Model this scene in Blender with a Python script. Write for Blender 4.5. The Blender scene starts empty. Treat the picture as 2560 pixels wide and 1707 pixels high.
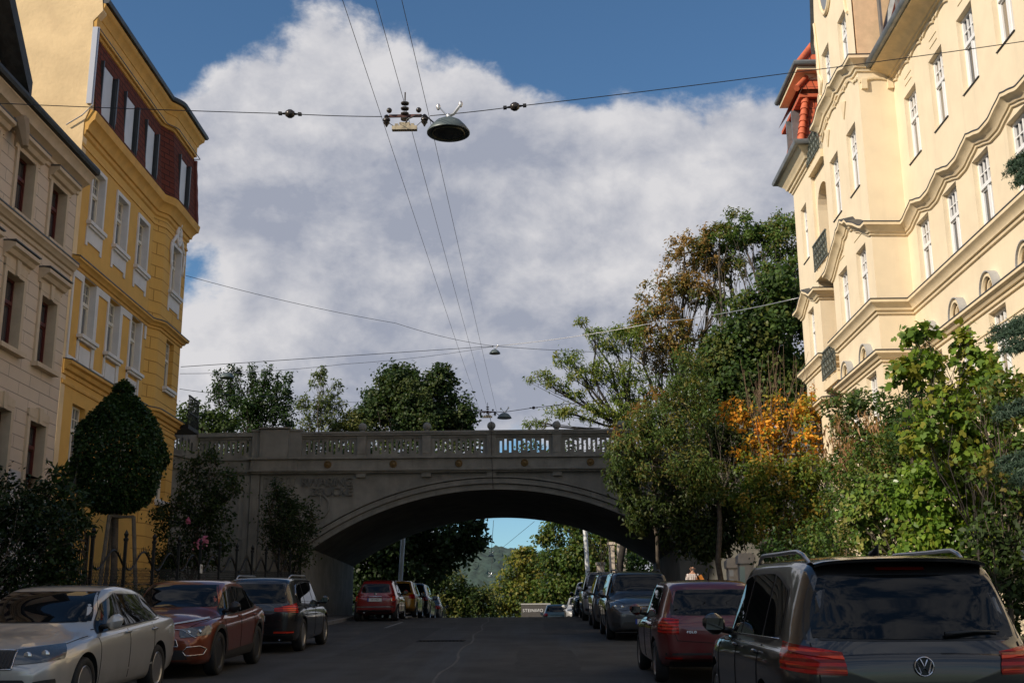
import bpy, bmesh, math, random
import numpy as np
from mathutils import Vector, Matrix
from mathutils.bvhtree import BVHTree
SC = bpy.context.scene
COL = SC.collection
R = math.radians
rnd = random.Random(7)

# ---------------------------------------------------------------- camera
PITCH, YAW, ROLL, FPX = R(14.39), R(1.13), R(0.4), 2950.0
cam = bpy.data.cameras.new('camera')
cam.sensor_width = 36.0
cam.lens = FPX / 2560 * 36
cam.clip_start, cam.clip_end = 0.1, 6000
camo = bpy.data.objects.new('camera', cam)
COL.objects.link(camo)
EYE = Vector((0, 0, 1.54))
fw = Vector((-math.sin(YAW) * math.cos(PITCH), math.cos(YAW) * math.cos(PITCH), math.sin(PITCH)))
rt0 = Vector((math.cos(YAW), math.sin(YAW), 0))
up0 = rt0.cross(fw)
rt = rt0 * math.cos(ROLL) - up0 * math.sin(ROLL)
up = up0 * math.cos(ROLL) + rt0 * math.sin(ROLL)
camo.matrix_world = Matrix(((rt.x, up.x, -fw.x, EYE.x), (rt.y, up.y, -fw.y, EYE.y), (rt.z, up.z, -fw.z, EYE.z), (0, 0, 0, 1)))
SC.camera = camo


def at(px, py, Y):
    """Point of the photo's sight line at street distance Y (survey helper)."""
    d = fw + rt * ((px - 1280) / FPX) - up * ((py - 853.5) / FPX)
    return EYE + d * (Y / d.y)


# ---------------------------------------------------------------- light
SUN_DIR = Vector((0.80, 0.52, -0.52)).normalized()     # direction the sunlight travels
sun = bpy.data.lights.new('sun', 'SUN')
sun.energy = 4.4
sun.angle = R(0.5)
sun.color = (1.0, 0.88, 0.72)
suno = bpy.data.objects.new('sun', sun)
COL.objects.link(suno)
suno.rotation_euler = SUN_DIR.to_track_quat('-Z', 'Y').to_euler()
SC.view_settings.view_transform = 'Standard'
SC.view_settings.look = 'None'
SC.view_settings.exposure = 0.15
SC.view_settings.gamma = 1.0

# ---------------------------------------------------------------- node helper


class NT:
    def __init__(s, tree):
        s.t = tree
        s.n = tree.nodes
        s.l = tree.links

    def node(s, typ, **kw):
        n = s.n.new(typ)
        for k, v in kw.items():
            if k.startswith('i_'):
                key = k[2:]
                key = int(key) if key.isdigit() else key
                s.set(n.inputs[key], v)
            else:
                setattr(n, k, v)
        return n

    def set(s, sock, v):
        if isinstance(v, bpy.types.NodeSocket):
            s.l.new(v, sock)
        else:
            sock.default_value = v

    def math(s, op, a, b=0.0, c=0.0, clamp=False):
        n = s.n.new('ShaderNodeMath')
        n.operation = op
        n.use_clamp = clamp
        s.set(n.inputs[0], a)
        s.set(n.inputs[1], b)
        s.set(n.inputs[2], c)
        return n.outputs[0]

    def mix(s, f, a, b, blend='MIX'):
        n = s.n.new('ShaderNodeMix')
        n.data_type = 'RGBA'
        n.blend_type = blend
        s.set(n.inputs[0], f)
        s.set(n.inputs[6], a)
        s.set(n.inputs[7], b)
        return n.outputs[2]

    def noise(s, vec, scale, detail=4.0, rough=0.55, dist=0.0):
        n = s.n.new('ShaderNodeTexNoise')
        s.l.new(vec, n.inputs['Vector'])
        n.inputs['Scale'].default_value = scale
        n.inputs['Detail'].default_value = detail
        n.inputs['Roughness'].default_value = rough
        n.inputs['Distortion'].default_value = dist
        return n.outputs[0]

    def ramp(s, v, a, b, smooth=True):
        n = s.n.new('ShaderNodeMapRange')
        n.interpolation_type = 'SMOOTHSTEP' if smooth else 'LINEAR'
        s.set(n.inputs[0], v)
        n.inputs[1].default_value = a
        n.inputs[2].default_value = b
        return n.outputs[0]


# ---------------------------------------------------------------- sky
W = bpy.data.worlds.new('World')
SC.world = W
W.use_nodes = True
t = NT(W.node_tree)
t.n.clear()
out = t.node('ShaderNodeOutputWorld')
bg = t.node('ShaderNodeBackground')
t.l.new(bg.outputs[0], out.inputs[0])
sky = t.node('ShaderNodeTexSky', sky_type='NISHITA', sun_disc=False)
sky.sun_elevation = R(28.6)
sky.sun_rotation = math.atan2(-SUN_DIR.x, -SUN_DIR.y)
sky.altitude = 200
sky.air_density = 1.0
sky.dust_density = 0.15
sky.ozone_density = 1.6
SKY_STR = 0.092
geo = t.node('ShaderNodeTexCoord')
dirv = geo.outputs['Generated']
sep = t.node('ShaderNodeSeparateXYZ', i_0=dirv)


def sdir(px, py):
    return (fw + rt * ((px - 1280) / FPX) - up * ((py - 853.5) / FPX)).normalized()


def blob(px, py, rad_px, w):
    """Soft bump of cloud cover around one direction of the sky."""
    d = sdir(px, py)
    n = t.node('ShaderNodeVectorMath', operation='DOT_PRODUCT', i_0=dirv)
    n.inputs[1].default_value = d
    ang = rad_px / FPX
    m = t.node('ShaderNodeMapRange', interpolation_type='SMOOTHSTEP')
    t.l.new(n.outputs['Value'], m.inputs[0])
    m.inputs[1].default_value = math.cos(ang)
    m.inputs[2].default_value = 1.0
    m.inputs[3].default_value = 0.0
    m.inputs[4].default_value = w
    return m.outputs[0]


warp = t.node('ShaderNodeTexNoise')
t.l.new(dirv, warp.inputs['Vector'])
warp.inputs['Scale'].default_value = 7.0
warp.inputs['Detail'].default_value = 3.0
wv = t.node('ShaderNodeVectorMath', operation='SUBTRACT', i_0=warp.outputs['Color'])
wv.inputs[1].default_value = (0.5, 0.5, 0.5)
wv2 = t.node('ShaderNodeVectorMath', operation='SCALE', i_0=wv.outputs[0])
wv2.inputs['Scale'].default_value = 0.035
cv = t.node('ShaderNodeVectorMath', operation='ADD', i_0=dirv, i_1=wv2.outputs[0]).outputs[0]
sq = t.node('ShaderNodeMapping', i_0=cv)
sq.inputs['Scale'].default_value = (1.0, 1.0, 1.35)
cvs = sq.outputs[0]
n1 = t.noise(cvs, 6.5, 12.0, 0.60)
n2 = t.noise(cvs, 24.0, 6.0, 0.6)
cover = t.math('ADD', t.math('SUBTRACT', t.math('MULTIPLY', n1, 1.7), 0.35), t.math('MULTIPLY', t.math('SUBTRACT', n2, 0.05), 0.46))
# a bank of cumulus fills the view up the street, torn open to blue along its upper edge
blobs = [(1250, 1000, 2300, 0.95), (760, 230, 330, 0.24), (1000, 210, 300, 0.24), (1130, 260, 280, 0.12), (560, 360, 260, 0.16), (1700, 400, 420, 0.22), (1900, 330, 300, 0.18),
         (1320, -540, 1050, -1.2), (1650, -60, 520, -0.42), (2100, -150, 600, -0.5), (160, -160, 600, -0.85), (400, 40, 260, -0.35), (490, 640, 180, -0.26), (1705, 530, 190, -0.44),
         (1840, 480, 170, -0.34), (460, 760, 170, -0.25), (1290, 1330, 330, -1.0), (1430, 300, 330, 0.34), (480, 420, 200, 0.3), (520, 290, 110, -0.15)]
acc = cover
for b in blobs:
    acc = t.math('ADD', acc, blob(*b))
# broken cloud behind the viewer too
front0 = t.ramp(sep.outputs['Y'], 0.0, 0.5)
acc = t.math('ADD', acc, t.math('MULTIPLY', t.math('SUBTRACT', 1.0, front0), 0.42))
mask = t.ramp(acc, 0.95, 1.24)
thick = t.ramp(acc, 1.10, 1.75)
off = t.node('ShaderNodeVectorMath', operation='ADD', i_0=cvs)
off.inputs[1].default_value = (-0.010, -0.004, 0.022)
n1b = t.noise(off.outputs[0], 6.5, 12.0, 0.60)
n2b = t.noise(off.outputs[0], 24.0, 6.0, 0.6)
relief = t.math('ADD', t.math('MULTIPLY', t.math('SUBTRACT', n1, n1b), 3.4), t.math('MULTIPLY', t.math('SUBTRACT', n2, n2b), 0.75))
lowv = t.noise(cvs, 3.2, 3.0, 0.5)
lit = t.math('ADD', t.math('MULTIPLY', thick, -0.40), 0.75)
lit = t.math('ADD', lit, relief)
lit = t.math('ADD', lit, t.math('MULTIPLY', t.math('SUBTRACT', lowv, 0.5), 1.1))
for b in [(600, 860, 280, 0.42), (900, 800, 280, 0.42), (1200, 710, 280, 0.40), (1480, 580, 280, 0.38), (480, 880, 200, 0.25), (1250, 520, 380, -0.42), (900, 600, 380, -0.34), (1650, 640, 300, -0.15), (1150, 980, 560, -0.30), (650, 1010, 400, -0.15),
          (800, 200, 330, 0.2), (1100, 260, 320, 0.12), (1750, 400, 300, 0.12)]:
    lit = t.math('ADD', lit, blob(*b))
lit = t.math('MINIMUM', t.math('MAXIMUM', lit, 0.0), 1.0)
ccol = t.mix(lit, (0.37, 0.40, 0.49, 1), (0.76, 0.75, 0.77, 1))
skyc = t.node('ShaderNodeVectorMath', operation='SCALE', i_0=sky.outputs[0])
skyc.inputs['Scale'].default_value = SKY_STR
tint = t.mix(1.0, skyc.outputs[0], (0.70, 0.95, 1.10, 1), 'MULTIPLY')
CLOUD_STR = 0.83
cc = t.node('ShaderNodeVectorMath', operation='SCALE', i_0=ccol)
cc.inputs['Scale'].default_value = CLOUD_STR
# the sky behind and overhead is mostly clear
front = t.ramp(sep.outputs['Y'], -0.1, 0.55)
maskf = t.math('MULTIPLY', mask, t.math('ADD', t.math('MULTIPLY', front, 0.2), 0.8))
final = t.mix(maskf, tint, cc.outputs[0])
t.l.new(final, bg.inputs[0])
bg.inputs[1].default_value = 1.0
W.cycles.sampling_method = 'MANUAL'
W.cycles.sample_map_resolution = 512

# ---------------------------------------------------------------- objects and tags


def tag(o, label=None, cat=None, group=None, kind=None):
    if label:
        o['label'] = label
    if cat:
        o['category'] = cat
    if group:
        o['group'] = group
    if kind:
        o['kind'] = kind
    return o


def thing(name, label, cat, loc=(0, 0, 0), rotz=0.0, group=None, rot=None):
    o = bpy.data.objects.new(name, None)
    COL.objects.link(o)
    o.location = loc
    o.rotation_euler = rot if rot else (0, 0, rotz)
    o.empty_display_size = 0.3
    return tag(o, label, cat, group)


def link(name, me, parent=None, loc=None):
    o = bpy.data.objects.new(name, me)
    COL.objects.link(o)
    if parent:
        o.parent = parent
    if loc:
        o.location = loc
    return o


class MB:
    """Collects faces, builds one mesh object."""

    def __init__(s):
        s.v, s.f, s.m = [], [], []
        s.cur = 0

    def add(s, vs, fs):
        b = len(s.v)
        s.v += [tuple(p) for p in vs]
        for f in fs:
            s.f.append([b + i for i in f])
            s.m.append(s.cur)
        return s

    def box(s, x0, x1, y0, y1, z0, z1):
        return s.add([(x0, y0, z0), (x1, y0, z0), (x1, y1, z0), (x0, y1, z0), (x0, y0, z1), (x1, y0, z1), (x1, y1, z1), (x0, y1, z1)],
                     [(3, 2, 1, 0), (4, 5, 6, 7), (0, 1, 5, 4), (1, 2, 6, 5), (2, 3, 7, 6), (3, 0, 4, 7)])

    def obox(s, c, half, mat):
        vs = []
        for sx, sy, sz in ((-1, -1, -1), (1, -1, -1), (1, 1, -1), (-1, 1, -1), (-1, -1, 1), (1, -1, 1), (1, 1, 1), (-1, 1, 1)):
            vs.append(Vector(c) + mat @ Vector((sx * half[0], sy * half[1], sz * half[2])))
        return s.add(vs, [(3, 2, 1, 0), (4, 5, 6, 7), (0, 1, 5, 4), (1, 2, 6, 5), (2, 3, 7, 6), (3, 0, 4, 7)])

    def tube(s, pts, r, n=6, cap=True):
        pts = [Vector(p) for p in pts]
        rs = r if isinstance(r, (list, tuple)) else [r] * len(pts)
        vs, fs = [], []
        prev = None
        for i, p in enumerate(pts):
            d = (pts[min(i + 1, len(pts) - 1)] - pts[max(i - 1, 0)])
            d = d.normalized() if d.length > 1e-9 else Vector((0, 0, 1))
            a = Vector((0, 0, 1)) if abs(d.z) < 0.95 else Vector((1, 0, 0))
            if prev is None:
                e1 = d.cross(a).normalized()
            else:
                e1 = (prev - d * prev.dot(d)).normalized()
            prev = e1
            e2 = d.cross(e1)
            for k in range(n):
                q = 2 * math.pi * k / n
                vs.append(p + (e1 * math.cos(q) + e2 * math.sin(q)) * rs[i])
        for i in range(len(pts) - 1):
            for k in range(n):
                fs.append((i * n + k, i * n + (k + 1) % n, (i + 1) * n + (k + 1) % n, (i + 1) * n + k))
        if cap:
            fs.append(tuple(range(n - 1, -1, -1)))
            fs.append(tuple((len(pts) - 1) * n + k for k in range(n)))
        return s.add(vs, fs)

    def lathe(s, prof, c=(0, 0, 0), n=24, mat=None):
        c = Vector(c)
        vs, fs = [], []
        for r, z in prof:
            for k in range(n):
                q = 2 * math.pi * k / n
                p = Vector((r * math.cos(q), r * math.sin(q), z))
                vs.append(c + (mat @ p if mat else p))
        for i in range(len(prof) - 1):
            for k in range(n):
                fs.append((i * n + k, i * n + (k + 1) % n, (i + 1) * n + (k + 1) % n, (i + 1) * n + k))
        if prof[0][0] > 1e-4:
            fs.append(tuple(range(n - 1, -1, -1)))
        if prof[-1][0] > 1e-4:
            fs.append(tuple((len(prof) - 1) * n + k for k in range(n)))
        return s.add(vs, fs)

    def sphere(s, c, r, n=16, m=10, sc=(1, 1, 1)):
        prof = [(max(1e-5, r * math.sin(math.pi * i / m)), -r * math.cos(math.pi * i / m)) for i in range(m + 1)]
        return s.lathe(prof, c, n, Matrix.Diagonal(sc))

    def prism(s, poly, f0, f1):
        """poly: 2d points; f0,f1 map a 2d point to its two ends."""
        n = len(poly)
        vs = [f0(p) for p in poly] + [f1(p) for p in poly]
        fs = [tuple(range(n)), tuple(range(2 * n - 1, n - 1, -1))]
        for i in range(n):
            j = (i + 1) % n
            fs.append((j, i, n + i, n + j))
        return s.add(vs, fs)

    def grid(s, P, closed_u=False):
        """P[i][j] points."""
        a, b = len(P), len(P[0])
        fs = []
        for i in range(a - 1 + (1 if closed_u else 0)):
            for j in range(b - 1):
                i2 = (i + 1) % a
                fs.append((i * b + j, i * b + j + 1, i2 * b + j + 1, i2 * b + j))
        return s.add([p for row in P for p in row], fs)

    def build(s, name, mats, parent=None, smooth=False, fix=True, loc=None):
        me = bpy.data.meshes.new(name)
        me.from_pydata(s.v, [], s.f)
        mats = mats if isinstance(mats, (list, tuple)) else [mats]
        for m in mats:
            me.materials.append(m)
        if len(mats) > 1:
            me.polygons.foreach_set('material_index', s.m)
        if fix:
            bm = bmesh.new()
            bm.from_mesh(me)
            bmesh.ops.recalc_face_normals(bm, faces=bm.faces)
            bm.to_mesh(me)
            bm.free()
        if smooth:
            me.polygons.foreach_set('use_smooth', [True] * len(me.polygons))
            if smooth is not True:
                me.set_sharp_from_angle(angle=R(smooth))
        me.update()
        return link(name, me, parent, loc)


def copy_tree(o, parent=None):
    c = o.copy()
    COL.objects.link(c)
    if parent:
        c.parent = parent
    for ch in list(o.children):
        copy_tree(ch, c)
    return c


# ---------------------------------------------------------------- materials
_M = {}


def M(name, col, rough=0.6, metal=0.0, spec=0.5, var=0.0, vscale=3.0, bump=0.0, bscale=40.0, coat=0.0, streak=0.0, stain=None, stain_amt=0.4, trans=0.0, var2=None, sss=None):
    if name in _M:
        return _M[name]
    m = bpy.data.materials.new(name)
    m.use_nodes = True
    t = NT(m.node_tree)
    p = t.n['Principled BSDF']
    p.inputs['Roughness'].default_value = rough
    p.inputs['Metallic'].default_value = metal
    p.inputs['Specular IOR Level'].default_value = spec
    p.inputs['Coat Weight'].default_value = coat
    p.inputs['Coat Roughness'].default_value = 0.03
    c = (*col, 1)
    p.inputs['Base Color'].default_value = c
    tc = t.node('ShaderNodeTexCoord').outputs['Object']
    sock = None
    if var or streak or stain:
        sock = c
        if var:
            f = t.noise(tc, vscale, 6.0, 0.6)
            f = t.ramp(f, 0.3, 0.7)
            lo = tuple(x * (1 - var) for x in col) + (1,)
            hi = (var2 + (1,)) if var2 else tuple(min(1, x * (1 + var)) for x in col) + (1,)
            sock = t.mix(f, lo, hi)
        if streak:
            mp = t.node('ShaderNodeMapping', i_0=tc)
            mp.inputs['Scale'].default_value = (2.2, 2.2, 0.12)
            f = t.ramp(t.noise(mp.outputs[0], 2.2, 6.0, 0.65), 0.5, 0.8)
            sock = t.mix(t.math('MULTIPLY', f, streak), sock, tuple(x * 0.45 for x in col) + (1,))
        if stain:
            f = t.ramp(t.noise(tc, 0.55, 8.0, 0.65, 0.6), 0.52, 0.75)
            sock = t.mix(t.math('MULTIPLY', f, stain_amt), sock, (*stain, 1))
        t.l.new(sock, p.inputs['Base Color'])
    if bump:
        b = t.node('ShaderNodeBump')
        b.inputs['Strength'].default_value = bump
        b.inputs['Distance'].default_value = 0.02
        t.l.new(t.noise(tc, bscale, 5.0, 0.6), b.inputs['Height'])
        t.l.new(b.outputs[0], p.inputs['Normal'])
    _M[name] = m
    return m


def brick_mat(name, col, col2, joint, plane, bw, bh, gap=0.012, offset=0.5, rough=0.7, bumpd=0.03, var=0.25):
    """Courses of slates / tiles / ashlar on a vertical or sloping face. plane: 'yz' or 'xz'."""
    if name in _M:
        return _M[name]
    m = bpy.data.materials.new(name)
    m.use_nodes = True
    t = NT(m.node_tree)
    p = t.n['Principled BSDF']
    p.inputs['Roughness'].default_value = rough
    tc = t.node('ShaderNodeTexCoord').outputs['Object']
    sp = t.node('ShaderNodeSeparateXYZ', i_0=tc)
    cb = t.node('ShaderNodeCombineXYZ')
    t.l.new(sp.outputs['Y' if plane[0] == 'y' else 'X'], cb.inputs[0])
    t.l.new(sp.outputs['Z'], cb.inputs[1])
    br = t.node('ShaderNodeTexBrick', i_0=cb.outputs[0])
    br.offset = offset
    br.inputs['Scale'].default_value = 1.0
    br.inputs['Color1'].default_value = (*col, 1)
    br.inputs['Color2'].default_value = (*col2, 1)
    br.inputs['Mortar'].default_value = (*joint, 1)
    br.inputs['Mortar Size'].default_value = gap
    br.inputs['Mortar Smooth'].default_value = 0.3
    br.inputs['Brick Width'].default_value = bw
    br.inputs['Row Height'].default_value = bh
    f = t.noise(tc, 2.0, 6.0, 0.6)
    dark = t.mix(t.math('MULTIPLY', t.ramp(f, 0.35, 0.75), var), br.outputs['Color'], tuple(x * 0.5 for x in col) + (1,))
    t.l.new(dark, p.inputs['Base Color'])
    b = t.node('ShaderNodeBump')
    b.inputs['Strength'].default_value = 0.9
    b.inputs['Distance'].default_value = bumpd
    inv = t.math('SUBTRACT', 1.0, br.outputs['Fac'])
    h = t.math('ADD', inv, t.math('MULTIPLY', t.noise(tc, 30.0, 3.0), 0.12))
    t.l.new(h, b.inputs['Height'])
    t.l.new(b.outputs[0], p.inputs['Normal'])
    _M[name] = m
    return m


def leaf_mat(name, rough=0.45, transl=0.35):
    if name in _M:
        return _M[name]
    m = bpy.data.materials.new(name)
    m.use_nodes = True
    t = NT(m.node_tree)
    p = t.n['Principled BSDF']
    o = t.n['Material Output']
    a = t.node('ShaderNodeAttribute', attribute_name='leaf_tint')
    p.inputs['Roughness'].default_value = rough
    p.inputs['Specular IOR Level'].default_value = 0.2
    t.l.new(a.outputs['Color'], p.inputs['Base Color'])
    tr = t.node('ShaderNodeBsdfTranslucent')
    br = t.mix(1.0, a.outputs['Color'], (1.25, 1.35, 0.55, 1), 'MULTIPLY')
    t.l.new(br, tr.inputs['Color'])
    mx = t.node('ShaderNodeMixShader')
    mx.inputs[0].default_value = transl
    t.l.new(p.outputs[0], mx.inputs[1])
    t.l.new(tr.outputs[0], mx.inputs[2])
    t.l.new(mx.outputs[0], o.inputs[0])
    _M[name] = m
    return m


def glass_mat(name, col=(0.01, 0.012, 0.014), rough=0.03, spec=0.8):
    if name in _M:
        return _M[name]
    return M(name, col, rough, 0.0, spec)


def carpaint(name, col, metal=0.0, rough=0.35):
    if name in _M:
        return _M[name]
    m = M(name, col, rough, metal, 0.5, coat=1.0)
    t = NT(m.node_tree)
    p = t.n['Principled BSDF']
    tc = t.node('ShaderNodeTexCoord').outputs['Object']
    f = t.noise(tc, 3.0, 5.0, 0.6)
    # thin road dust low on the body and in patches
    sp = t.node('ShaderNodeSeparateXYZ', i_0=tc)
    d = t.math('MULTIPLY', t.ramp(sp.outputs['Z'], 0.75, 0.15), t.ramp(f, 0.3, 0.7))
    t.l.new(t.mix(t.math('MULTIPLY', d, 0.35), (*col, 1), (0.16, 0.14, 0.12, 1)), p.inputs['Base Color'])
    t.l.new(t.math('ADD', t.math('MULTIPLY', t.ramp(f, 0.4, 0.8), 0.08), 0.02), p.inputs['Coat Roughness'])
    return m


def mesh_np(name, verts, faces, mat, parent=None, tint=None, loc=None):
    """verts (n,3), faces (m,k) uniform polygons, tint (m,3) per face."""
    me = bpy.data.meshes.new(name)
    n, (m_, k) = len(verts), faces.shape
    me.vertices.add(n)
    me.vertices.foreach_set('co', np.ascontiguousarray(verts, dtype=np.float32).ravel())
    me.loops.add(m_ * k)
    me.loops.foreach_set('vertex_index', np.ascontiguousarray(faces, dtype=np.int32).ravel())
    me.polygons.add(m_)
    me.polygons.foreach_set('loop_start', np.arange(0, m_ * k, k, dtype=np.int32))
    if tint is not None:
        ca = me.color_attributes.new('leaf_tint', 'FLOAT_COLOR', 'CORNER')
        c = np.ones((m_ * k, 4), dtype=np.float32)
        c[:, :3] = np.repeat(tint, k, axis=0)
        ca.data.foreach_set('color', c.ravel())
    me.materials.append(mat)
    me.update(calc_edges=True)
    me.validate()
    return link(name, me, parent, loc)


def text_mesh(name, s, size, mat, parent, matrix, depth=0.01, align='CENTER', spacing=1.0):
    cu = bpy.data.curves.new(name, 'FONT')
    cu.body = s
    cu.size = size
    cu.extrude = depth
    cu.align_x = align
    cu.align_y = 'CENTER'
    cu.space_character = spacing
    o = bpy.data.objects.new(name + '_src', cu)
    COL.objects.link(o)
    dg = bpy.context.evaluated_depsgraph_get()
    me = bpy.data.meshes.new_from_object(o.evaluated_get(dg))
    bpy.data.objects.remove(o)
    me.name = name
    me.materials.clear()
    me.materials.append(mat)
    r = link(name, me, parent)
    r.matrix_local = matrix
    return r


def basis(xa, ya, za, c):
    return Matrix(((xa[0], ya[0], za[0], c[0]), (xa[1], ya[1], za[1], c[1]), (xa[2], ya[2], za[2], c[2]), (0, 0, 0, 1)))


def smooth(x, a, b):
    u = min(1.0, max(0.0, (x - a) / (b - a)))
    return u * u * (3 - 2 * u)


def street_z(y):
    if y <= 46:
        return 0.04 + 0.0531 * y
    z46, g = 0.04 + 0.0531 * 46, 0.0531
    L, g2 = 9.0, -0.012
    u = min(y - 46, L)
    z = z46 + g * u + (g2 - g) * u * u / (2 * L)
    if y > 46 + L:
        z += g2 * (y - 46 - L)
    return z


SLOPE = math.atan(0.0531)
# ---------------------------------------------------------------- ground, road, pavements
ASPH = M('asphalt', (0.044, 0.043, 0.040), 0.85, var=0.35, vscale=0.8, bump=0.6, bscale=260, stain=(0.028, 0.027, 0.026), stain_amt=0.6)
_t = NT(ASPH.node_tree)
_p = _t.n['Principled BSDF']
_tc = _t.node('ShaderNodeTexCoord').outputs['Object']
_mp = _t.node('ShaderNodeMapping', i_0=_tc)
_mp.inputs['Scale'].default_value = (1.1, 0.035, 1.0)
_lane = _t.ramp(_t.noise(_mp.outputs[0], 1.0, 4.0, 0.55), 0.40, 0.68)
_old = _p.inputs['Base Color'].links[0].from_socket
_t.l.new(_t.mix(_t.math('MULTIPLY', _lane, 0.45), _old, (0.030, 0.0295, 0.028, 1)), _p.inputs['Base Color'])
_t.l.new(_t.math('SUBTRACT', 0.88, _t.math('MULTIPLY', _lane, 0.22)), _p.inputs['Roughness'])
PAVE = M('pavement_asphalt', (0.085, 0.082, 0.076), 0.9, var=0.3, vscale=1.1, bump=0.5, bscale=200)
KERB = M('kerb_granite', (0.20, 0.19, 0.18), 0.8, var=0.25, vscale=5, bump=0.4, bscale=90)
SOIL = M('garden_soil', (0.045, 0.052, 0.022), 0.95, var=0.5, vscale=1.5, bump=0.8, bscale=30)
YS = [-25 + i * 1.5 for i in range(60)] + [65 + i * 6 for i in range(30)]


def strip(name, x0, x1, dz, mat, ys=YS, nx=2, fz=None, label=None):
    mb = MB()
    P = []
    for y in ys:
        P.append([(x0 + (x1 - x0) * k / nx, y, street_z(y) + dz + (fz(x0 + (x1 - x0) * k / nx, y) if fz else 0)) for k in range(nx + 1)])
    mb.grid(P)
    o = mb.build(name, mat, smooth=True, fix=False)
    me = o.data
    if me.polygons[0].normal.z < 0:
        me.flip_normals()
    return tag(o, kind='structure')


def bank(x, y):
    d = abs(x + 1.4) - 9.0
    return smooth(y, 44, 58) * smooth(d, 0.0, 8.0) * 5.6 + (smooth(y, 90, 300) * smooth(d, 2, 60) * 3)


strip('road', -7.1, 3.9, 0.0, ASPH, nx=6)


def side_ground(name, xs):
    mb = MB()
    ys = [-40, -20] + [y for y in range(-10, 120, 3)] + [130, 160, 200, 260, 330, 420, 600, 900]
    P = []
    for y in ys:
        P.append([(x, y, street_z(y) + 0.22 + bank(x, y)) for x in xs])
    mb.grid(P)
    o = mb.build(name, SOIL, smooth=True, fix=False)
    if o.data.polygons[0].normal.z < 0:
        o.data.flip_normals()
    return tag(o, kind='structure')


side_ground('ground', [-8.62, -9.6, -11, -13, -15, -18, -24, -40, -90, -250, -700])
side_ground('ground', [5.92, 7, 8.5, 10, 12, 16, 24, 40, 90, 250, 700])


def solid_strip(name, x0, x1, dz, mat, ys=YS):
    mb = MB()
    P = []
    for y in ys:
        z = street_z(y)
        P.append([(x0, y, z - 0.3), (x0, y, z + dz), (x1, y, z + dz), (x1, y, z - 0.3)])
    mb.grid(P)
    return tag(mb.build(name, mat), kind='structure')


solid_strip('kerb', -7.24, -7.1, 0.12, KERB)
solid_strip('kerb', 3.9, 4.04, 0.12, KERB)
solid_strip('pavement', -8.64, -7.241, 0.128, PAVE)
solid_strip('pavement', 4.041, 5.94, 0.128, PAVE)

# seam in the asphalt, drain grating, worn parking line
SEAM = M('asphalt_seam', (0.085, 0.083, 0.078), 0.9, var=0.3, vscale=6)


def road_line(name, pts, w, mat, dz=0.004):
    mb = MB()
    P = []
    for i, (x, y) in enumerate(pts):
        a = Vector(pts[max(0, i - 1)])
        b = Vector(pts[min(len(pts) - 1, i + 1)])
        d = (b - a).normalized()
        n = Vector((-d.y, d.x)) * w / 2
        P.append([(x + n.x, y + n.y, street_z(y) + dz), (x - n.x, y - n.y, street_z(y) + dz)])
    mb.grid(P)
    o = mb.build(name, mat, fix=False)
    if o.data.polygons[0].normal.z < 0:
        o.data.flip_normals()
    return tag(o, kind='structure')


r2 = random.Random(3)
road_line('road_seam', [(-1.55 + 0.03 * y * 0 + 0.06 * math.sin(y * 0.9) - 0.012 * (y - 20) + r2.uniform(-.02, .02), y) for y in np.arange(8, 56, 0.8)], 0.05, SEAM)
PATCH = M('asphalt_repair', (0.036, 0.036, 0.035), 0.9, var=0.3, vscale=4, bump=0.6, bscale=260)


def road_patch(x0, x1, y0, y1):
    mb = MB()
    ys = np.linspace(y0, y1, 8)
    rr_ = random.Random(int(y0 * 10))
    mb.grid([[(x0 + rr_.uniform(-.04, .04), y, street_z(y) + .003), (x1 + rr_.uniform(-.04, .04), y, street_z(y) + .003)] for y in ys])
    o = mb.build('road_patch', PATCH, fix=False)
    if o.data.polygons[0].normal.z < 0:
        o.data.flip_normals()
    tag(o, kind='structure')


road_patch(-.4, .7, 19, 26)
road_patch(-4.1, -3.0, 24.5, 38)
road_patch(.2, 1.1, 33, 44)
LINEW = M('worn_line_paint', (0.22, 0.22, 0.21), 0.8, var=0.5, vscale=9)
road_line('road_marking', [(-4.85, y) for y in np.arange(38.5, 43.6, 0.8)], 0.09, LINEW)
road_line('road_marking', [(x, 43.0) for x in np.arange(-7.0, -4.8, 0.5)], 0.09, LINEW)
IRON = M('cast_iron', (0.02, 0.02, 0.02), 0.6, 0.6, var=0.3)
mb = MB()
for k in range(12):
    x = -2.9 + k * 0.09
    y = 30.0
    mb.box(x, x + 0.05, y - 0.22, y + 0.22, street_z(y) - 0.03, street_z(y) + 0.012)
mb.box(-2.98, -1.8, 29.72, 29.77, street_z(30) - 0.03, street_z(29.75) + 0.014)
mb.box(-2.98, -1.8, 30.23, 30.28, street_z(30) - 0.03, street_z(30.25) + 0.014)
o = mb.build('drain_grating', IRON)
tag(o, 'slotted iron drain grating set in the road centre', 'drain')

# ---------------------------------------------------------------- building helpers


def bpart(mb, name, mats, parent, smooth=False, fix=True):
    o = mb.build(name, mats, parent, smooth, fix)
    o.location = -parent.location
    return o


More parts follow.
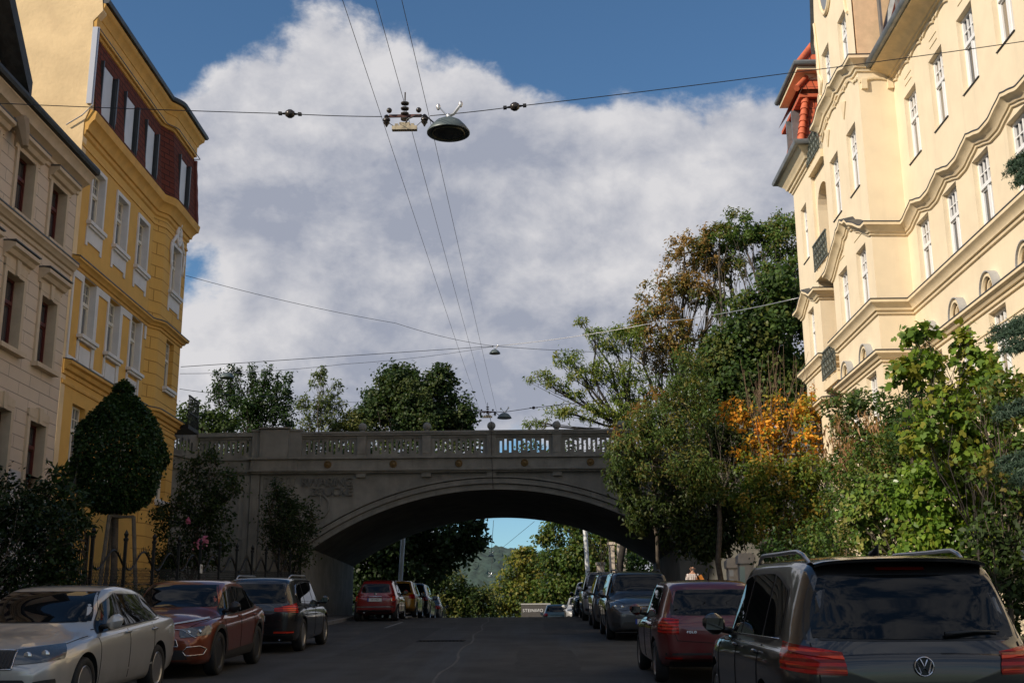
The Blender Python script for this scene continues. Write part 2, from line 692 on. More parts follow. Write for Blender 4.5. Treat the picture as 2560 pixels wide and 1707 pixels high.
def wall_holes(mb, P, u0, u1, z0, z1, holes, depth=0.22):
    us = sorted({u0, u1} | {h[0] for h in holes} | {h[1] for h in holes})
    zs = sorted({z0, z1} | {h[2] for h in holes} | {h[3] for h in holes})
    us = [u for u in us if u0 <= u <= u1]
    zs = [z for z in zs if z0 <= z <= z1]
    for i in range(len(us) - 1):
        for j in range(len(zs) - 1):
            uc, zc = (us[i] + us[i + 1]) / 2, (zs[j] + zs[j + 1]) / 2
            if any(h[0] < uc < h[1] and h[2] < zc < h[3] for h in holes):
                continue
            mb.add([P(us[i], 0, zs[j]), P(us[i + 1], 0, zs[j]), P(us[i + 1], 0, zs[j + 1]), P(us[i], 0, zs[j + 1])], [(0, 1, 2, 3)])
    for h in holes:
        c = [(h[0], h[2]), (h[1], h[2]), (h[1], h[3]), (h[0], h[3])]
        for i in range(4):
            a, b = c[i], c[(i + 1) % 4]
            mb.add([P(a[0], 0, a[1]), P(b[0], 0, b[1]), P(b[0], -depth, b[1]), P(a[0], -depth, a[1])], [(0, 1, 2, 3)])


def sweep(mb, prof, path):
    """Sweep a (distance, height) profile along plan points (x, y[, dz]); outward is left of travel."""
    path = [p for i, p in enumerate(path) if i == 0 or (Vector(p[:2]) - Vector(path[i - 1][:2])).length > 1e-5]
    n = len(path)
    P = []
    for i in range(n):
        p = Vector(path[i][:2])
        nn = []
        if i > 0:
            d = p - Vector(path[i - 1][:2])
            if d.length > 1e-6:
                d.normalize()
                nn.append(Vector((-d.y, d.x)))
        if i < n - 1:
            d = Vector(path[i + 1][:2]) - p
            if d.length > 1e-6:
                d.normalize()
                nn.append(Vector((-d.y, d.x)))
        m = sum(nn, Vector((0, 0))) / len(nn)
        m = m / max(0.25, m.length_squared)
        zo = path[i][2] if len(path[i]) > 2 else 0.0
        P.append([(p.x + m.x * d_, p.y + m.y * d_, z_ + zo) for d_, z_ in prof])
    mb.grid(P)
    b = len(prof)
    k = len(mb.v)
    mb.f.append([k - b + i for i in range(b)])
    mb.m.append(mb.cur)
    mb.f.append([k - n * b + i for i in range(b)])
    mb.m.append(mb.cur)


def shift(prof, dz):
    return [(d, z + dz) for d, z in prof]


def make_window(name, w, h, fm, gm, parent, depth, style='cross', sill=None, transom=0.62, fw_=0.065):
    """Casement at its opening's foot centre; local y points outward, frame set back by depth."""
    f = MB()
    y0, y1 = -depth, -depth + 0.07
    f.box(-w / 2, -w / 2 + fw_, y0, y1, 0, h)
    f.box(w / 2 - fw_, w / 2, y0, y1, 0, h)
    f.box(-w / 2 + fw_, w / 2 - fw_, y0, y1, 0, fw_)
    f.box(-w / 2 + fw_, w / 2 - fw_, y0, y1, h - fw_, h)
    zt = h * transom
    f.box(-w / 2 + fw_, w / 2 - fw_, y0, y1 + 0.025, zt - 0.05, zt + 0.05)
    f.box(-0.045, 0.045, y0, y1 + 0.012, fw_, zt - 0.05)
    # sash edges
    for a, b in ((-w / 2 + fw_, -0.045), (0.045, w / 2 - fw_)):
        f.box(a, a + 0.04, y0, y0 + 0.05, fw_, zt - 0.05)
        f.box(b - 0.04, b, y0, y0 + 0.05, fw_, zt - 0.05)
        f.box(a + .04, b - .04, y0, y0 + 0.05, fw_, fw_ + 0.05)
        f.box(a + .04, b - .04, y0, y0 + 0.05, zt - 0.09, zt - 0.05)
    if style == 'cross':
        f.box(-0.03, 0.03, y0, y0 + 0.055, zt + 0.05, h - fw_)
        for a, b in ((-w / 2 + fw_, -0.03), (0.03, w / 2 - fw_)):
            zc = (zt + 0.05 + h - fw_) / 2
            f.box(a, b, y0, y0 + 0.05, zc - 0.015, zc + 0.015)
            f.box((a + b) / 2 - 0.013, (a + b) / 2 + 0.013, y0, y0 + 0.049, zt + 0.05, h - fw_)
    elif style == 'half':
        f.box(-0.025, 0.025, y0, y0 + 0.055, zt + 0.05, h - fw_)
    o = f.build(name, fm, parent)
    g = MB()
    g.box(-w / 2, w / 2, y0 - 0.012, y0 + 0.012, 0, h)
    g.build('pane', gm, o)
    if sill:
        s = MB()
        s.box(-w / 2 - 0.01, w / 2 + 0.01, -depth + .02, 0.035, -0.022, -0.004)
        s.build('sill', sill, o)
    return o


def place(o, first, parent, pos, rotz):
    """First use moves o itself, later uses copy it with its children."""
    c = o if first else copy_tree(o, parent)
    c.location = Vector(pos) - parent.location
    c.rotation_euler = (0, 0, rotz)
    return c


# ---------------------------------------------------------------- right: cream apartment house
CREAM = M('cream_plaster', (0.79, 0.665, 0.475), 0.85, var=0.05, vscale=1.2, bump=0.25, bscale=55, streak=0.14)
CREAMT = M('cream_moulding', (0.77, 0.63, 0.42), 0.8, var=0.08, vscale=2.5, streak=0.12)
PEACH = M('peach_plaster', (0.70, 0.50, 0.31), 0.9, var=0.08, vscale=4, bump=0.4, bscale=60)
LEAD = M('grey_sheet_metal', (0.20, 0.21, 0.215), 0.45, 0.5, var=0.2, vscale=3)
LEADD = M('dark_sheet_metal', (0.055, 0.06, 0.065), 0.5, 0.4, var=0.25, vscale=3)
WHITEF = M('white_window_frame', (0.80, 0.80, 0.80), 0.35, var=0.03)
PANE_T = glass_mat('pane_curtained', (0.23, 0.19, 0.14), 0.05, 0.7)
PANE_D = glass_mat('pane_dark', (0.055, 0.055, 0.06), 0.03, 0.8)
TILE = brick_mat('orange_roof_tile', (0.60, 0.135, 0.055), (0.52, 0.105, 0.045), (0.17, 0.04, 0.02), 'yz', 0.26, 0.36, 0.018, 0.0, 0.65, 0.05)
TILEX = brick_mat('orange_roof_tile_front', (0.60, 0.135, 0.055), (0.52, 0.105, 0.045), (0.17, 0.04, 0.02), 'xz', 0.26, 0.36, 0.018, 0.0, 0.65, 0.05)
TILER = M('orange_ridge_tile', (0.56, 0.13, 0.055), 0.65, var=0.15, vscale=4)

AB = thing('apartment_house', 'cream apartment house with wavy cornices, white windows and orange tiled roof', 'building', (10.3, 27, 1.4))
XM, XB = 10.3, 9.31                       # main face, bay face
YB0, YB1, YW0, YW1 = 30.95, 35.3, 37.1, 39.75
YC = [29.7 - 2.1 * i for i in range(8)]   # window axes of the main face
ROWS = [(14.13, 16.08), (10.56, 12.4), (6.85, 8.72), (3.2, 5.05)]
BAYC = [32.1, 34.15]
hw = 0.5
wb = MB()
PM = lambda u, d, z: (XM - d, u, z)
PB = lambda u, d, z: (XB - d, u, z)
holes = [(c - hw, c + hw, a, b) for c in YC for a, b in ROWS]
wall_holes(wb, PM, 12.0, YB0, 0.6, 17.25, holes)
bh = [(c - hw, c + hw, a, b) for c in BAYC for a, b in ROWS] + [(c - .45, c + .45, 18.1, 19.75) for c in BAYC]
wall_holes(wb, PB, YB0, YB1, 0.6, 20.3, bh)
wh = [(38.45 - .42, 38.45 + .42, a, b) for a, b in ROWS]
wall_holes(wb, PB, YW0, YW1, 0.6, 17.6, wh)
# returns of bay and wing, back of the recess, far end, near end
q = lambda *p: wb.add(p, [(0, 1, 2, 3)])
q((XB, YB0, .6), (XM + .6, YB0, .6), (XM + .6, YB0, 17.3), (XB, YB0, 17.3))
q((XB, YB1, .6), (10.8, YB1, .6), (10.8, YB1, 17.6), (XB, YB1, 17.6))
q((XB, YW0, .6), (10.8, YW0, .6), (10.8, YW0, 17.6), (XB, YW0, 17.6))
q((10.8, YB1, .6), (10.8, YW0, .6), (10.8, YW0, 17.6), (10.8, YB1, 17.6))
q((XB, YW1, .6), (22, YW1, .6), (22, YW1, 17.6), (XB, YW1, 17.6))
q((XM, 12, .6), (22, 12, .6), (22, 12, 17.25), (XM, 12, 17.25))
q((22, 12, .6), (22, YW1, .6), (22, YW1, 17.25), (22, 12, 17.25))
# loggia front with its arch (top balcony) in the recess
xl = 9.42
arc = [(YB1 + 0.2, 13.25)] + [(YB1 + .9 - .7 * math.cos(math.pi * k / 12), 15.35 + .7 * math.sin(math.pi * k / 12)) for k in range(13)] + [(YW0 - .2, 13.25)]
for i in range(len(arc) - 1):
    (a, za), (b, zb_) = arc[i], arc[i + 1]
    if b - a > 1e-4:
        q((xl, a, za), (xl, b, zb_), (xl, b, 17.6), (xl, a, 17.6))
    q((xl, a, za), (xl, b, zb_), (xl + .45, b, zb_), (xl + .45, a, za))
q((xl, YB1, 13.0), (xl, YB1 + .2, 13.0), (xl, YB1 + .2, 17.6), (xl, YB1, 17.6))
q((xl, YW0 - .2, 13.0), (xl, YW0, 13.0), (xl, YW0, 17.6), (xl, YW0 - .2, 17.6))
bpart(wb, 'wall', CREAM, AB)
# attic gable over the bay
gm = MB()
gab = [(YB0 + .02, 17.4), (YB1 + .12, 17.4), (YB1 + .12, 18.4), (YB1 + .02, 18.7), (YB1 + .02, 20.2), (YB1 + .1, 20.6), (YB1 - .1, 21.2), (YB1 - .28, 22.2), (YB1 - .42, 23.4), (YB1 - .8, 24.6), (33.1, 25.6),
       (YB0 + .95, 24.6), (YB0 + .65, 23.2), (YB0 + .5, 22.0), (YB0 + .2, 21.3), (YB0 + .02, 20.6)]
gm.cur = 0
# front skin stays open over the two attic windows: build the part above them
top = [(YB0 + .02, 20.3), (YB1 + .02, 20.3)] + gab[5:]
gm.prism(top, lambda p: (XB - 0.0, p[0], p[1]), lambda p: (XB + .55, p[0], p[1]))
gm.box(XB + .3, XB + .55, YB0 + .02, YB1 + .02, 17.4, 20.3)
gm.box(XB, XB + .55, YB1 + .004, YB1 + .12, 17.6, 18.5)
bpart(gm, 'gable', CREAM, AB)
pm = MB()
pm.box(XB + .05, 11.6, YB0 - .02, YB0 + .3, 17.3, 20.9)
bpart(pm, 'attic_side_wall', PEACH, AB)
lm = MB()
lm.box(XB - .12, 10.6, YB0 - .18, YB0 + .5, 20.93, 21.9)
for i in range(4, len(gab) - 1):
    a, b = gab[i], gab[i + 1]
    if a[0] > 33.1:
        lm.add([(XB - .1, a[0] + .02, a[1]), (XB - .1, b[0] + .02, b[1]), (XB + .62, b[0] + .02, b[1]), (XB + .62, a[0] + .02, a[1]),
                (XB - .1, a[0] + .09, a[1] + .03), (XB - .1, b[0] + .09, b[1] + .03), (XB + .62, b[0] + .09, b[1] + .03), (XB + .62, a[0] + .09, a[1] + .03)],
               [(0, 1, 2, 3), (7, 6, 5, 4), (0, 4, 5, 1), (1, 5, 6, 2), (2, 6, 7, 3), (3, 7, 4, 0)])
bpart(lm, 'gable_capping', LEADD, AB)
# scrolls and oval medallion on the gable
om = MB()
ov = [(33.5 + .55 * math.cos(a), 21.75 + .95 * math.sin(a)) for a in np.linspace(0, 2 * math.pi, 29)[:-1]]
om.prism(ov, lambda p: (XB - .06, p[0], p[1]), lambda p: (XB + .02, p[0], p[1]))
bpart(om, 'oval_window', M('oval_blind', (0.22, 0.23, 0.24), 0.4), AB)
om = MB()
ring = [(33.5 + .66 * math.cos(a), 21.75 + 1.08 * math.sin(a)) for a in np.linspace(0.0, 2 * math.pi, 40)]
om.tube([(XB - .04, p[0], p[1]) for p in ring], .07, 6)
sc_ = [(34.9 + .26 * math.cos(a) * (1 - a / 14), 18.9 + (a - 3) * .22 + .1 * math.sin(a)) for a in np.linspace(0, 7, 26)]
om.tube([(XB - .03, y, z) for y, z in sc_], .05, 6)
om.tube([(XB - .03, 35.1 + .16 * math.cos(a), 18.2 + .42 * math.sin(a)) for a in np.linspace(0, 2 * math.pi, 24)], .05, 6)
om.tube([(XB - .03, 35.02 - .1 * math.sin(k * .5), 18.6 + k * .32) for k in range(9)], .045, 6)
om.tube([(XB - .03, 31.3 + .2 * math.cos(a), 19.9 + .5 * math.sin(a)) for a in np.linspace(-1.5, 3.4, 20)], .05, 6)
bpart(om, 'gable_ornament', CREAMT, AB, smooth=50)

# windows
firstw = {}


def put(kind, w, h, gm_, pos, rz, parent, **kw):
    key = (kind, w, round(h, 3), gm_.name, parent.name)
    if key not in firstw:
        firstw[key] = make_window('window', w, h, kw.get('fm', WHITEF), gm_, parent, kw.get('depth', .2), kw.get('style', 'cross'), kw.get('sill'), kw.get('transom', .62))
        return place(firstw[key], True, parent, pos, rz)
    return place(firstw[key], False, parent, pos, rz)


rw = random.Random(5)
for ri, (a, b) in enumerate(ROWS):
    for ci, c in enumerate(YC):
        dark = (ri, ci) in ((1, 1), (1, 2), (1, 3), (0, 2), (2, 1))
        put('m%d' % dark, 1.0, b - a, PANE_D if dark else PANE_T, (XM, c, a), R(90), AB, sill=LEADD)
    for c in BAYC:
        put('m0', 1.0, b - a, PANE_T, (XB, c, a), R(90), AB, sill=LEADD)
    put('w', .84, b - a, PANE_T, (XB, 38.45, a), R(90), AB, sill=LEADD)
for c in BAYC:
    put('g', .9, 1.65, PANE_D, (XB, c, 18.1), R(90), AB)

# cornices
prof_sill = [(0, 10.10), (.05, 10.12), (.06, 10.2), (.11, 10.21), (.12, 10.28), (.2, 10.36), (.25, 10.40), (.25, 10.49), (0, 10.55)]
path_main = lambda f=None, step=.07: [(XM, y, f(y) if f else 0) for y in np.arange(12.0, YB0 - .02, step)] + [(XM, YB0, f(YB0 - .02) if f else 0)]
path_bay = lambda f=None: [(XB, y, f(y) if f else 0) for y in np.arange(YB0, YB1 + .01, .07)]
path_wing = lambda f=None: [(10.2, YW0, f(YW0) if f else 0)] + [(XB, y, f(y) if f else 0) for y in np.arange(YW0, YW1 + .01, .07)] + [(XB, YW1 + .001, 0), (11, YW1 + .002, 0)]


def cornice(name, prof, fm=None, fb=None, fw2=None, mat=CREAMT, cap=True, wing=True, capmat=LEADD):
    mb = MB()
    p1 = path_main(fm) + path_bay(fb) + [(10.2, YB1 + .01, 0)]
    sweep(mb, prof, p1)
    if wing:
        sweep(mb, prof, path_wing(fw2))
    o = bpart(mb, name, mat, AB, smooth=40)
    if cap:
        mb = MB()
        d, z = max(prof, key=lambda p: p[0] + p[1] * .001)
        cp = [(-.02, z + .085), (d + .012, z + .018), (d + .012, z - .012), (d - .01, z - .012), (-.02, z + .06)]
        sweep(mb, cp, p1)
        if wing:
            sweep(mb, cp, path_wing(fw2))
        c = mb.build('flashing', capmat, o)
    return o


cornice('sill_course', prof_sill)


def brace(y, c, half, h):
    u = abs(y - c) / half
    if u >= 1:
        return 0.0
    return h * (0.55 * (1 - smooth(u, .35, 1)) + 0.45 * max(0.0, 1 - u / .5) ** 1.6)


def near(y):
    return min(YC, key=lambda c: abs(c - y))


prof_w = [(0, 12.28), (.05, 12.3), (.06, 12.36), (.1, 12.37), (.13, 12.44), (.22, 12.5), (.27, 12.53), (.27, 12.62), (0, 12.7)]
cornice('wavy_cornice', shift(prof_w, .06), lambda y: brace(y, near(y), .85, .23), lambda y: brace(y, 33.1, 2.3, .95) + .1 * max(0, 1 - abs(y - 32.6) / .25) + .1 * max(0, 1 - abs(y - 33.6) / .25),
        lambda y: brace(y, 38.45, 1.0, .4))
prof_r = [(0, 8.78), (.05, 8.8), (.06, 8.88), (.11, 8.89), (.14, 8.95), (.22, 9.0), (.22, 9.08), (0, 9.14)]
cornice('lower_cornice', prof_r)
HOODM = M('pale_sheet_metal', (0.42, 0.43, 0.44), 0.5, 0.3, var=.1)
# little round arches with sheet metal hoods standing on the lower cornice
for X, cs in ((XM, YC), (XB, BAYC)):
    for c in cs:
        am, ah = MB(), MB()
        pts = [(X - .12, c - .34 * math.cos(a), 9.08 + .40 * math.sin(a)) for a in np.linspace(0, math.pi, 17)]
        am.tube(pts, .055, 6)
        pts2 = [(X - .04, c - .25 * math.cos(a), 9.08 + .31 * math.sin(a)) for a in np.linspace(0, math.pi, 17)]
        am.tube(pts2, .04, 6)
        P = [[(X - .2, c - .40 * math.cos(a), 9.1 + .46 * math.sin(a)), (X + .0, c - .40 * math.cos(a), 9.1 + .46 * math.sin(a))] for a in np.linspace(0.0, math.pi, 17)]
        P2 = [[(X - .2, c - .415 * math.cos(a), 9.1 + .48 * math.sin(a)), (X + .0, c - .415 * math.cos(a), 9.1 + .48 * math.sin(a))] for a in np.linspace(0.0, math.pi, 17)]
        ah.grid(P)
        ah.grid(P2)
        ah.grid([[P[k][0], P2[k][0]] for k in range(17)])
        ao = bpart(am, 'arch_ornament', CREAMT, AB, smooth=50)
        ah.build('hood', HOODM, ao)
# string line and thin relief lines above windows
sl = MB()
sweep(sl, [(0, 8.3), (.025, 8.31), (.025, 8.34), (0, 8.35)], path_main(None, 2)[:-1] + [(XM, YB0 - .3)])
for z in (16.35, 16.55):
    for c in YC:
        sl.box(XM - .018, XM + .01, c - .28, c + .28, z, z + .025)
for c in BAYC:
    sl.box(XB - .018, XB + .01, c - .35, c + .55, 12.75, 12.775)
bpart(sl, 'relief_lines', CREAMT, AB)
# scalloped frieze under the eaves
fr = MB()


def scal(y):
    u = (y / 1.05) % 1.0
    return .16 * math.sin(math.pi * u) + (.1 if u > .9 or u < .06 else 0)


pf = [(0, 16.78), (.05, 16.79), (.06, 16.84), (0, 16.86)]
sweep(fr, pf, [(XM, y, scal(y)) for y in np.arange(12, YB0 - .05, .05)])
sweep(fr, shift(pf, .15), [(x, YB0 - .0, .12 * math.sin((x - 9.3) * 3.1)) for x in np.arange(XM, XB, -.05)])
sweep(fr, shift(pf, .2), [(XB, y, scal(y + .3) * .8 + .35 * smooth(y, 31, 32) * (1 - smooth(y, 34.3, 35.3))) for y in np.arange(YB0, YB1, .05)])
for (x, y) in ((XB + .15, YB0 - .06), (XM - .1, YB0 - .06)):
    fr.box(x - .08, x + .08, y - .03, y + .06, 16.75, 17.05)
for y in (32.6, 34.6):
    fr.prism([(y - .3, 17.05), (y + .3, 17.3), (y, 16.6)], lambda p: (XB - .01, p[0], p[1]), lambda p: (XB - .035, p[0], p[1]))
bpart(fr, 'scalloped_frieze', CREAMT, AB, smooth=40)
# eaves of the main face (deep cove) and gutter
ev = MB()
pe = [(0, 16.98), (.06, 17.0), (.07, 17.05), (.12, 17.06), (.13, 17.12), (.18, 17.13), (.24, 17.2), (.42, 17.3), (.62, 17.34), (.62, 17.38), (-.2, 17.4)]
sweep(ev, pe, [(XM, 12), (XM, YB0 - .01)])
bpart(ev, 'eaves', M('eaves_plaster', (0.74, 0.57, 0.33), 0.8, var=.1), AB, smooth=40)
gt = MB()
sweep(gt, [(.58, 17.38), (.74, 17.38), (.79, 17.44), (.79, 17.52), (.74, 17.53), (.70, 17.45), (.3, 17.5), (-.2, 17.7)], [(XM, 12), (XM, YB0 - .02)])
bpart(gt, 'gutter', LEAD, AB, smooth=50)
bc = MB()
pb = [(0, 17.28), (.05, 17.3), (.06, 17.38), (.11, 17.4), (.13, 17.48), (.24, 17.56), (.3, 17.6), (.3, 17.7), (0, 17.76)]
fbay = lambda y: .22 * smooth(y, 31.2, 32.0) * (1 - smooth(y, 34.4, 35.2)) + .12 * max(0, 1 - abs(y - 33.15) / .3)
pth = [(XM + .2, YB0, 0)] + path_bay(fbay) + [(10.2, YB1 + .01, 0)]
sweep(bc, pb, pth)
bo = bpart(bc, 'bay_cornice', CREAMT, AB, smooth=40)
mb = MB()
sweep(mb, [(-.02, 17.78), (.312, 17.72), (.312, 17.69), (.28, 17.69), (-.02, 17.75)], pth)
mb.build('flashing', LEADD, bo)
# main roof: steep tiled mansard with a clad dormer
rf = MB()
rf.add([(XM - .35, 12, 17.5), (XM - .35, YB0 - .2, 17.5), (XM + 1.15, YB0 - .2, 22.2), (XM + 1.15, 12, 22.2)], [(0, 1, 2, 3)])
rf.add([(XM + 1.15, 12, 22.2), (XM + 1.15, YW1, 22.2), (16, YW1, 24.5), (16, 12, 24.5)], [(0, 1, 2, 3)])
rf.add([(XM + .9, YB0, 17.4), (XM + .9, YW1, 17.4), (XM + 1.15, YW1, 22.2), (XM + 1.15, YB0, 22.2)], [(0, 1, 2, 3)])
rf.add([(16, 12, 24.5), (16, YW1, 24.5), (22, YW1, 17.2), (22, 12, 17.2)], [(0, 1, 2, 3)])
rf.add([(XM - .35, 12, 17.5), (XM + 1.15, 12, 22.2), (16, 12, 24.5), (22, 12, 17.2)], [(0, 1, 2, 3)])
rf.add([(XM, YW1, 17.5), (XM + 1.15, YW1, 22.2), (16, YW1, 24.5), (22, YW1, 17.2)], [(0, 1, 2, 3)])
ro = bpart(rf, 'roof', TILE, AB)
for c in (29.2, 25.0, 20.8):
    dm = MB()
    dm.box(XM - .12, XM + 1.3, c - .62, c - .40, 17.72, 20.2)
    dm.box(XM - .12, XM + 1.3, c + .40, c + .62, 17.72, 20.2)
    dm.box(XM - .2, XM + 1.5, c - .7, c + .7, 20.2, 20.5)
    dm.box(XM - .14, XM + .6, c - .4, c + .4, 17.72, 17.95)
    bpart(dm, 'dormer', LEAD, AB)
    put('d', .8, 2.1, PANE_D, (XM + .1, c, 17.95), R(90), AB)
hs = MB()
hs.box(XM - .36, XM - .3, YB0 - .5, YB0 - .32, 17.5, 21)
hs.tube([(XM - .42, YB0 - .28, 17.55), (XM + .95, YB0 - .28, 21.9)], .14, 6)
bpart(hs, 'verge_flashing', LEAD, AB)
# corner turret roof over the wing
tr = MB()
X0, Y0_ = 9.02, YW0 - .32
tr.add([(X0, Y0_, 17.75), (13, Y0_, 17.75), (13, Y0_ + .35, 19.5), (X0 + .35, Y0_ + .35, 19.5)], [(0, 1, 2, 3)])
tr.add([(9.0, Y0_ + .05, 19.7), (13, Y0_ + .05, 19.7), (13, Y0_ + .5, 20.3), (9.45, Y0_ + .5, 20.3)], [(0, 1, 2, 3)])
tr.add([(9.1, Y0_ + .12, 20.63), (13, Y0_ + .12, 20.63), (13, Y0_ + 1.7, 23), (10.7, Y0_ + 1.7, 23)], [(0, 1, 2, 3)])
t1 = bpart(tr, 'turret_roof', TILEX, AB)
tr = MB()
tr.add([(X0, Y0_, 17.75), (X0, YW1 + .3, 17.75), (X0 + .35, YW1, 19.5), (X0 + .35, Y0_ + .35, 19.5)], [(0, 1, 2, 3)])
tr.add([(9.0, Y0_ + .05, 19.7), (9.0, YW1 + .3, 19.7), (9.45, YW1, 20.3), (9.45, Y0_ + .5, 20.3)], [(0, 1, 2, 3)])
tr.add([(9.1, Y0_ + .12, 20.63), (9.1, YW1, 20.63), (10.7, YW1 - .5, 23), (10.7, Y0_ + 1.7, 23)], [(0, 1, 2, 3)])
for (x0, x1, y0, y1, a, b) in ((X0, 13, Y0_, YW1 + .3, 17.74, 17.75), (9.25, 13, Y0_ + .14, YW1 + .25, 19.58, 19.66)):
    tr.box(x0 - .15, x1, y0 + .02, y1, a - .12, a)
bpart(tr, 'turret_roof_side', TILE, AB)
tb = MB()
tb.box(9.46, 13, Y0_ + .46, YW1, 19.4, 20.45)
tb.box(9.06, 13, Y0_ + .1, YW1 + .15, 20.452, 20.62)
sweep(tb, [(0, 20.15), (.05, 20.18), (.1, 20.27), (.3, 20.36), (.34, 20.40), (.34, 20.42), (0, 20.44)], [(13, Y0_ + .42), (9.42, Y0_ + .42), (9.42, YW1), (13, YW1)][::-1][1:3] + [(9.42, Y0_ + .42)])
bpart(tb, 'turret_band', CREAMT, AB, smooth=40)
tb = MB()
sweep(tb, [(0, 17.0), (.05, 17.03), (.06, 17.1), (.12, 17.12), (.14, 17.2), (.2, 17.22), (.24, 17.34), (.42, 17.5), (.46, 17.6), (0, 17.66)], [(10.6, YW0 + .001), (XB, YW0), (XB, YW1), (11, YW1 + .001)])
bpart(tb, 'turret_cornice', CREAMT, AB, smooth=40)
tg = MB()
sweep(tg, [(.40, 17.58), (.58, 17.58), (.62, 17.66), (.6, 17.74), (.5, 17.7), (.1, 17.78)], [(10.6, YW0 + .001), (XB, YW0), (XB, YW1), (11, YW1 + .001)])
bpart(tg, 'turret_gutter', LEAD, AB, smooth=50)
tg = MB()
tg.tube([(13, Y0_ + .05, 20.68), (9.0, Y0_ + .05, 20.68), (9.0, YW1 + .2, 20.68)], .11, 8)
bpart(tg, 'turret_gutter', LEAD, AB, smooth=50)
tg = MB()
tg.box(X0 - .0, X0 + .7, 37.98, 38.06, 17.8, 19.45)
bpart(tg, 'turret_dormer_cheek', LEAD, AB)
tg = MB()
tg.box(X0 - .0, X0 + .7, 38.84, 38.92, 17.8, 19.45)
bpart(tg, 'turret_dormer_cheek', LEAD, AB, smooth=50)
th = MB()
for k in range(7):
    f = k / 7
    th.tube([(X0 + .35 * f - .03, Y0_ + .35 * f - .03, 17.75 + 1.75 * f), (X0 + .35 * (f + .16) - .03, Y0_ + .35 * (f + .16) - .03, 17.75 + 1.75 * (f + .16))], [.15, .11], 8)
bpart(th, 'hip_tiles', TILER, AB, smooth=50)
th = MB()
th.tube([(8.98, Y0_ + .03, 19.72), (9.45, Y0_ + .5, 20.33)], .11, 8)
bpart(th, 'hip_tiles', TILER, AB, smooth=50)
th = MB()
th.tube([(9.1, Y0_ + .12, 20.66), (10.7, Y0_ + 1.7, 23.03)], .13, 8)
bpart(th, 'hip_tiles', TILER, AB, smooth=50)
put('tw', .85, 1.6, PANE_D, (X0 + .12, 38.45, 17.9), R(90), AB)
# balconies in the recess
for z in (9.45, 13.1, 16.75):
    bs = MB()
    bs.box(9.22, 10.79, YB1 + .006, YW0 - .006, z - .16, z + .1)
    bs.prism([(9.5, z - .16), (10.79, z - .16), (10.79, z - .75)], lambda p: (p[0], YB1 + .01, p[1]), lambda p: (p[0], YW0 - .01, p[1]))
    bpart(bs, 'balcony', CREAMT, AB)
IRONG = M('green_grey_iron', (0.10, 0.115, 0.10), 0.55, 0.3, var=.2)
for z in (9.55, 13.2, 16.85):
    rl = MB()
    x = 9.2
    y0, y1 = YB1 + .03, YW0 - .03
    rl.box(x - .03, x + .03, y0, y1, z + .9, z + .95)
    rl.box(x - .02, x + .02, y0, y1, z + .06, z + .1)
    rl.box(x - .02, x + .02, y0, y1, z + .62, z + .65)
    for k in range(15):
        y = y0 + (y1 - y0) * k / 14
        rl.box(x - .012, x + .012, y - .012, y + .012, z + .06, z + .9)
    for k in range(6):
        y = y0 + (y1 - y0) * (k + .5) / 6
        for zz in (.25, .48, .76):
            rl.tube([(x - .015, y + .11 * math.cos(a), z + zz + .1 * math.sin(a)) for a in np.linspace(0, 2 * math.pi, 12)], .013, 4)
    bpart(rl, 'balcony_railing', IRONG, AB)

# ---------------------------------------------------------------- left: ochre corner house
OCHRE = M('ochre_plaster', (0.66, 0.375, 0.085), 0.85, var=0.07, vscale=1.0, bump=0.3, bscale=55, streak=0.10)
OCHRER = brick_mat('ochre_ashlar_plaster', (0.66, 0.375, 0.085), (0.645, 0.365, 0.083), (0.40, 0.20, 0.035), 'yz', 3.3, 0.43, 0.016, 0.5, 0.85, 0.03, 0.12)
OCHRET = M('ochre_moulding', (0.64, 0.355, 0.08), 0.8, var=0.1, vscale=2.2, streak=0.2)
WHITEP = M('white_plaster', (0.66, 0.64, 0.62), 0.8, var=0.06, vscale=2.5, streak=0.12)
FIREW = M('beige_firewall_plaster', (0.78, 0.575, 0.32), 0.9, var=0.10, vscale=0.9, bump=0.5, bscale=9, stain=(0.62, 0.44, 0.25), stain_amt=0.5)
REDS = brick_mat('red_slate', (0.135, 0.026, 0.010), (0.115, 0.022, 0.009), (0.04, 0.009, 0.005), 'yz', 0.5, 0.21, 0.02, 0.5, 0.95, 0.04, 0.3)
PANE_L = glass_mat('pane_grey', (0.12, 0.13, 0.145), 0.04, 0.7)
OB = thing('corner_house', 'ochre corner house with white window surrounds and red slate mansard', 'building', (-13.5, 38, 2.1))
XO, XR = -13.5, -13.22
YO0, YO1, YO2, YO3 = 32.55, 39.35, 40.0, 42.45
PO = lambda u, d, z: (XO + d, u, z)
PR = lambda u, d, z: (XR + d, u, z)
OC = [34.03, 36.2, 38.3]
OCR = 41.25
wo = MB()
oh = [(c - .5, c + .5, 14.05, 15.8) for c in OC] + [(c - .5, c + .5, 10.5, 12.3) for c in OC] + [(c - .5, c + .5, 6.55, 8.45) for c in OC]
wall_holes(wo, PO, YO0, YO1, 1.2, 17.0, oh, .26)
wo.cur = 1
orh = [(OCR - .5, OCR + .5, 14.05, 15.8), (OCR - .45, OCR + .45, 10.5, 12.25), (OCR - .5, OCR + .5, 6.5, 8.35)]
wall_holes(wo, PR, YO2, YO3, 1.2, 17.0, orh, .26)
nseg = 6
for k in range(nseg):
    a, b = k / nseg, (k + 1) / nseg
    fx = lambda u: XO + (XR - XO) * smooth(u, 0, 1)
    wo.add([(fx(a), YO1 + (YO2 - YO1) * a, 1.2), (fx(b), YO1 + (YO2 - YO1) * b, 1.2), (fx(b), YO1 + (YO2 - YO1) * b, 17), (fx(a), YO1 + (YO2 - YO1) * a, 17)], [(0, 1, 2, 3)])
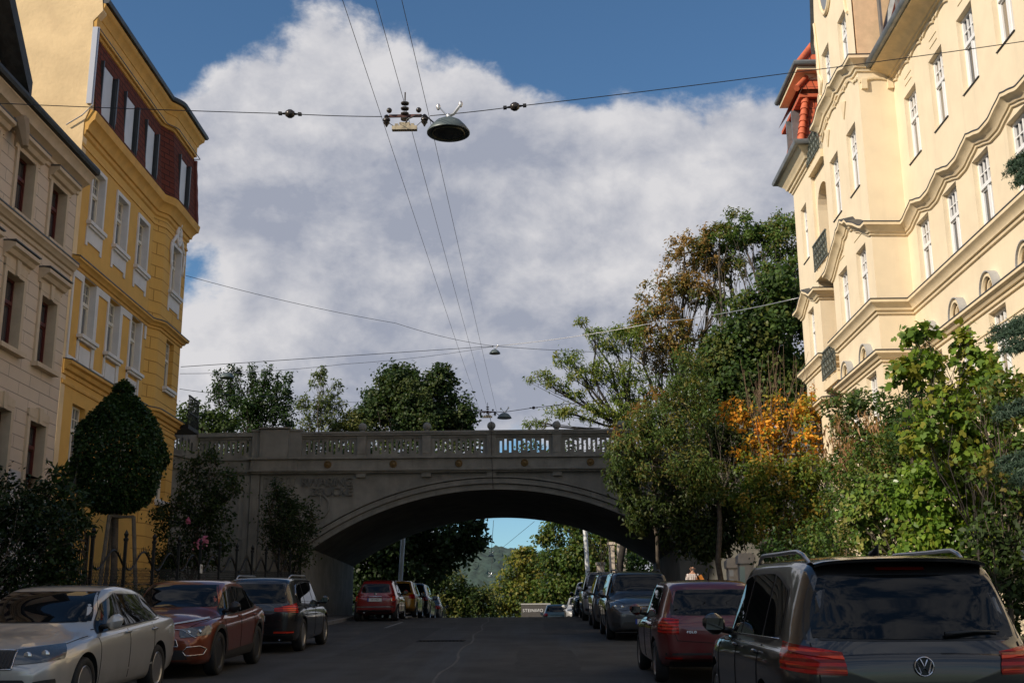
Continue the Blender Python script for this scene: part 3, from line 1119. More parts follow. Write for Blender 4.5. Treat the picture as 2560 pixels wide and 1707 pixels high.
wo.add([(XR, YO3, 1.2), (-26, YO3, 1.2), (-26, YO3, 20.6), (XR, YO3, 20.6)], [(0, 1, 2, 3)])
bpart(wo, 'wall', [OCHRE, OCHRER], OB)
fwm = MB()
fwm.prism([(XO + .001, 1.2), (XO + .001, 16.9), (XO + .15, 17.36), (XO + .0, 20.25), (XO + .28, 20.6), (XO + .22, 21.1), (XO - 1.0, 24.2), (-26, 24.2), (-26, 1.2)], lambda p: (p[0], YO0 - .02, p[1]), lambda p: (p[0], YO0 + .3, p[1]))
bpart(fwm, 'firewall', FIREW, OB)
opath = [(XO, y) for y in np.arange(YO0, YO1, .4)] + [(XO + (XR - XO) * smooth(k / nseg, 0, 1), YO1 + (YO2 - YO1) * k / nseg) for k in range(nseg + 1)] + [(XR, YO3), (-15, YO3 + .002)]
opath = opath[::-1]     # outward must be left of travel


def ocorn(name, prof, mat=OCHRET, path=None, cap=None):
    mb = MB()
    sweep(mb, prof, path or opath)
    o = bpart(mb, name, mat, OB, smooth=40)
    if cap:
        mb = MB()
        d, z = cap
        sweep(mb, [(-.02, z + .07), (d + .02, z + .02), (d + .02, z - .015), (d - .01, z - .015), (-.02, z + .045)], path or opath)
        mb.build('flashing', LEADD, o)
    return o


ocorn('main_cornice', [(0, 16.45), (.06, 16.5), (.07, 16.62), (.13, 16.64), (.16, 16.78), (.26, 16.92), (.32, 16.96), (.34, 17.1), (.36, 17.22), (.1, 17.32), (-.3, 17.34)])
ocorn('frieze_line', [(0, 16.12), (.035, 16.13), (.035, 16.18), (.02, 16.2), (.02, 16.24), (0, 16.25)])
ocorn('string_course', [(0, 12.32), (.05, 12.34), (.06, 12.42), (.12, 12.44), (.16, 12.52), (.24, 12.56), (.24, 12.64), (0, 12.7)], cap=(.24, 12.64))
ocorn('lower_string_course', [(0, 9.12), (.05, 9.14), (.06, 9.24), (.14, 9.27), (.18, 9.38), (.27, 9.42), (.27, 9.52), (0, 9.58)], cap=(.27, 9.52))
ocorn('thin_band', [(0, 8.85), (.04, 8.86), (.05, 8.92), (.03, 8.95), (.03, 8.98), (0, 9.0)])
# mansard storey
ms = MB()
off = [(x - .22, y) if y < YO3 + .001 else (x, y - .2) for x, y in opath]
offt = [(p[0] + .05, p[1]) for p in off]
zb_, zt_ = 17.34, 20.0
SL = [(33.95, .62), (36.05, .62), (38.2, .62)]
SLR = [(41.2, .6)]
PS = lambda u, d, z: (XO + .20 - .20 * (z - zb_) / 2.6 + d, u, z)
PSR = lambda u, d, z: (XR + .20 - .20 * (z - zb_) / 2.6 + d, u, z)
wall_holes(ms, PS, YO0 + .25, YO1, zb_, zt_, [(c - h, c + h, 17.5, 19.25) for c, h in SL], .55)
wall_holes(ms, PSR, YO2, YO3 + .25, zb_, zt_, [(c - h, c + h, 17.5, 19.25) for c, h in SLR], .55)
ms.add([PS(YO1, 0, zb_), PSR(YO2, 0, zb_), PSR(YO2, 0, zt_), PS(YO1, 0, zt_)], [(0, 1, 2, 3)])
ms.add([PSR(YO3 + .25, 0, zb_), (-26, YO3 + .25, zb_), (-26, YO3 + .25, zt_), PSR(YO3 + .25, 0, zt_)], [(0, 1, 2, 3)])
bpart(ms, 'mansard', REDS, OB)
hp = MB()
hp.tube([PSR(YO3 + .27, .03, zb_ - .12 + k * .3) for k in range(10)], [.09 if k % 2 else .075 for k in range(10)], 7)
bpart(hp, 'corner_slates', M('red_slate_corner', (0.13, .03, .02), .6, var=.3, vscale=6), OB)
SHUT = M('pale_roller_blind', (0.52, 0.53, 0.54), 0.35, var=.05)
JAMB = M('slate_grey_cladding', (0.06, 0.065, 0.07), 0.45, .3, var=.15)
for (c, h), Pq in [(s, PS) for s in SL] + [(s, PSR) for s in SLR]:
    d = MB()
    d.box(Pq(0, 0, 18)[0] - .56, Pq(0, 0, 18)[0] + .02, c + h - .05, c + h + .05, 17.5, 19.3)
    do_ = bpart(d, 'dormer_window', JAMB, OB)
    d = MB()
    d.box(Pq(0, 0, 18)[0] - .56, Pq(0, 0, 18)[0] + .01, c - h - .04, c - h + .02, 17.5, 19.3)
    d.build('jamb', JAMB, do_)
    b = MB()
    b.box(Pq(0, 0, 18)[0] - .5, Pq(0, 0, 18)[0] - .46, c - h + .02, c + h - .05, 17.5, 19.25)
    b.box(Pq(0, 0, 18)[0] - .44, Pq(0, 0, 18)[0] - .02, c + h - .09, c + h - .052, 17.55, 19.2)
    b.build('blind', [JAMB], do_)
    b = MB()
    b.box(Pq(0, 0, 18)[0] - .12, Pq(0, 0, 18)[0] - .09, c - h + .02, c + h - .24, 17.5, 19.25)
    b.build('shutter', SHUT, do_)
# upper cornice and roof edge
p_up = [(x - .0, y) for x, y in opath]
ocorn('upper_cornice', [(0, 19.9), (.04, 19.92), (.05, 20.0), (.12, 20.02), (.12, 20.42), (.15, 20.44), (.18, 20.55), (.28, 20.68), (.32, 20.72), (.34, 20.84), (0, 20.92)], path=p_up)
mb = MB()
sweep(mb, [(.28, 20.85), (.42, 20.87), (.46, 20.95), (.44, 21.02), (.36, 20.98), (-.6, 21.5), (-1.5, 22.3)], p_up)
eo = bpart(mb, 'roof', LEADD, OB, smooth=50)
mb = MB()
mb.add([(-14.6, YO0 + .3, 22.2), (-14.6, YO3, 22.2), (-26, YO3, 23.5), (-26, YO0 + .3, 23.5)], [(0, 1, 2, 3)])
mb.build('flat_roof', LEADD, eo).location = (0, 0, 0)
mb = MB()
sweep(mb, [(.22, 20.0), (.235, 20.0), (.235, 19.97), (.22, 19.97)], p_up)
bpart(mb, 'drip_edge', LEADD, OB)
dp = MB()
dp.box(-13.46, -13.30, YO0 - .1, YO0 - .03, 17.45, 20.0)
dp.tube([(-13.27, YO0 - .06, 20.0), (-13.27, YO0 - .06, 17.4), (-13.55, YO0 - .1, 17.05), (-14.0, YO0 - .1, 16.75)], .02, 6)
bpart(dp, 'verge_trim', M('zinc_trim', (.5, .5, .52), .35, .6), OB)
# windows with white surrounds
CREAMF = M('cream_window_frame', (0.66, 0.62, 0.52), 0.4, var=.04)
sb = MB()
for Pq, cs in ((PO, OC), (PR, [OCR])):
    for c in cs:
        ss = MB()
        for (a, b, z0, z1) in ((c - .6, c - .494, 14.05, 15.92), (c + .494, c + .6, 14.05, 15.92), (c - .494, c + .494, 15.79, 15.92)):
            x = Pq(0, 0, 0)[0]
            ss.box(x - .26, x + .05, a, b, z0, z1)
        x = Pq(0, 0, 0)[0]
        ss.box(x - .02, x + .16, c - .68, c + .68, 13.94, 14.05)
        ss.box(x - .02, x + .11, c - .62, c + .62, 13.86, 13.94)
        ap = [(c - .66, 13.86), (c + .66, 13.86), (c + .66, 13.28), (c + .52, 13.28), (c + .52, 13.42), (c - .52, 13.42), (c - .52, 13.28), (c - .66, 13.28)]
        ss.prism(ap, lambda p: (x + .004, p[0], p[1]), lambda p: (x + .035, p[0], p[1]))
        bpart(ss, 'window_surround', WHITEP, OB)
# middle storey: white band, panels, sills
x = XO
sb.box(x + .003, x + .045, YO0 + .1, YO1 - .05, 12.02 + .3, 12.3 + .016)
sb.box(x + .003, x + .045, YO1 - .2, YO1 - .05, 11.85, 12.32)
for c in OC:
    for a, b in ((c - .62, c - .494), (c + .494, c + .62)):
        sb.box(x - .25, x + .04, a, b, 9.72, 12.318)
    sb.box(x - .02, x + .19, c - .68, c + .68, 10.40, 10.5)
    sb.box(x - .02, x + .13, c - .62, c + .62, 10.32, 10.4)
    sb.box(x + .003, x + .03, c - .42, c + .42, 9.7, 10.2)
edges = [YO0 + .14] + [v for c in OC for v in (c - .62, c + .62)]
for k in range(0, 6, 2):
    a, b = edges[k], edges[k + 1]
    for (p, q_, z0, z1) in ((a, b, 9.62, 9.74), (a, a + .1, 9.74, 12.1), (b - .0, b + .0001, 9.74, 12.1), (a, b, 12.1, 12.318)):
        if q_ - p > .01:
            sb.box(x + .003, x + .042, p, q_ - .003, z0, z1)
sb.box(x + .003, x + .04, OC[-1] + .625, OC[-1] + .9, 9.62, 9.74)
# right part and ground floor
for c, z, Pq in ((OCR, 10.498, PR), (OCR, 6.498, PR), (OC[0], 6.55, PO), (OC[1], 6.55, PO), (OC[2], 6.55, PO)):
    x = Pq(0, 0, 0)[0]
    ss = MB()
    ss.box(x - .02, x + .17, c - .6, c + .6, z - .1, z)
    ss.box(x - .02, x + .11, c - .56, c + .56, z - .19, z - .1)
    bpart(ss, 'window_sill', WHITEP, OB)
bpart(sb, 'white_band', WHITEP, OB)
# stucco wreath over the corner window
wr = MB()
x = XR + .05
wr.tube([(x, OCR + .22 * math.cos(a), 16.3 + .36 * math.sin(a)) for a in np.linspace(0, 2 * math.pi, 18)], .07, 6)
wr.tube([(x, OCR + .13 * math.cos(a), 16.3 + .2 * math.sin(a)) for a in np.linspace(0, 2 * math.pi, 14)], .05, 6)
for s in (-1, 1):
    wr.tube([(x, OCR + s * (.25 + .1 * k + .03 * math.sin(k * 2)), 16.25 - .09 * k - .03 * math.cos(k * 1.7)) for k in range(6)], [.08, .07, .08, .06, .07, .04], 6)
    wr.tube([(x, OCR + s * (.75 + .04 * math.sin(k)), 15.8 - .14 * k) for k in range(7)], [.06, .05, .06, .045, .05, .04, .02], 6)
wr.sphere((x, OCR, 16.72), .12, 8, 6)
bpart(wr, 'stucco_wreath', WHITEP, OB, smooth=True)
for c in OC:
    put('o3', 1.0, 1.75, PANE_L, (XO, c, 14.05), R(-90), OB, fm=CREAMF, depth=.24)
    put('o2', 1.0, 1.8, PANE_L, (XO, c, 10.5), R(-90), OB, fm=CREAMF, depth=.24)
    put('o1', 1.0, 1.9, PANE_L, (XO, c, 6.55), R(-90), OB, fm=CREAMF, depth=.24)
put('o3', 1.0, 1.75, PANE_L, (XR, OCR, 14.05), R(-90), OB, fm=CREAMF, depth=.24)
put('o2', .9, 1.75, PANE_L, (XR, OCR, 10.5), R(-90), OB, fm=CREAMF, depth=.24)
put('o1', 1.0, 1.85, PANE_L, (XR, OCR, 6.5), R(-90), OB, fm=CREAMF, depth=.24)
# iron balcony on the gable end, seen past the corner
bl = MB()
bl.box(-13.9, -12.75, YO3 + .02, YO3 + 1.4, 9.3, 9.44)
for k in range(9):
    bl.box(-12.8, -12.77, YO3 + .05 + k * .16, YO3 + .08 + k * .16, 9.44, 10.5)
bl.box(-12.81, -12.75, YO3 + .02, YO3 + 1.4, 10.5, 10.55)
bl.box(-12.81, -12.75, YO3 + .02, YO3 + 1.4, 9.9, 9.94)
bpart(bl, 'balcony', M('black_iron', (.012, .012, .012), .5, .5), OB)

# ---------------------------------------------------------------- left: beige terrace house
BEIGE = brick_mat('beige_ashlar_plaster', (0.62, 0.50, 0.375), (0.605, 0.485, 0.365), (0.36, 0.29, 0.23), 'yz', 1.3, 0.345, 0.012, 0.5, 0.85, 0.03, 0.12)
BEIGET = M('beige_moulding', (0.55, 0.435, 0.30), 0.8, var=0.08, vscale=2.5, streak=0.25)
GREYP = M('plinth_plaster', (0.46, 0.45, 0.45), 0.85, var=.1, vscale=2)
REDF = M('dark_red_window_frame', (0.085, 0.016, 0.012), 0.4, var=.1)
ROOFD = M('dark_tile_roof', (0.022, 0.023, 0.022), 0.6, var=.4, vscale=5, bump=.6, bscale=12)
TB = thing('terrace_house', 'beige terrace house with dark red windows and ledges over them', 'building', (-13.5, 26, 1.6))
XT = -13.5
PT = lambda u, d, z: (XT + d, u, z)
TC = [31.2 - 2.2 * k for k in range(6)]
TR = [(12.52, 14.25), (9.0, 10.9), (5.6, 7.42)]
wt = MB()
wall_holes(wt, PT, 17.5, YO0 - .03, 6.0, 15.2, [(c - .52, c + .52, max(a, 6.0), b) for c in TC for a, b in TR], .3)
wt.cur = 1
wall_holes(wt, PT, 17.5, YO0 - .03, -1, 6.0, [(c - .52, c + .52, 5.6, 6.0) for c in TC], .3)
wt.add([(XT, 17.5, -1), (-26, 17.5, -1), (-26, 17.5, 15.2), (XT, 17.5, 15.2)], [(0, 1, 2, 3)])
wt.add([(-26, 17.5, -1), (-26, YO0 - .03, -1), (-26, YO0 - .03, 15.2), (-26, 17.5, 15.2)], [(0, 1, 2, 3)])
bpart(wt, 'wall', [BEIGE, GREYP], TB)
tp = [(XT, YO0 - .03), (XT, 17.5), (-20, 17.49)]


def tcorn(name, prof, path=tp, cap=None):
    mb = MB()
    sweep(mb, prof, path)
    o = bpart(mb, name, BEIGET, TB, smooth=40)
    if cap:
        d, z = cap
        mb = MB()
        sweep(mb, [(-.02, z + .07), (d + .02, z + .02), (d + .02, z - .02), (d - .01, z - .02), (-.02, z + .04)], path)
        mb.build('flashing', LEADD, o)


tcorn('cornice', [(0, 14.5), (.05, 14.52), (.06, 14.62), (.12, 14.64), (.14, 14.72), (.3, 14.82), (.36, 14.84), (.4, 14.98), (.5, 15.06), (.5, 15.1), (0, 15.15)])
tcorn('ledge', [(0, 12.0), (.06, 12.02), (.07, 12.12), (.14, 12.14), (.2, 12.24), (.24, 12.26), (.24, 12.36), (0, 12.42)], cap=(.24, 12.36))
mb = MB()
sweep(mb, [(.42, 15.1), (.6, 15.12), (.64, 15.2), (.62, 15.3), (.3, 15.3), (-4.4, 17.2), (-8.5, 15.3)], tp[:2])
mb.add([(-13.0, 17.55, 15.2), (-17.9, 17.55, 17.2), (-26, 17.55, 15.2)], [(0, 1, 2)])
bpart(mb, 'roof', ROOFD, TB)
# tall cross gable with its dark verge at the left edge of view
mb = MB()
gp = [(27.3, 15.2), (20.0, 15.2), (20.0, 15.6), (23.6, 19.6), (27.3, 15.6)]
mb.prism(gp, lambda p: (XT + .02, p[0], p[1]), lambda p: (XT - 5, p[0], p[1]))
bpart(mb, 'gable', BEIGE, TB)
mb = MB()
for a, b in (((27.75, 15.25), (23.6, 19.85)), ((19.5, 15.25), (23.6, 19.85))):
    dz = .5
    mb.add([(XT + .55, a[0], a[1]), (XT + .55, b[0], b[1]), (XT - 5, b[0], b[1]), (XT - 5, a[0], a[1]),
            (XT + .55, a[0], a[1] + dz), (XT + .55, b[0], b[1] + dz), (XT - 5, b[0], b[1] + dz), (XT - 5, a[0], a[1] + dz)],
           [(0, 1, 2, 3), (7, 6, 5, 4), (0, 4, 5, 1), (1, 5, 6, 2), (2, 6, 7, 3), (3, 7, 4, 0)])
bpart(mb, 'gable_verge', ROOFD, TB)
for c in TC:
    x = XT
    for (z0, pz) in ((12.52, 14.25), (9.0, 10.9), (5.6, 7.42)):
        w = .66
        sr = MB()
        # moulded surround
        for a, b, s0, s1 in ((c - w, c - .514, z0, pz + .14), (c + .514, c + w, z0, pz + .14), (c - .514, c + .514, pz - .006, pz + .14)):
            sr.box(x - .3, x + .06, a, b, s0, s1)
        sr.box(x - .02, x + .2, c - .74, c + .74, z0 - .14, z0 - .02)
        if pz < 14:
            sr.prism([(c - .66, pz + .1), (c + .66, pz + .1), (c + .66, pz + .3), (c + .1, pz + .38), (c - .1, pz + .38), (c - .66, pz + .3)], lambda p: (x + .0, p[0], p[1]), lambda p: (x + .07, p[0], p[1]))
            sr.prism([(c - .08, pz - .02), (c + .08, pz - .02), (c + .12, pz + .4), (c - .12, pz + .4)], lambda p: (x + .0, p[0], p[1]), lambda p: (x + .12, p[0], p[1]))
        bpart(sr, 'window_surround', BEIGET, TB)
    for z in (14.42, 11.3):
        pd = MB()
        P = [(.0, z - .1), (.05, z - .1), (.07, z), (.16, z + .02), (.22, z + .12), (.32, z + .16), (.32, z + .26), (.0, z + .34)]
        P = [(d, zz - .12 if z > 14 else zz) for d, zz in P]
        pd.prism(P, lambda p: (x + p[0], c - .78, p[1]), lambda p: (x + p[0], c + .78, p[1]))
        po_ = bpart(pd, 'pediment', BEIGET, TB)
        mb = MB()
        zz = 14.56 if z > 14 else 11.6
        mb.box(XT - .0, XT + .335, c - .8, c + .8, zz + .002, zz + .035)
        mb.build('flashing', LEADD, po_)
for c in TC:
    for (a, b) in TR:
        put('t', 1.04, b - a, PANE_D, (XT, c, a), R(-90), TB, fm=REDF, depth=.28, style='half', transom=.66)
cn = MB()
for k in range(4):
    y = 27.9
    cn.tube([(XT + .14 + .1 * k, y, 14.9 - .3 * k + .15 * math.sin(k)) for k in range(4)], [.2, .24, .18, .1], 7)
bpart(cn, 'console', BEIGET, TB)

# lower house next in the row: out of view, it shades the street and shows in the car windows
NB = thing('neighbour_house', 'lower beige house next to the terrace house down the street', 'building', (-13.5, -4, -.2))
nb = MB()
NC = [15.6 - 2.4 * k for k in range(17)]
NR = [(9.6, 11.5), (5.9, 7.9), (2.2, 4.2)]
wall_holes(nb, PT, -26.0, 17.48, -2, 14.6, [(c - .52, c + .52, a, b) for c in NC for a, b in NR], .25)
nb.add([(XT, 17.46, -2), (-26, 17.46, -2), (-26, 17.46, 14), (XT, 17.46, 14)], [(0, 1, 2, 3)])
nb.add([(XT, -26, -2), (-26, -26, -2), (-26, -26, 14), (XT, -26, 14)], [(0, 1, 2, 3)])
bpart(nb, 'wall', M('pale_beige_plaster', (.58, .50, .40), .85, var=.08, vscale=1.5), NB)
nb = MB()
sweep(nb, [(0, 14.3), (.08, 14.35), (.15, 14.5), (.4, 14.65), (.45, 14.85), (-4.4, 16.6), (-8.5, 14.8)], [(XT, 17.47), (XT, -26)])
bpart(nb, 'roof', ROOFD, NB)
nb = MB()
sweep(nb, [(0, 8.5), (.1, 8.55), (.16, 8.7), (0, 8.8)], [(XT, 17.47), (XT, -26)])
bpart(nb, 'ledge', BEIGET, NB)
for c in NC:
    for (a, b) in NR:
        put('n', 1.04, b - a, PANE_L, (XT, c, a), R(-90), NB, fm=WHITEF, depth=.22, style='half', transom=.66)
# ---------------------------------------------------------------- stone arch bridge
CONC = M('weathered_concrete', (0.20, 0.192, 0.168), 0.9, var=0.18, vscale=1.3, bump=0.5, bscale=45, streak=0.55, stain=(0.09, 0.087, 0.078), stain_amt=0.6)
CONC2 = M('weathered_concrete_trim', (0.19, 0.182, 0.158), 0.9, var=0.2, vscale=2.0, bump=0.5, bscale=60, streak=0.6)
GILT = M('dull_gilt', (0.13, 0.08, 0.025), 0.6, 0.3, var=.3, vscale=20)
YF, YR = 45.5, 56.0
BX, BR = -1.6, 12.2
HALF, SPR = 7.0, 5.12
APEX = 7.33
BG = thing('arch_bridge', 'grey concrete arch bridge with slotted parapet crossing over the street', 'bridge', (BX, YF, 2.4))


def arch_z(x, dr=0.0):
    r = BR + dr
    return APEX + dr - (r - math.sqrt(max(0.0, r * r - (x - BX) ** 2)))


bm_ = MB()
xs = [BX - HALF + 2 * HALF * k / 56 for k in range(57)]
ZT = 8.1
pts = [(x, arch_z(x)) for x in xs]
for Y in (YF, YR):
    for (x0, z0), (x1, z1) in zip(pts[:-1], pts[1:]):
        bm_.add([(x0, Y, z0), (x1, Y, z1), (x1, Y, ZT), (x0, Y, ZT)], [(0, 1, 2, 3)])
    for x0, x1 in ((-13.4, BX - HALF), (BX + HALF, 24)):
        bm_.add([(x0, Y, 0), (x1, Y, 0), (x1, Y, ZT), (x0, Y, ZT)], [(0, 1, 2, 3)])
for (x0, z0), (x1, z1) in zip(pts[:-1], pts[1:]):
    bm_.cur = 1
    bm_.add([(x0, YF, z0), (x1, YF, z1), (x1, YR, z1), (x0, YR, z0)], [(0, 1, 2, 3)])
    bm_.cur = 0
for x in (BX - HALF, BX + HALF):
    bm_.add([(x, YF, 0), (x, YR, 0), (x, YR, arch_z(x)), (x, YF, arch_z(x))], [(0, 1, 2, 3)])
bm_.add([(-13.4, YF, ZT), (24, YF, ZT), (24, YR, ZT), (-13.4, YR, ZT)], [(0, 1, 2, 3)])
bm_.add([(24, YF, 0), (24, YR, 0), (24, YR, ZT), (24, YF, ZT)], [(0, 1, 2, 3)])
bm_.add([(-13.4, YF, 0), (-13.4, YR, 0), (-13.4, YR, ZT), (-13.4, YF, ZT)], [(0, 1, 2, 3)])
SHADECONC = M('shade_toned_concrete', (0.075, 0.072, 0.062), 0.95, var=0.3, vscale=1.2, bump=0.4, bscale=30, streak=0.4)  # vault underside: deep shade painted in as a darker concrete colour
bpart(bm_, 'arch_wall', [CONC, SHADECONC], BG)


def ring_mould(dr0, dr1, proud, name):
    mb = MB()
    a, b = [], []
    for k in range(49):
        th = -0.612 + 1.224 * k / 48
        a.append((BX + (BR + dr0) * math.sin(th), APEX - BR + (BR + dr0) * math.cos(th)))
        b.append((BX + (BR + dr1) * math.sin(th), APEX - BR + (BR + dr1) * math.cos(th)))
    P = [[(a[k][0], YF - .002, a[k][1]), (a[k][0], YF - proud, a[k][1]), (b[k][0], YF - proud, b[k][1]), (b[k][0], YF - .002, b[k][1])] for k in range(49)]
    mb.grid(P)
    bpart(mb, name, CONC2, BG)


ring_mould(0.004, .20, .06, 'arch_moulding')
ring_mould(.235, .42, .15, 'arch_moulding')
ring_mould(.455, .50, .20, 'arch_moulding')
fa = MB()
pth = [(24, YF), (5.85, YF), (5.85, YF - .12), (-9.35, YF - .12), (-9.35, YF - .2), (-10.95, YF - .2), (-10.95, YF), (-13.25, YF), (-14.1, YF - 2.4)]
sweep(fa, [(0, 7.98), (.06, 8.0), (.07, 8.06), (.16, 8.07), (.17, 8.13), (.10, 8.15), (.10, 8.52), (.2, 8.54), (.2, 8.6), (0, 8.62)], pth[::-1][::-1])
bpart(fa, 'fascia', CONC2, BG)
PY = YF - .05


def panel(x0, x1, name='parapet_panel', zt=9.47, slots=11):
    mb = MB()
    f = lambda u, d, z: (u, PY - .0 - d, z)
    a, b = x0 + .1, x1 - .1
    pit = (b - a) / slots
    hs = []
    for k in range(slots):
        c = a + pit * (k + .5)
        up_ = k % 2
        hs.append((c - pit * .26, c + pit * .26, 8.76 + .1 * up_, 9.24 + .08 * up_))
    wall_holes(mb, f, x0, x1, 8.62, zt, hs, .16)
    g = lambda u, d, z: (u, PY + .16 + d, z)
    wall_holes(mb, g, x0, x1, 8.62, zt, hs, .0)
    mb.box(x0, x1, PY - .045, PY - .001, 9.37, 9.46)
    mb.box(x0, x1, PY - .045, PY - .001, 8.622, 8.70)
    bpart(mb, name, CONC2, BG, fix=True)


posts = [-6.78, -4.25, -1.73, .82, 3.35, 5.88]
for i, x in enumerate(posts):
    mb = MB()
    mb.box(x - .18, x + .18, PY - .1, PY + .26, 8.62, 9.462)
    mb.box(x - .15, x + .15, PY - .12, PY - .101, 8.75, 9.36)
    po = bpart(mb, 'post', CONC2, BG)
    mb = MB()
    mb.lathe([(.13, 9.62), (.11, 9.66), (.09, 9.68)], (x, PY + .08, 0), 16)
    mb.sphere((x, PY + .08, 9.83), .165, 18, 12)
    mb.build('ball', CONC, po, smooth=60)
    mb = MB()
    mb.box(x - .18, x + .18, YF - .15, YF - .002, 7.84, 7.985)
    bpart(mb, 'bracket', CONC2, BG)
for a, b in zip(posts[:-1], posts[1:]):
    panel(a + .18, b - .18)
panel(-9.12, posts[0] - .18)
panel(-13.15, -11.07, slots=10)
mb = MB()
mb.box(-9.12, 8.2, PY - .14, PY + .3, 9.464, 9.54)
mb.box(-9.12, 8.2, PY - .18, PY + .34, 9.541, 9.62)
mb.box(-13.2, -11.06, PY - .14, PY + .3, 9.464, 9.62)
bpart(mb, 'coping', CONC, BG)
mb = MB()
mb.box(-11.06, -9.12, PY - .12, PY + .35, 8.62, 9.66)
mb.box(-10.72, -9.62, PY - .26, PY - .121, 8.62, 9.7)
mb.box(-11.1, -9.08, PY - .17, PY + .4, 9.661, 9.74)
mb.box(-10.78, -9.56, PY - .32, PY + .4, 9.742, 9.8)
mb.box(-9.88, -9.86, PY - .27, PY - .262, 8.85, 9.68)
bpart(mb, 'pier', CONC, BG)
mb = MB()
mb.box(6.06, 8.1, PY - .2, PY + .35, 8.62, 9.8)
bpart(mb, 'pier', CONC, BG)
mb = MB()
mb.box(8.2, 24, PY - .1, PY + .25, 8.62, 9.6)
mb.box(-13.4, 24, YR - .3, YR, 8.1, 9.3)
bpart(mb, 'parapet_wall', CONC2, BG)
mb = MB()
f = lambda u, d, z: (-13.2 - .35 * u, 45.45 - .94 * u + 0 * d, z)
wall_holes(mb, f, 0, 2.5, 0.5, 9.62, [(.35 + .2 * k, .45 + .2 * k, 8.76 + .1 * (k % 2), 9.22 + .1 * (k % 2)) for k in range(9)], 0)
f2 = lambda u, d, z: (-13.36 - .35 * u, 45.5 - .94 * u + 0 * d, z)
wall_holes(mb, f2, 0, 2.5, 0.5, 9.62, [(.35 + .2 * k, .45 + .2 * k, 8.76 + .1 * (k % 2), 9.22 + .1 * (k % 2)) for k in range(9)], 0)
bpart(mb, 'wing_wall', CONC2, BG, fix=False)
mb = MB()
for r0, r1, d in ((.135, .11, .03),):
    pass
for k in range(6):
    x = -8.06 + 2.54 * k
    mb = MB()
    rot = Matrix.Rotation(R(90), 3, 'X')
    mb.lathe([(.145, 0), (.145, .025), (.12, .04), (.10, .02), (.07, .025), (.04, .05), (.0001, .055)], (x, YF - .225, 8.33), 20, rot)
    for j in range(10):
        a = j * 2 * math.pi / 10
        mb.sphere((x + .095 * math.cos(a), YF - .25, 8.33 + .095 * math.sin(a)), .018, 6, 4)
    bpart(mb, 'rosette', GILT, BG, smooth=40)
# pilaster strips, sunk panel and raised bars on the left abutment
mb = MB()
for x0, x1, d in ((-11.3, -11.1, .05), (-11.05, -10.72, .12), (-10.68, -10.58, .05)):
    mb.box(x0, x1, YF - d, YF - .001, 0.5, 7.97)
bpart(mb, 'pilaster', CONC2, BG)
mb = MB()
for (x0, x1, z0, z1) in ((-13.1, -11.5, 7.5, 7.56), (-11.56, -11.5, 4.0, 7.5), (-12.9, -11.7, 7.28, 7.33), (-11.75, -11.7, 4.2, 7.28), (-13.1, -11.3, 5.5, 5.56)):
    mb.box(x0, x1, YF - .04, YF - .001, z0, z1)
mb.box(-8.36, -8.32, YF - .04, YF - .001, 6.1, 7.4)
for k in range(4):
    mb.box(-10.42 + .3 * k, -10.28 + .3 * k, YF - .06, YF - .001, 6.7 + .12 * (k % 2), 7.82)
    mb.box(-10.46 + .3 * k, -10.24 + .3 * k, YF - .08, YF - .001, 7.821, 7.88)
mb.box(-9.5, -8.45, YF - .05, YF - .001, 6.15, 6.2)
mb.tube([(-8.5 - .5 * math.cos(a), YF - .03, 6.75 + .5 * math.sin(a)) for a in np.linspace(0, 5, 20)], .04, 5)
bpart(mb, 'relief', CONC2, BG)
for s_, z in (('RWARING', 7.66), ('BRÜCKE', 7.29)):
    text_mesh('lettering', s_, .46, M('shadow_toned_letters', (.13, .125, .11), .9), BG, basis((1, 0, 0), (0, 0, 1), (0, -1, 0), Vector((-7.08, YF - .04, z)) - BG.location), .04, 'RIGHT', 0.92)  # letters coloured darker than the wall in place of their relief shadows

# ---------------------------------------------------------------- overhead wires and hanging lamps
WIRE = M('dark_wire', (0.03, 0.03, 0.032), 0.5, 0.4)
WIREL = M('bright_wire', (0.45, 0.45, 0.46), 0.4, 0.6)
INSUL = M('brown_glazed_insulator', (0.035, 0.028, 0.024), 0.25)
LAMPM = M('grey_green_lamp_metal', (0.10, 0.125, 0.125), 0.45, 0.2, var=.12)
LAMPU = M('lamp_glass', (0.028, 0.032, 0.030), 0.2)
ALU = M('aluminium_fitting', (0.6, 0.6, 0.6), 0.35, 0.8)
RUST = M('rusty_bar', (0.10, 0.045, 0.04), 0.8, var=.4, vscale=12)
CERAM = M('pale_ceramic', (0.38, 0.32, 0.22), 0.6, var=.35, vscale=15)


def wire(label, pts, r=.011, mat=WIRE, sag=0.0, n=10, group=None):
    """Wire strung through given points, each span sagging a little."""
    P = []
    for a, b in zip(pts[:-1], pts[1:]):
        a, b = Vector(a), Vector(b)
        for k in range(n):
            u = k / n
            p = a.lerp(b, u)
            p.z -= sag * 4 * u * (1 - u)
            P.append(p)
    P.append(Vector(pts[-1]))
    mb = MB()
    mb.tube(P, r, 5)
    return tag(mb.build('overhead_wire', mat, smooth=True), label, 'wire', group)


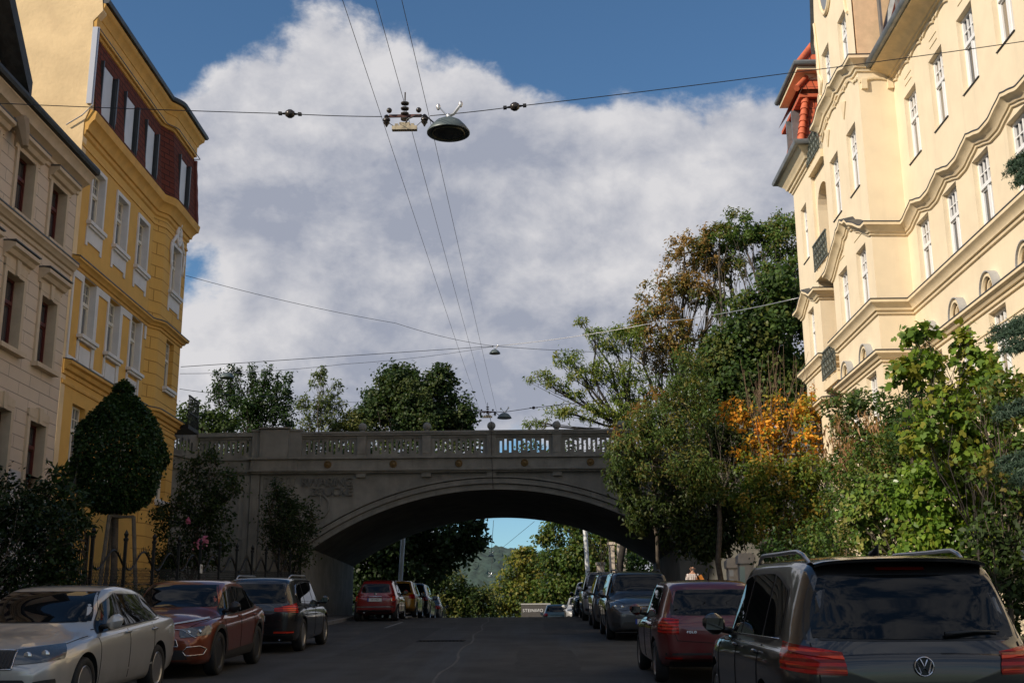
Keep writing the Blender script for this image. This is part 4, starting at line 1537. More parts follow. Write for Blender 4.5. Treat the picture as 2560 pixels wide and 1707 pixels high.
Y1, Y3 = 15.7, 44.85
s1 = [at(x, y, Y1) for x, y in ((0, 259), (725, 285), (955, 292))]
left = at(0, 259, Y1)
dl = (s1[0] - s1[1])
lend = s1[0] + dl * ((-13.5 - s1[0].x) / dl.x)
s2 = [at(x, y, Y1) for x, y in ((1075, 290), (1287, 267), (1960, 185), (2560, 104))]
dr_ = s2[3] - s2[2]
rend = s2[3] + dr_ * ((10.3 - s2[3].x) / dr_.x)
wire('black span wire from the terrace house to the first lamp fitting', [lend, s1[0], s1[1], s1[2]], .0065, WIRE, .01)
wire('black span wire from the first lamp fitting across the cream facade', [s2[0], s2[1], s2[2], s2[3], rend], .0065, WIRE, .01)


def insulator(p, ax, label, r=.065):
    t_ = thing('insulator', label, 'insulator', p)
    ax = Vector(ax).normalized()
    rot = ax.to_track_quat('Z', 'Y').to_matrix()
    mb = MB()
    mb.lathe([(.001, -r * 1.1), (r * .6, -r * .95), (r, -r * .3), (r, r * .3), (r * .6, r * .95), (.001, r * 1.1)], (0, 0, 0), 12, rot)
    mb.build('body', INSUL, t_, smooth=True)
    for s in (-1, 1):
        mb = MB()
        c = rot @ Vector((0, 0, s * r * 2.2))
        mb.tube([rot @ Vector((.035, 0, s * r * .7)), c], .008, 4)
        mb.tube([rot @ Vector((-.035, 0, s * r * .7)), c], .008, 4)
        mb.obox(c, (.03, .018, .025), rot)
        mb.build('clamp', WIRE, t_)
    return t_


insulator(at(725, 285, Y1), s1[1] - s1[0], 'dark egg insulator on the wire left of the near lamp')
insulator(at(1287, 267, Y1), s2[1] - s2[0], 'dark egg insulator on the wire right of the near lamp')


def hanging_lamp(p, d, label, big=True, dirx=(1, 0, .1), group=None):
    t_ = thing('street_lamp', label, 'lamp', p, group=group)
    r = d / 2
    mb = MB()
    mb.lathe([(.04 * d, .36 * d), (.16 * d, .33 * d), (.30 * d, .25 * d), (.42 * d, .12 * d), (r, 0), (r, -.03 * d), (.47 * d, -.035 * d), (.38 * d, .0)], (0, 0, 0), 32)
    mb.build('shade', LAMPM, t_, smooth=50)
    mb = MB()
    mb.lathe([(.385 * d, -.012 * d), (.375 * d, -.03 * d), (.2 * d, -.05 * d), (.001, -.055 * d)], (0, 0, 0), 32)
    g = mb.build('lens', LAMPU, t_, smooth=50)
    mb = MB()
    n_ = [(.37 * d * math.cos(a), .37 * d * math.sin(a), -.035 * d) for a in np.linspace(0, 2 * math.pi, 33)]
    mb.tube(n_, .012 * d, 5, False)
    mb.build('lens_ring', M('olive_ring', (.10, .10, .06), .5), g)
    mb = MB()
    mb.lathe([(.05 * d, .35 * d), (.05 * d, .43 * d)], (0, 0, 0), 10)
    mb.tube([(-.02, 0, .42 * d), (-.2 * d, 0, .62 * d)], .012, 5)
    mb.tube([(.02, 0, .42 * d), (.12 * d, 0, .46 * d), (.26 * d, 0, .66 * d)], .022, 6)
    for x, z in ((-.24 * d, .62 * d), (.28 * d, .68 * d)):
        mb.lathe([(.018, z - .03), (.03, z), (.03, z + .03), (.018, z + .06)], (x, 0, 0), 8)
    mb.build('hanger', ALU, t_, smooth=50)
    return t_


lp = at(1121, 331, Y1)
hanging_lamp(lp, .62, 'large grey green dish lamp hanging high in the near span')
# trolley style cross fitting beside the near lamp
def fitting(c, sx, label, xw):
    t_ = thing('wire_fitting', label, 'fitting', c)
    t_.scale = (.82, .82, .82)
    mb = MB()
    mb.box(xw[0], xw[1], -.015, .015, -.02, .03)
    mb.build('cross_bar', RUST, t_)
    mb = MB()
    for k in range(4):
        mb.lathe([(.02, .03 + .1 * k), (.07, .05 + .1 * k), (.075, .075 + .1 * k), (.025, .1 + .1 * k)], (0, 0, -.12), 10)
    mb.lathe([(.012, .3), (.012, .46)], (0, 0, 0), 6)
    mb.build('insulator_stack', INSUL, t_, smooth=50)
    mb = MB()
    mb.box(-.22, .22, -.05, .05, -.27, -.2)
    mb.box(-.09, .09, -.04, .04, -.2, -.13)
    mb.box(-.17, -.11, -.03, .03, -.2, -.15)
    mb.box(.11, .17, -.03, .03, -.2, -.15)
    mb.build('saddle', CERAM, t_)
    for x in (xw[0] - .04, xw[1] + .05):
        mb = MB()
        mb.lathe([(.02, .03), (.05, .0), (.03, -.02), (.065, -.05), (.065, -.08), (.03, -.09), (.06, -.12), (.03, -.16), (.012, -.2)], (x, 0, 0), 10)
        mb.sphere((x + (.05 if x > 0 else -.1) * -1 - .05, -.05, .09), .05, 8, 6)
        mb.build('bell_insulator', INSUL, t_, smooth=50)
    mb = MB()
    mb.tube([(-.02, 0, -.25), (.05, -.05, -.08), (.2, -.06, -.02), (.38, -.04, -.02), (.5, 0, -.12), (.62, 0, -.25)], .014, 5)
    mb.tube([(xw[0] - .04, 0, -.1), (-.2, 0, -.18)], .006, 4)
    mb.tube([(xw[1] + .04, 0, -.06), (.2, 0, -.2)], .006, 4)
    mb.build('cable', WIRE, t_, smooth=True)


fc = at(1012, 291, Y1)
fitting(fc, 1, 'insulated wire fitting with rusty crossbar beside the near lamp', (-.28, .3))
f3 = at(1219, 1030, Y3)
fitting(f3, 1, 'small insulated wire fitting hanging above the bridge parapet', (-.3, .3))
l3 = at(1261, 1044, Y3)
hanging_lamp(l3, .56, 'grey dish lamp hanging just above the bridge parapet')
wr_lab = ['leftmost', 'middle', 'rightmost']
for i, (ax, ay, bx, by) in enumerate(((950, 281, 1201, 1030), (1012, 262, 1219, 1022), (1073, 292, 1242, 1030))):
    a, b = at(ax, ay, Y1), at(bx, by, Y3)
    d = (b - a) / (b.y - a.y)
    c = a - d * 26
    c.x = a.x - .01 * i
    wire('thin %s of the three long wires running along the street' % wr_lab[i], [c, a, b], .004, WIRE, .05, 24, 'long wires along the street')
e3 = at(1440, 1013, Y3)
wire('short wire from the bridge lamp fitting towards the locust tree', [at(1150, 1024, Y3), at(1219, 1028, Y3), at(1260, 1030, Y3), at(1334, 1019, Y3), at(1640, 985, Y3)], .012, WIRE, .0)
insulator(at(1334, 1019, Y3), (1, 0, .05), 'tiny egg insulator on the wire right of the bridge lamp', .06)
wire('thin cable running down the middle of the bridge front', [at(1222, 1032, Y3), (-1.72, PY - .3, 9.9), (-1.72, PY - .26, 9.55), (-1.7, YF - .3, 8.55), (-1.68, YF - .3, 8.0), (-1.66, YF - .16, 7.35)], .012, WIRE)
Y2 = 53.0
l2 = at(1237, 883, Y2)
hanging_lamp(l2, .52, 'small dish lamp hanging in the far span above the bridge')
top2 = l2 + Vector((0, 0, .34))
wire('grey wire falling from the ochre house corner to the far lamp', [at(464, 689, 42.4), at(990, 808, 50), top2], .010, WIRE, .12)
wire('pale wire rising from the far lamp to the cream house', [top2, at(1640, 806, 48), at(1999, 744, 40.5)], .016, WIRELIT if 'WIRELIT' in globals() else WIREL, .1)
wire('dark lower wire between the ochre house and the far lamp', [at(452, 917, 42.4), top2, at(1345, 873, 56), at(1700, 890, 60)], .012, WIRE, .0)
wire('pale lowest wire between the ochre house and the far lamp', [at(450, 934, 42.4), at(860, 910, 48), top2], .010, WIREL, .1)
wire('thin grey wire low on the left above the treetops', [at(449, 972, 42.4), at(700, 990, 52), at(920, 1005, 62)], .010, WIRE, .1)
hanging_lamp(at(567, 944, 58), .75, 'blue grey lamp head in front of the upright dark tree')
# lamps hung below and beyond the bridge
for px, py, Y, d, ty, lab in ((1228, 1390, 66, .36, 1300, 'small dark lamp on a long cable seen through the arch'), (1226, 1441, 90, .4, 1392, 'tiny pale lamp low in the arch in front of treetops')):
    p = at(px, py, Y)
    hanging_lamp(p, d, lab)
    topp = at(px + 6, ty, Y)
    wire('thin cable holding the lamp: ' + ('upper one in the arch' if Y == 66 else 'lower one in the arch'), [p + Vector((0, 0, d * .4)), topp], .014 if Y == 66 else .016)
wire('slanting thin wire across the patch of sky in the arch', [at(1254, 1370, 80), at(1336, 1303, 70)], .012)

# ---------------------------------------------------------------- poles, gate pillars, sign beyond the bridge
PALEM = M('pale_painted_steel', (0.66, 0.67, 0.68), 0.5, 0.1, var=.08, vscale=4)
mb = MB()
p0, p1_ = at(1470, 1440, 68), at(1461, 1300, 68)
mb.tube([(p0.x, 68, street_z(68)), p0, p1_, p1_ + (p1_ - p0) * .8], .13, 10)
tag(mb.build('pole', PALEM, smooth=50), 'pale grey pole leaning slightly behind the parked cars on the right', 'pole')
mb = MB()
p0, p1_ = at(1001, 1450, 57.2), at(1008, 1340, 57.2)
mb.tube([(p0.x - .05, 57.2, street_z(57.2)), p0, p1_, p1_ + (p1_ - p0) * .8], .11, 10)
tag(mb.build('pole', PALEM, smooth=50), 'bluish pole standing behind the small red car', 'pole')
SAND = M('cream_pillar_plaster', (0.62, 0.52, 0.42), 0.85, var=.12, vscale=3, stain=(.35, .3, .25), stain_amt=.4)
for px, w, y0, lab in ((1556, .55, 1345, 'tall cream gate pillar seen under the right end of the arch'), (1531, .3, 1362, 'narrow greyish pillar left of the cream gate pillar'), (1502, .42, 1412, 'short cream gate post behind the grey car roofs')):
    Y = 69
    b, tp_ = at(px, 1445, Y), at(px, y0, Y)
    t_ = thing('gate_pillar', lab, 'pillar', (b.x, Y, street_z(Y)))
    h = tp_.z - street_z(Y)
    mb = MB()
    mb.box(-w / 2, w / 2, -.2, .2, 0, h)
    mb.build('shaft', SAND, t_)
    mb = MB()
    mb.box(-w / 2 - .06, w / 2 + .06, -.26, .26, h + .002, h + .16)
    mb.build('cap', SAND, t_)
DARKS = M('dark_brown_sign', (0.085, 0.078, 0.072), 0.5, var=.1)
Ys = 84
a, b = at(1303, 1511, Ys), at(1352, 1513, Ys)
t_ = thing('company_sign', 'low dark sign with white capital letters at the road crest', 'sign', (a.x, Ys, street_z(Ys)))
mb = MB()
w_, h_ = (b.x - a.x) * 1.5, a.z - street_z(Ys)
mb.box(0, w_, 0, .15, 0, h_)
mb.build('board', DARKS, t_)
mb = MB()
mb.box(-.03, w_, -.03, .18, h_ + .002, h_ + .09)
mb.build('cap', M('pale_cap', (.45, .44, .42), .6), t_)
text_mesh('lettering', 'STEINI\u0418O', .30, M('white_letters', (.8, .8, .8), .5), t_, basis((1, 0, 0), (0, 0, 1), (0, -1, 0), (.10, -.012, h_ - .40)), .01, 'LEFT', 1.1)

# ---------------------------------------------------------------- garden fences and gates
FIRON = M('black_wrought_iron', (0.012, 0.013, 0.012), 0.5, 0.5, var=.3)
XF = -8.78
PLM = M('fence_plinth', (0.20, 0.18, 0.14), 0.9, var=.25, vscale=2, stain=(.09, .09, .07), stain_amt=.6)


def plinth(name, label, x0, x1, y0, y1, h, mat=PLM):
    mb = MB()
    ys = np.linspace(y0, y1, 14)
    P = [[(x0, y, street_z(y) - .1), (x0, y, street_z(y) + h), (x1, y, street_z(y) + h), (x1, y, street_z(y) - .1)] for y in ys]
    mb.grid(P)
    mb.f += [[len(mb.v) - 4 + i for i in range(4)], [len(mb.v) - 4 * 14 + i for i in range(4)]]
    mb.m += [0, 0]
    return tag(mb.build(name, mat), label, 'wall')


plinth('plinth_wall', 'low weathered plinth wall under the iron garden fence', XF - .15, XF + .13, 12.0, 21.3, .55)
plinth('plinth_wall', 'low plinth wall right of the tall iron gate', XF - .15, XF + .13, 23.2, 44.6, .45)
FE = thing('iron_fence', 'black wrought iron garden fence with wavy spiked top and wire mesh', 'fence', (XF, 33, street_z(33)))
ystp = [23.4 + 1.9 * k for k in range(12)]
for k, y in enumerate(ystp):
    z = street_z(y)
    mb = MB()
    mb.box(XF - .03, XF + .03, y - .03, y + .03, z + .3, z + 2.35)
    mb.lathe([(.05, 2.35), (.06, 2.4), (.03, 2.43), (.055, 2.5), (.001, 2.6)], (XF, y, z), 8)
    bpart(mb, 'post', FIRON, FE)
for y0, y1 in zip(ystp[:-1], ystp[1:]):
    mb = MB()
    tp2 = []
    for k in range(17):
        u = k / 16
        y = y0 + .04 + (y1 - y0 - .08) * u
        tp2.append((XF, y, street_z(y) + 1.95 + .2 * math.cos(u * 2 * math.pi * 1.0 + 2.2)))
    mb.tube(tp2, .022, 5)
    for p in tp2[1:-1:1]:
        mb.tube([p, (p[0], p[1], p[2] + .12)], [.012, .003], 4)
    mb.tube([(XF, y0, street_z(y0) + .62), (XF, y1, street_z(y1) + .62)], .018, 5)
    mb.tube([(XF, y0, street_z(y0) + 1.45), (XF, y1, street_z(y1) + 1.45)], .008, 4)
    # diamond wire mesh
    n = 22
    W_ = y1 - y0 - .06
    for k in range(-9, n):
        for s in (1, -1):
            ya, yb = (k) * W_ / n, (k + 9) * W_ / n
            if s < 0:
                ya, yb = W_ - ya, W_ - yb
            pa, pb = max(0, min(W_, ya)), max(0, min(W_, yb))
            if abs(pb - pa) < .02:
                continue
            ua, ub = (pa - ya) / (yb - ya), (pb - ya) / (yb - ya)
            za, zb2 = .64 + 1.15 * ua, .64 + 1.15 * ub
            A, B_ = y0 + .03 + pa, y0 + .03 + pb
            mb.tube([(XF + .004 * s, A, street_z(A) + za), (XF + .004 * s, B_, street_z(B_) + zb2)], .0045, 3, False)
    bpart(mb, 'mesh_panel', FIRON, FE)
GT = thing('iron_gate', 'tall black wrought iron gate with pointed lantern shaped finial', 'gate', (XF, 22.25, street_z(22.25)))
zg = street_z(22.25)
for y in (21.4, 22.25, 23.1):
    mb = MB()
    mb.box(XF - .035, XF + .035, y - .035, y + .035, zg, zg + 2.5)
    bpart(mb, 'post', FIRON, GT)
mb = MB()
for k in range(1, 16):
    y = 21.4 + 1.7 * k / 16
    mb.box(XF - .01, XF + .01, y - .01, y + .01, zg + .1, zg + 2.1)
for z in (.12, 1.0, 2.1, 2.3):
    mb.box(XF - .02, XF + .02, 21.4, 23.1, zg + z, zg + z + .035)
bpart(mb, 'leaf', FIRON, GT)
mb = MB()
for k in range(13):
    u = k / 12
    y = 21.4 + 1.7 * u
    h = 2.35 + .55 * math.sin(math.pi * u)
    mb.tube([(XF, y, zg + 2.3), (XF, y, zg + h), (XF, y + .02 * (-1) ** k, zg + h + .22)], [.012, .012, .002], 4)
mb.tube([(XF, 21.4 + 1.7 * k / 12, zg + 2.35 + .5 * math.sin(math.pi * k / 12)) for k in range(13)], .018, 5)
for s in (-1, 1):
    mb.tube([(XF, 22.25 + s * (.12 * math.sin(k * math.pi / 6)), zg + 2.9 + .09 * k) for k in range(7)], .014, 5)
    mb.tube([(XF, 22.25 + s * (.25 + .16 * math.cos(a)), zg + 2.5 + .16 * math.sin(a)) for a in np.linspace(0, 5.5, 16)], .012, 4)
mb.tube([(XF, 22.25, zg + 2.3), (XF, 22.25, zg + 3.5), (XF, 22.31, zg + 3.75)], [.014, .012, .002], 5)
bpart(mb, 'gate_crest', FIRON, GT)
for px, py, Y, lab in ((123, 1424, 21.0, 'small white notice on the fence by the hedge'), (535, 1420, 31.0, 'small white plate on the fence before the bridge')):
    p = at(px, py, Y)
    mb = MB()
    mb.box(XF + .04, XF + .055, Y - .1, Y + .1, p.z - .12, p.z + .1)
    o = mb.build('notice', M('white_enamel', (.62, .61, .58), .5, var=.1))
    tag(o, lab, 'sign')
    mb = MB()
    mb.box(XF + .056, XF + .06, Y - .05, Y + .05, p.z - .01, p.z + .06)
    o2 = mb.build('notice_print', M('grey_print', (.2, .19, .18), .6), o)
LB = thing('letter_box', 'dark letter box with a paper sticking out beside the gate', 'letter box', (XF + .14, 23.75, street_z(23.75) + .75))
mb = MB()
mb.box(-.1, .1, -.3, .35, 0, .42)
mb.box(-.12, .14, -.33, .38, .422, .46)
mb.build('body', M('dark_brown_paint', (.02, .016, .013), .45), LB)
mb = MB()
mb.box(.101, .115, -.26, -.1, .05, .38)
mb.build('paper', M('paper', (.6, .62, .62), .7), LB)
mb = MB()
mb.box(.101, .11, .05, .28, .32, .37)
mb.build('flap', M('dull_brass', (.25, .2, .11), .5, .5), LB)
# right: plinth, concrete gate pillars and pale slatted fence
XG = 6.12
plinth('plinth_wall', 'low plinth wall along the right pavement under the shrubs', XG - .1, XG + .15, 8.0, 34.6, .5)
PILM = M('pale_concrete_pillar', (0.50, 0.44, 0.37), 0.9, var=.15, vscale=4, bump=.4, bscale=80, stain=(.25, .21, .16), stain_amt=.5)
for px, Y, lab in ((1832, 36.4, 'concrete gate pillar with flat cap and white house number plates'), (1862, 34.9, 'taller concrete gate pillar with green sign plate beside ivy')):
    x = at(px, 1420, Y).x
    top_ = at(px, 1397 if px < 1850 else 1385, Y).z
    z = street_z(Y)
    t_ = thing('gate_pillar', lab, 'pillar', (x, Y, z))
    mb = MB()
    mb.box(-.17, .23, -.2, .2, 0, top_ - z - .28)
    mb.build('shaft', PILM, t_)
    mb = MB()
    h = top_ - z
    mb.box(-.22, .28, -.25, .25, h - .278, h - .05)
    mb.prism([(-.22, h - .05), (.28, h - .05), (.2, h + .02), (-.14, h + .02)], lambda p: (p[0], -.25, p[1]), lambda p: (p[0], .25, p[1]))
    mb.build('cap', PILM, t_)
    mb = MB()
    if px < 1850:
        for k in range(3):
            mb.box(-.14, -.02, -.215, -.201, h - .52 - .27 * k, h - .34 - .27 * k)
        pl = mb.build('number_plate', M('white_enamel', (.62, .61, .58), .5), t_)
    else:
        mb.box(-.19, -.04, -.225, -.201, h - .95, h - .36)
        mb.build('plate', M('pale_green_enamel', (.42, .52, .44), .5), t_)
SF = thing('slat_fence', 'pale slatted garden fence right of the concrete pillars', 'fence', (XG, 32, street_z(32)))
mb = MB()
for k in range(34):
    y = 29.5 + .15 * k
    mb.box(XG + .05, XG + .08, y - .045, y + .045, street_z(y) + .55, street_z(y) + 1.75)
for z in (.75, 1.5):
    mb.tube([(XG + .1, 29.4, street_z(29.4) + z), (XG + .1, 34.6, street_z(34.6) + z)], .03, 4)
bpart(mb, 'slats', M('weathered_pale_paint', (.52, .47, .40), .8, var=.15, vscale=6), SF)
# ---------------------------------------------------------------- cars
TYRE = M('tyre_rubber', (0.012, 0.012, 0.012), 0.75, bump=.3, bscale=60)
RIM = M('alloy_rim', (0.42, 0.42, 0.43), 0.3, 0.9)
RIMD = M('dark_rim', (0.05, 0.05, 0.052), 0.35, 0.7)
WELL = M('wheel_well_black', (0.008, 0.008, 0.008), 0.9)
CGLASS = glass_mat('car_glass', (0.005, 0.006, 0.007), 0.015, 0.32)
RUBBER = M('black_trim', (0.011, 0.011, 0.012), 0.45)
PLASTIC = M('dark_plastic', (0.020, 0.020, 0.021), 0.55, bump=.2, bscale=300)
CHROME = M('chrome', (0.62, 0.62, 0.64), 0.12, 1.0)
MIRG = M('mirror_glass', (0.05, 0.055, 0.06), 0.06, 1.0)
SILVERT = M('satin_rail', (0.45, 0.46, 0.48), 0.3, 0.85)
HEADL = M('headlight_lens', (0.10, 0.11, 0.12), 0.08, 0.35, 0.9)
HEADI = M('headlight_reflector', (0.55, 0.57, 0.6), 0.12, 0.9)
PLATE = M('plate_white', (0.60, 0.60, 0.58), 0.5)
PLATEB = M('plate_print', (0.01, 0.01, 0.01), 0.5)
EUBLUE = M('plate_blue', (0.02, 0.05, 0.30), 0.5)
SEAM_ = M('panel_gap', (0.004, 0.004, 0.004), 0.8)


def red_lens(name, col=(0.50, 0.016, 0.010)):
    if name in _M:
        return _M[name]
    m = M(name, col, 0.12, 0.0, 0.35)
    t = NT(m.node_tree)
    p = t.n['Principled BSDF']
    tc = t.node('ShaderNodeTexCoord').outputs['Object']
    w = t.node('ShaderNodeTexWave', wave_type='BANDS', bands_direction='Z', i_0=tc)
    w.inputs['Scale'].default_value = 7.0
    w.inputs['Distortion'].default_value = 0.6
    f = t.ramp(w.outputs['Fac'], .35, .65)
    t.l.new(t.mix(f, (col[0] * .35, col[1] * .5, col[2] * .5, 1), (*col, 1)), p.inputs['Base Color'])
    return m


TAIL = red_lens('tail_lens_red')
AMBER = M('amber_lens', (.55, .16, .01), .1, spec=.8)


def crv(tab):
    """Monotone cubic through (y, value) pairs."""
    xs = np.array([p[0] for p in tab], float)
    ys = np.array([p[1] for p in tab], float)
    h = np.diff(xs)
    d = np.diff(ys) / h
    m = np.zeros(len(xs))
    m[0], m[-1] = d[0], d[-1]
    for i in range(1, len(xs) - 1):
        if d[i - 1] * d[i] > 0:
            w1, w2 = 2 * h[i] + h[i - 1], h[i] + 2 * h[i - 1]
            m[i] = (w1 + w2) / (w1 / d[i - 1] + w2 / d[i])

    def f(x):
        x = min(max(x, xs[0]), xs[-1])
        i = min(len(h) - 1, max(0, int(np.searchsorted(xs, x) - 1)))
        u = (x - xs[i]) / h[i]
        return float((1 + 2 * u) * (1 - u) ** 2 * ys[i] + u * (1 - u) ** 2 * h[i] * m[i] + u * u * (3 - 2 * u) * ys[i + 1] + u * u * (u - 1) * h[i] * m[i + 1])
    return f


class Body:
    def __init__(s, sp):
        s.sp = sp
        L, W_, H = sp['L'], sp['W'], sp['H']
        s.hl = L / 2
        w = W_ / 2
        hl = s.hl
        cr = sp.get('corner_f', .45)
        crr = sp.get('corner_r', .35)
        s.half = crv([(-hl, w * sp.get('end_r', .80)), (-hl + .12, w * .90), (-hl + crr, w * .965), (-hl + .95, w), (hl - 1.1, w), (hl - cr, w * .955), (hl - .14, w * .86), (hl, w * sp.get('end_f', .72))])
        s.bot = crv([(-hl, sp.get('zb_r', .36)), (-hl + .35, .24), (-hl + .8, .20), (hl - .8, .19), (hl - .3, .20), (hl, sp.get('zb_f', .26))])
        s.belt = crv(sp['belt'])
        s.top = crv(sp['top'])
        s.roofr = sp.get('roofr', .70)
        s.crown = sp.get('crown', .10)

    def ring(s, y, nsub=4):
        sp = s.sp
        w, zb, zs, zt = s.half(y), s.bot(y), s.belt(y), s.top(y)
        zs = max(zs, zb + .15)
        g = max(zt - zs, .012)
        u = min(1.0, max(0.0, (g - .06) / .34))
        k = u * u * (3 - 2 * u)
        H = zs - zb
        c = [(0, zb), (w * .55, zb), (w * .84, zb + .004), (w * .935, zb + .05), (w * .975, zb + .20 * H), (w * .992, zb + .42 * H), (w, zb + .66 * H), (w * .993, zb + .84 * H), (w * .962, zs - .035), (w * .93, zs)]
        wr = w * s.roofr
        cr = min(s.crown, g * .5)
        gs = g - cr
        gh = [(w * .925 - (w * .925 - wr) * .33, zs + .36 * gs), (w * .925 - (w * .925 - wr) * .70, zs + .72 * gs), (wr, zs + gs), (wr * .955, zs + gs + cr * .42), (wr * .84, zt - cr * .25), (wr * .5, zt - cr * .06), (0, zt)]
        ho = []
        for f in (.86, .76, .66, .55, .42, .24, 0):
            x = w * f
            ho.append((x, zs + g * (1 - (f / .93) ** 2.6)))
        c += [(a[0] * k + b[0] * (1 - k), a[1] * k + b[1] * (1 - k)) for a, b in zip(gh, ho)]
        # Catmull-Rom through the section
        P = [np.array(p) for p in c]
        P = [P[0] * np.array([-1, 1]) + np.array([-.1, 0])] + P + [P[-1] * np.array([1, 1]) + np.array([-.1, 0])]
        out_ = []
        for i in range(1, len(P) - 2):
            for j in range(nsub):
                t_ = j / nsub
                a, b, c_, d = P[i - 1], P[i], P[i + 1], P[i + 2]
                q_ = .5 * ((2 * b) + (c_ - a) * t_ + (2 * a - 5 * b + 4 * c_ - d) * t_ ** 2 + (3 * b - a - 3 * c_ + d) * t_ ** 3)
                out_.append((max(0.0, q_[0]), q_[1]))
        out_.append(tuple(P[-2]))
        return out_

    def mesh(s):
        hl = s.hl
        e = [.0, .012, .035, .07, .11, .16, .22, .30, .38]
        ys = [-hl + v for v in e] + list(np.linspace(-hl + .46, hl - .46, int((2 * hl - .92) / .055))) + [hl - v for v in e[::-1]]
        rings = []
        for y in ys:
            r = s.ring(y)
            rings.append([(x, y, z) for x, z in r])
        n = len(rings[0])
        # rounded end caps: shrink rings towards the middle of the end face
        def cap(r, sg, bulge):
            y0 = r[0][1]
            zs_ = [p[2] for p in r]
            zm = .5 * (max(zs_) + min(zs_))
            out_ = []
            for f, d in ((.985, .25), (.95, .5), (.88, .72), (.72, .88), (.5, .96), (.25, .99), (.02, 1.0)):
                out_.append([(p[0] * f, y0 + sg * bulge * d, zm + (p[2] - zm) * f) for p in r])
            return out_
        rear = cap(rings[0], -1, s.sp.get('bulge_r', .04))[::-1]
        front = cap(rings[-1], 1, s.sp.get('bulge_f', .05))
        rings = rear + rings + front
        full = [r + [(-p[0], p[1], p[2]) for p in r[-2:0:-1]] for r in rings]
        m = len(full[0])
        V = [p for r in full for p in r]
        F = []
        for i in range(len(full) - 1):
            for j in range(m):
                F.append((i * m + j, i * m + (j + 1) % m, (i + 1) * m + (j + 1) % m, (i + 1) * m + j))
        F.append(tuple(range(m - 1, -1, -1)))
        F.append(tuple((len(full) - 1) * m + j for j in range(m)))
        return V, F


def rounded_uv(nu, nv, r):
    P = []
    for i in range(nu + 1):
        row = []
        for j in range(nv + 1):
            u, v = 2 * i / nu - 1, 2 * j / nv - 1
            uu = u * math.sqrt(max(0, 1 - r * v * v / 2))
            vv = v * math.sqrt(max(0, 1 - r * u * u / 2))
            k = 1 / math.sqrt(max(1e-6, 1 - r / 2)) if False else 1.0
            row.append((.5 + .5 * uu * k, .5 + .5 * vv * k))
        P.append(row)
    return P


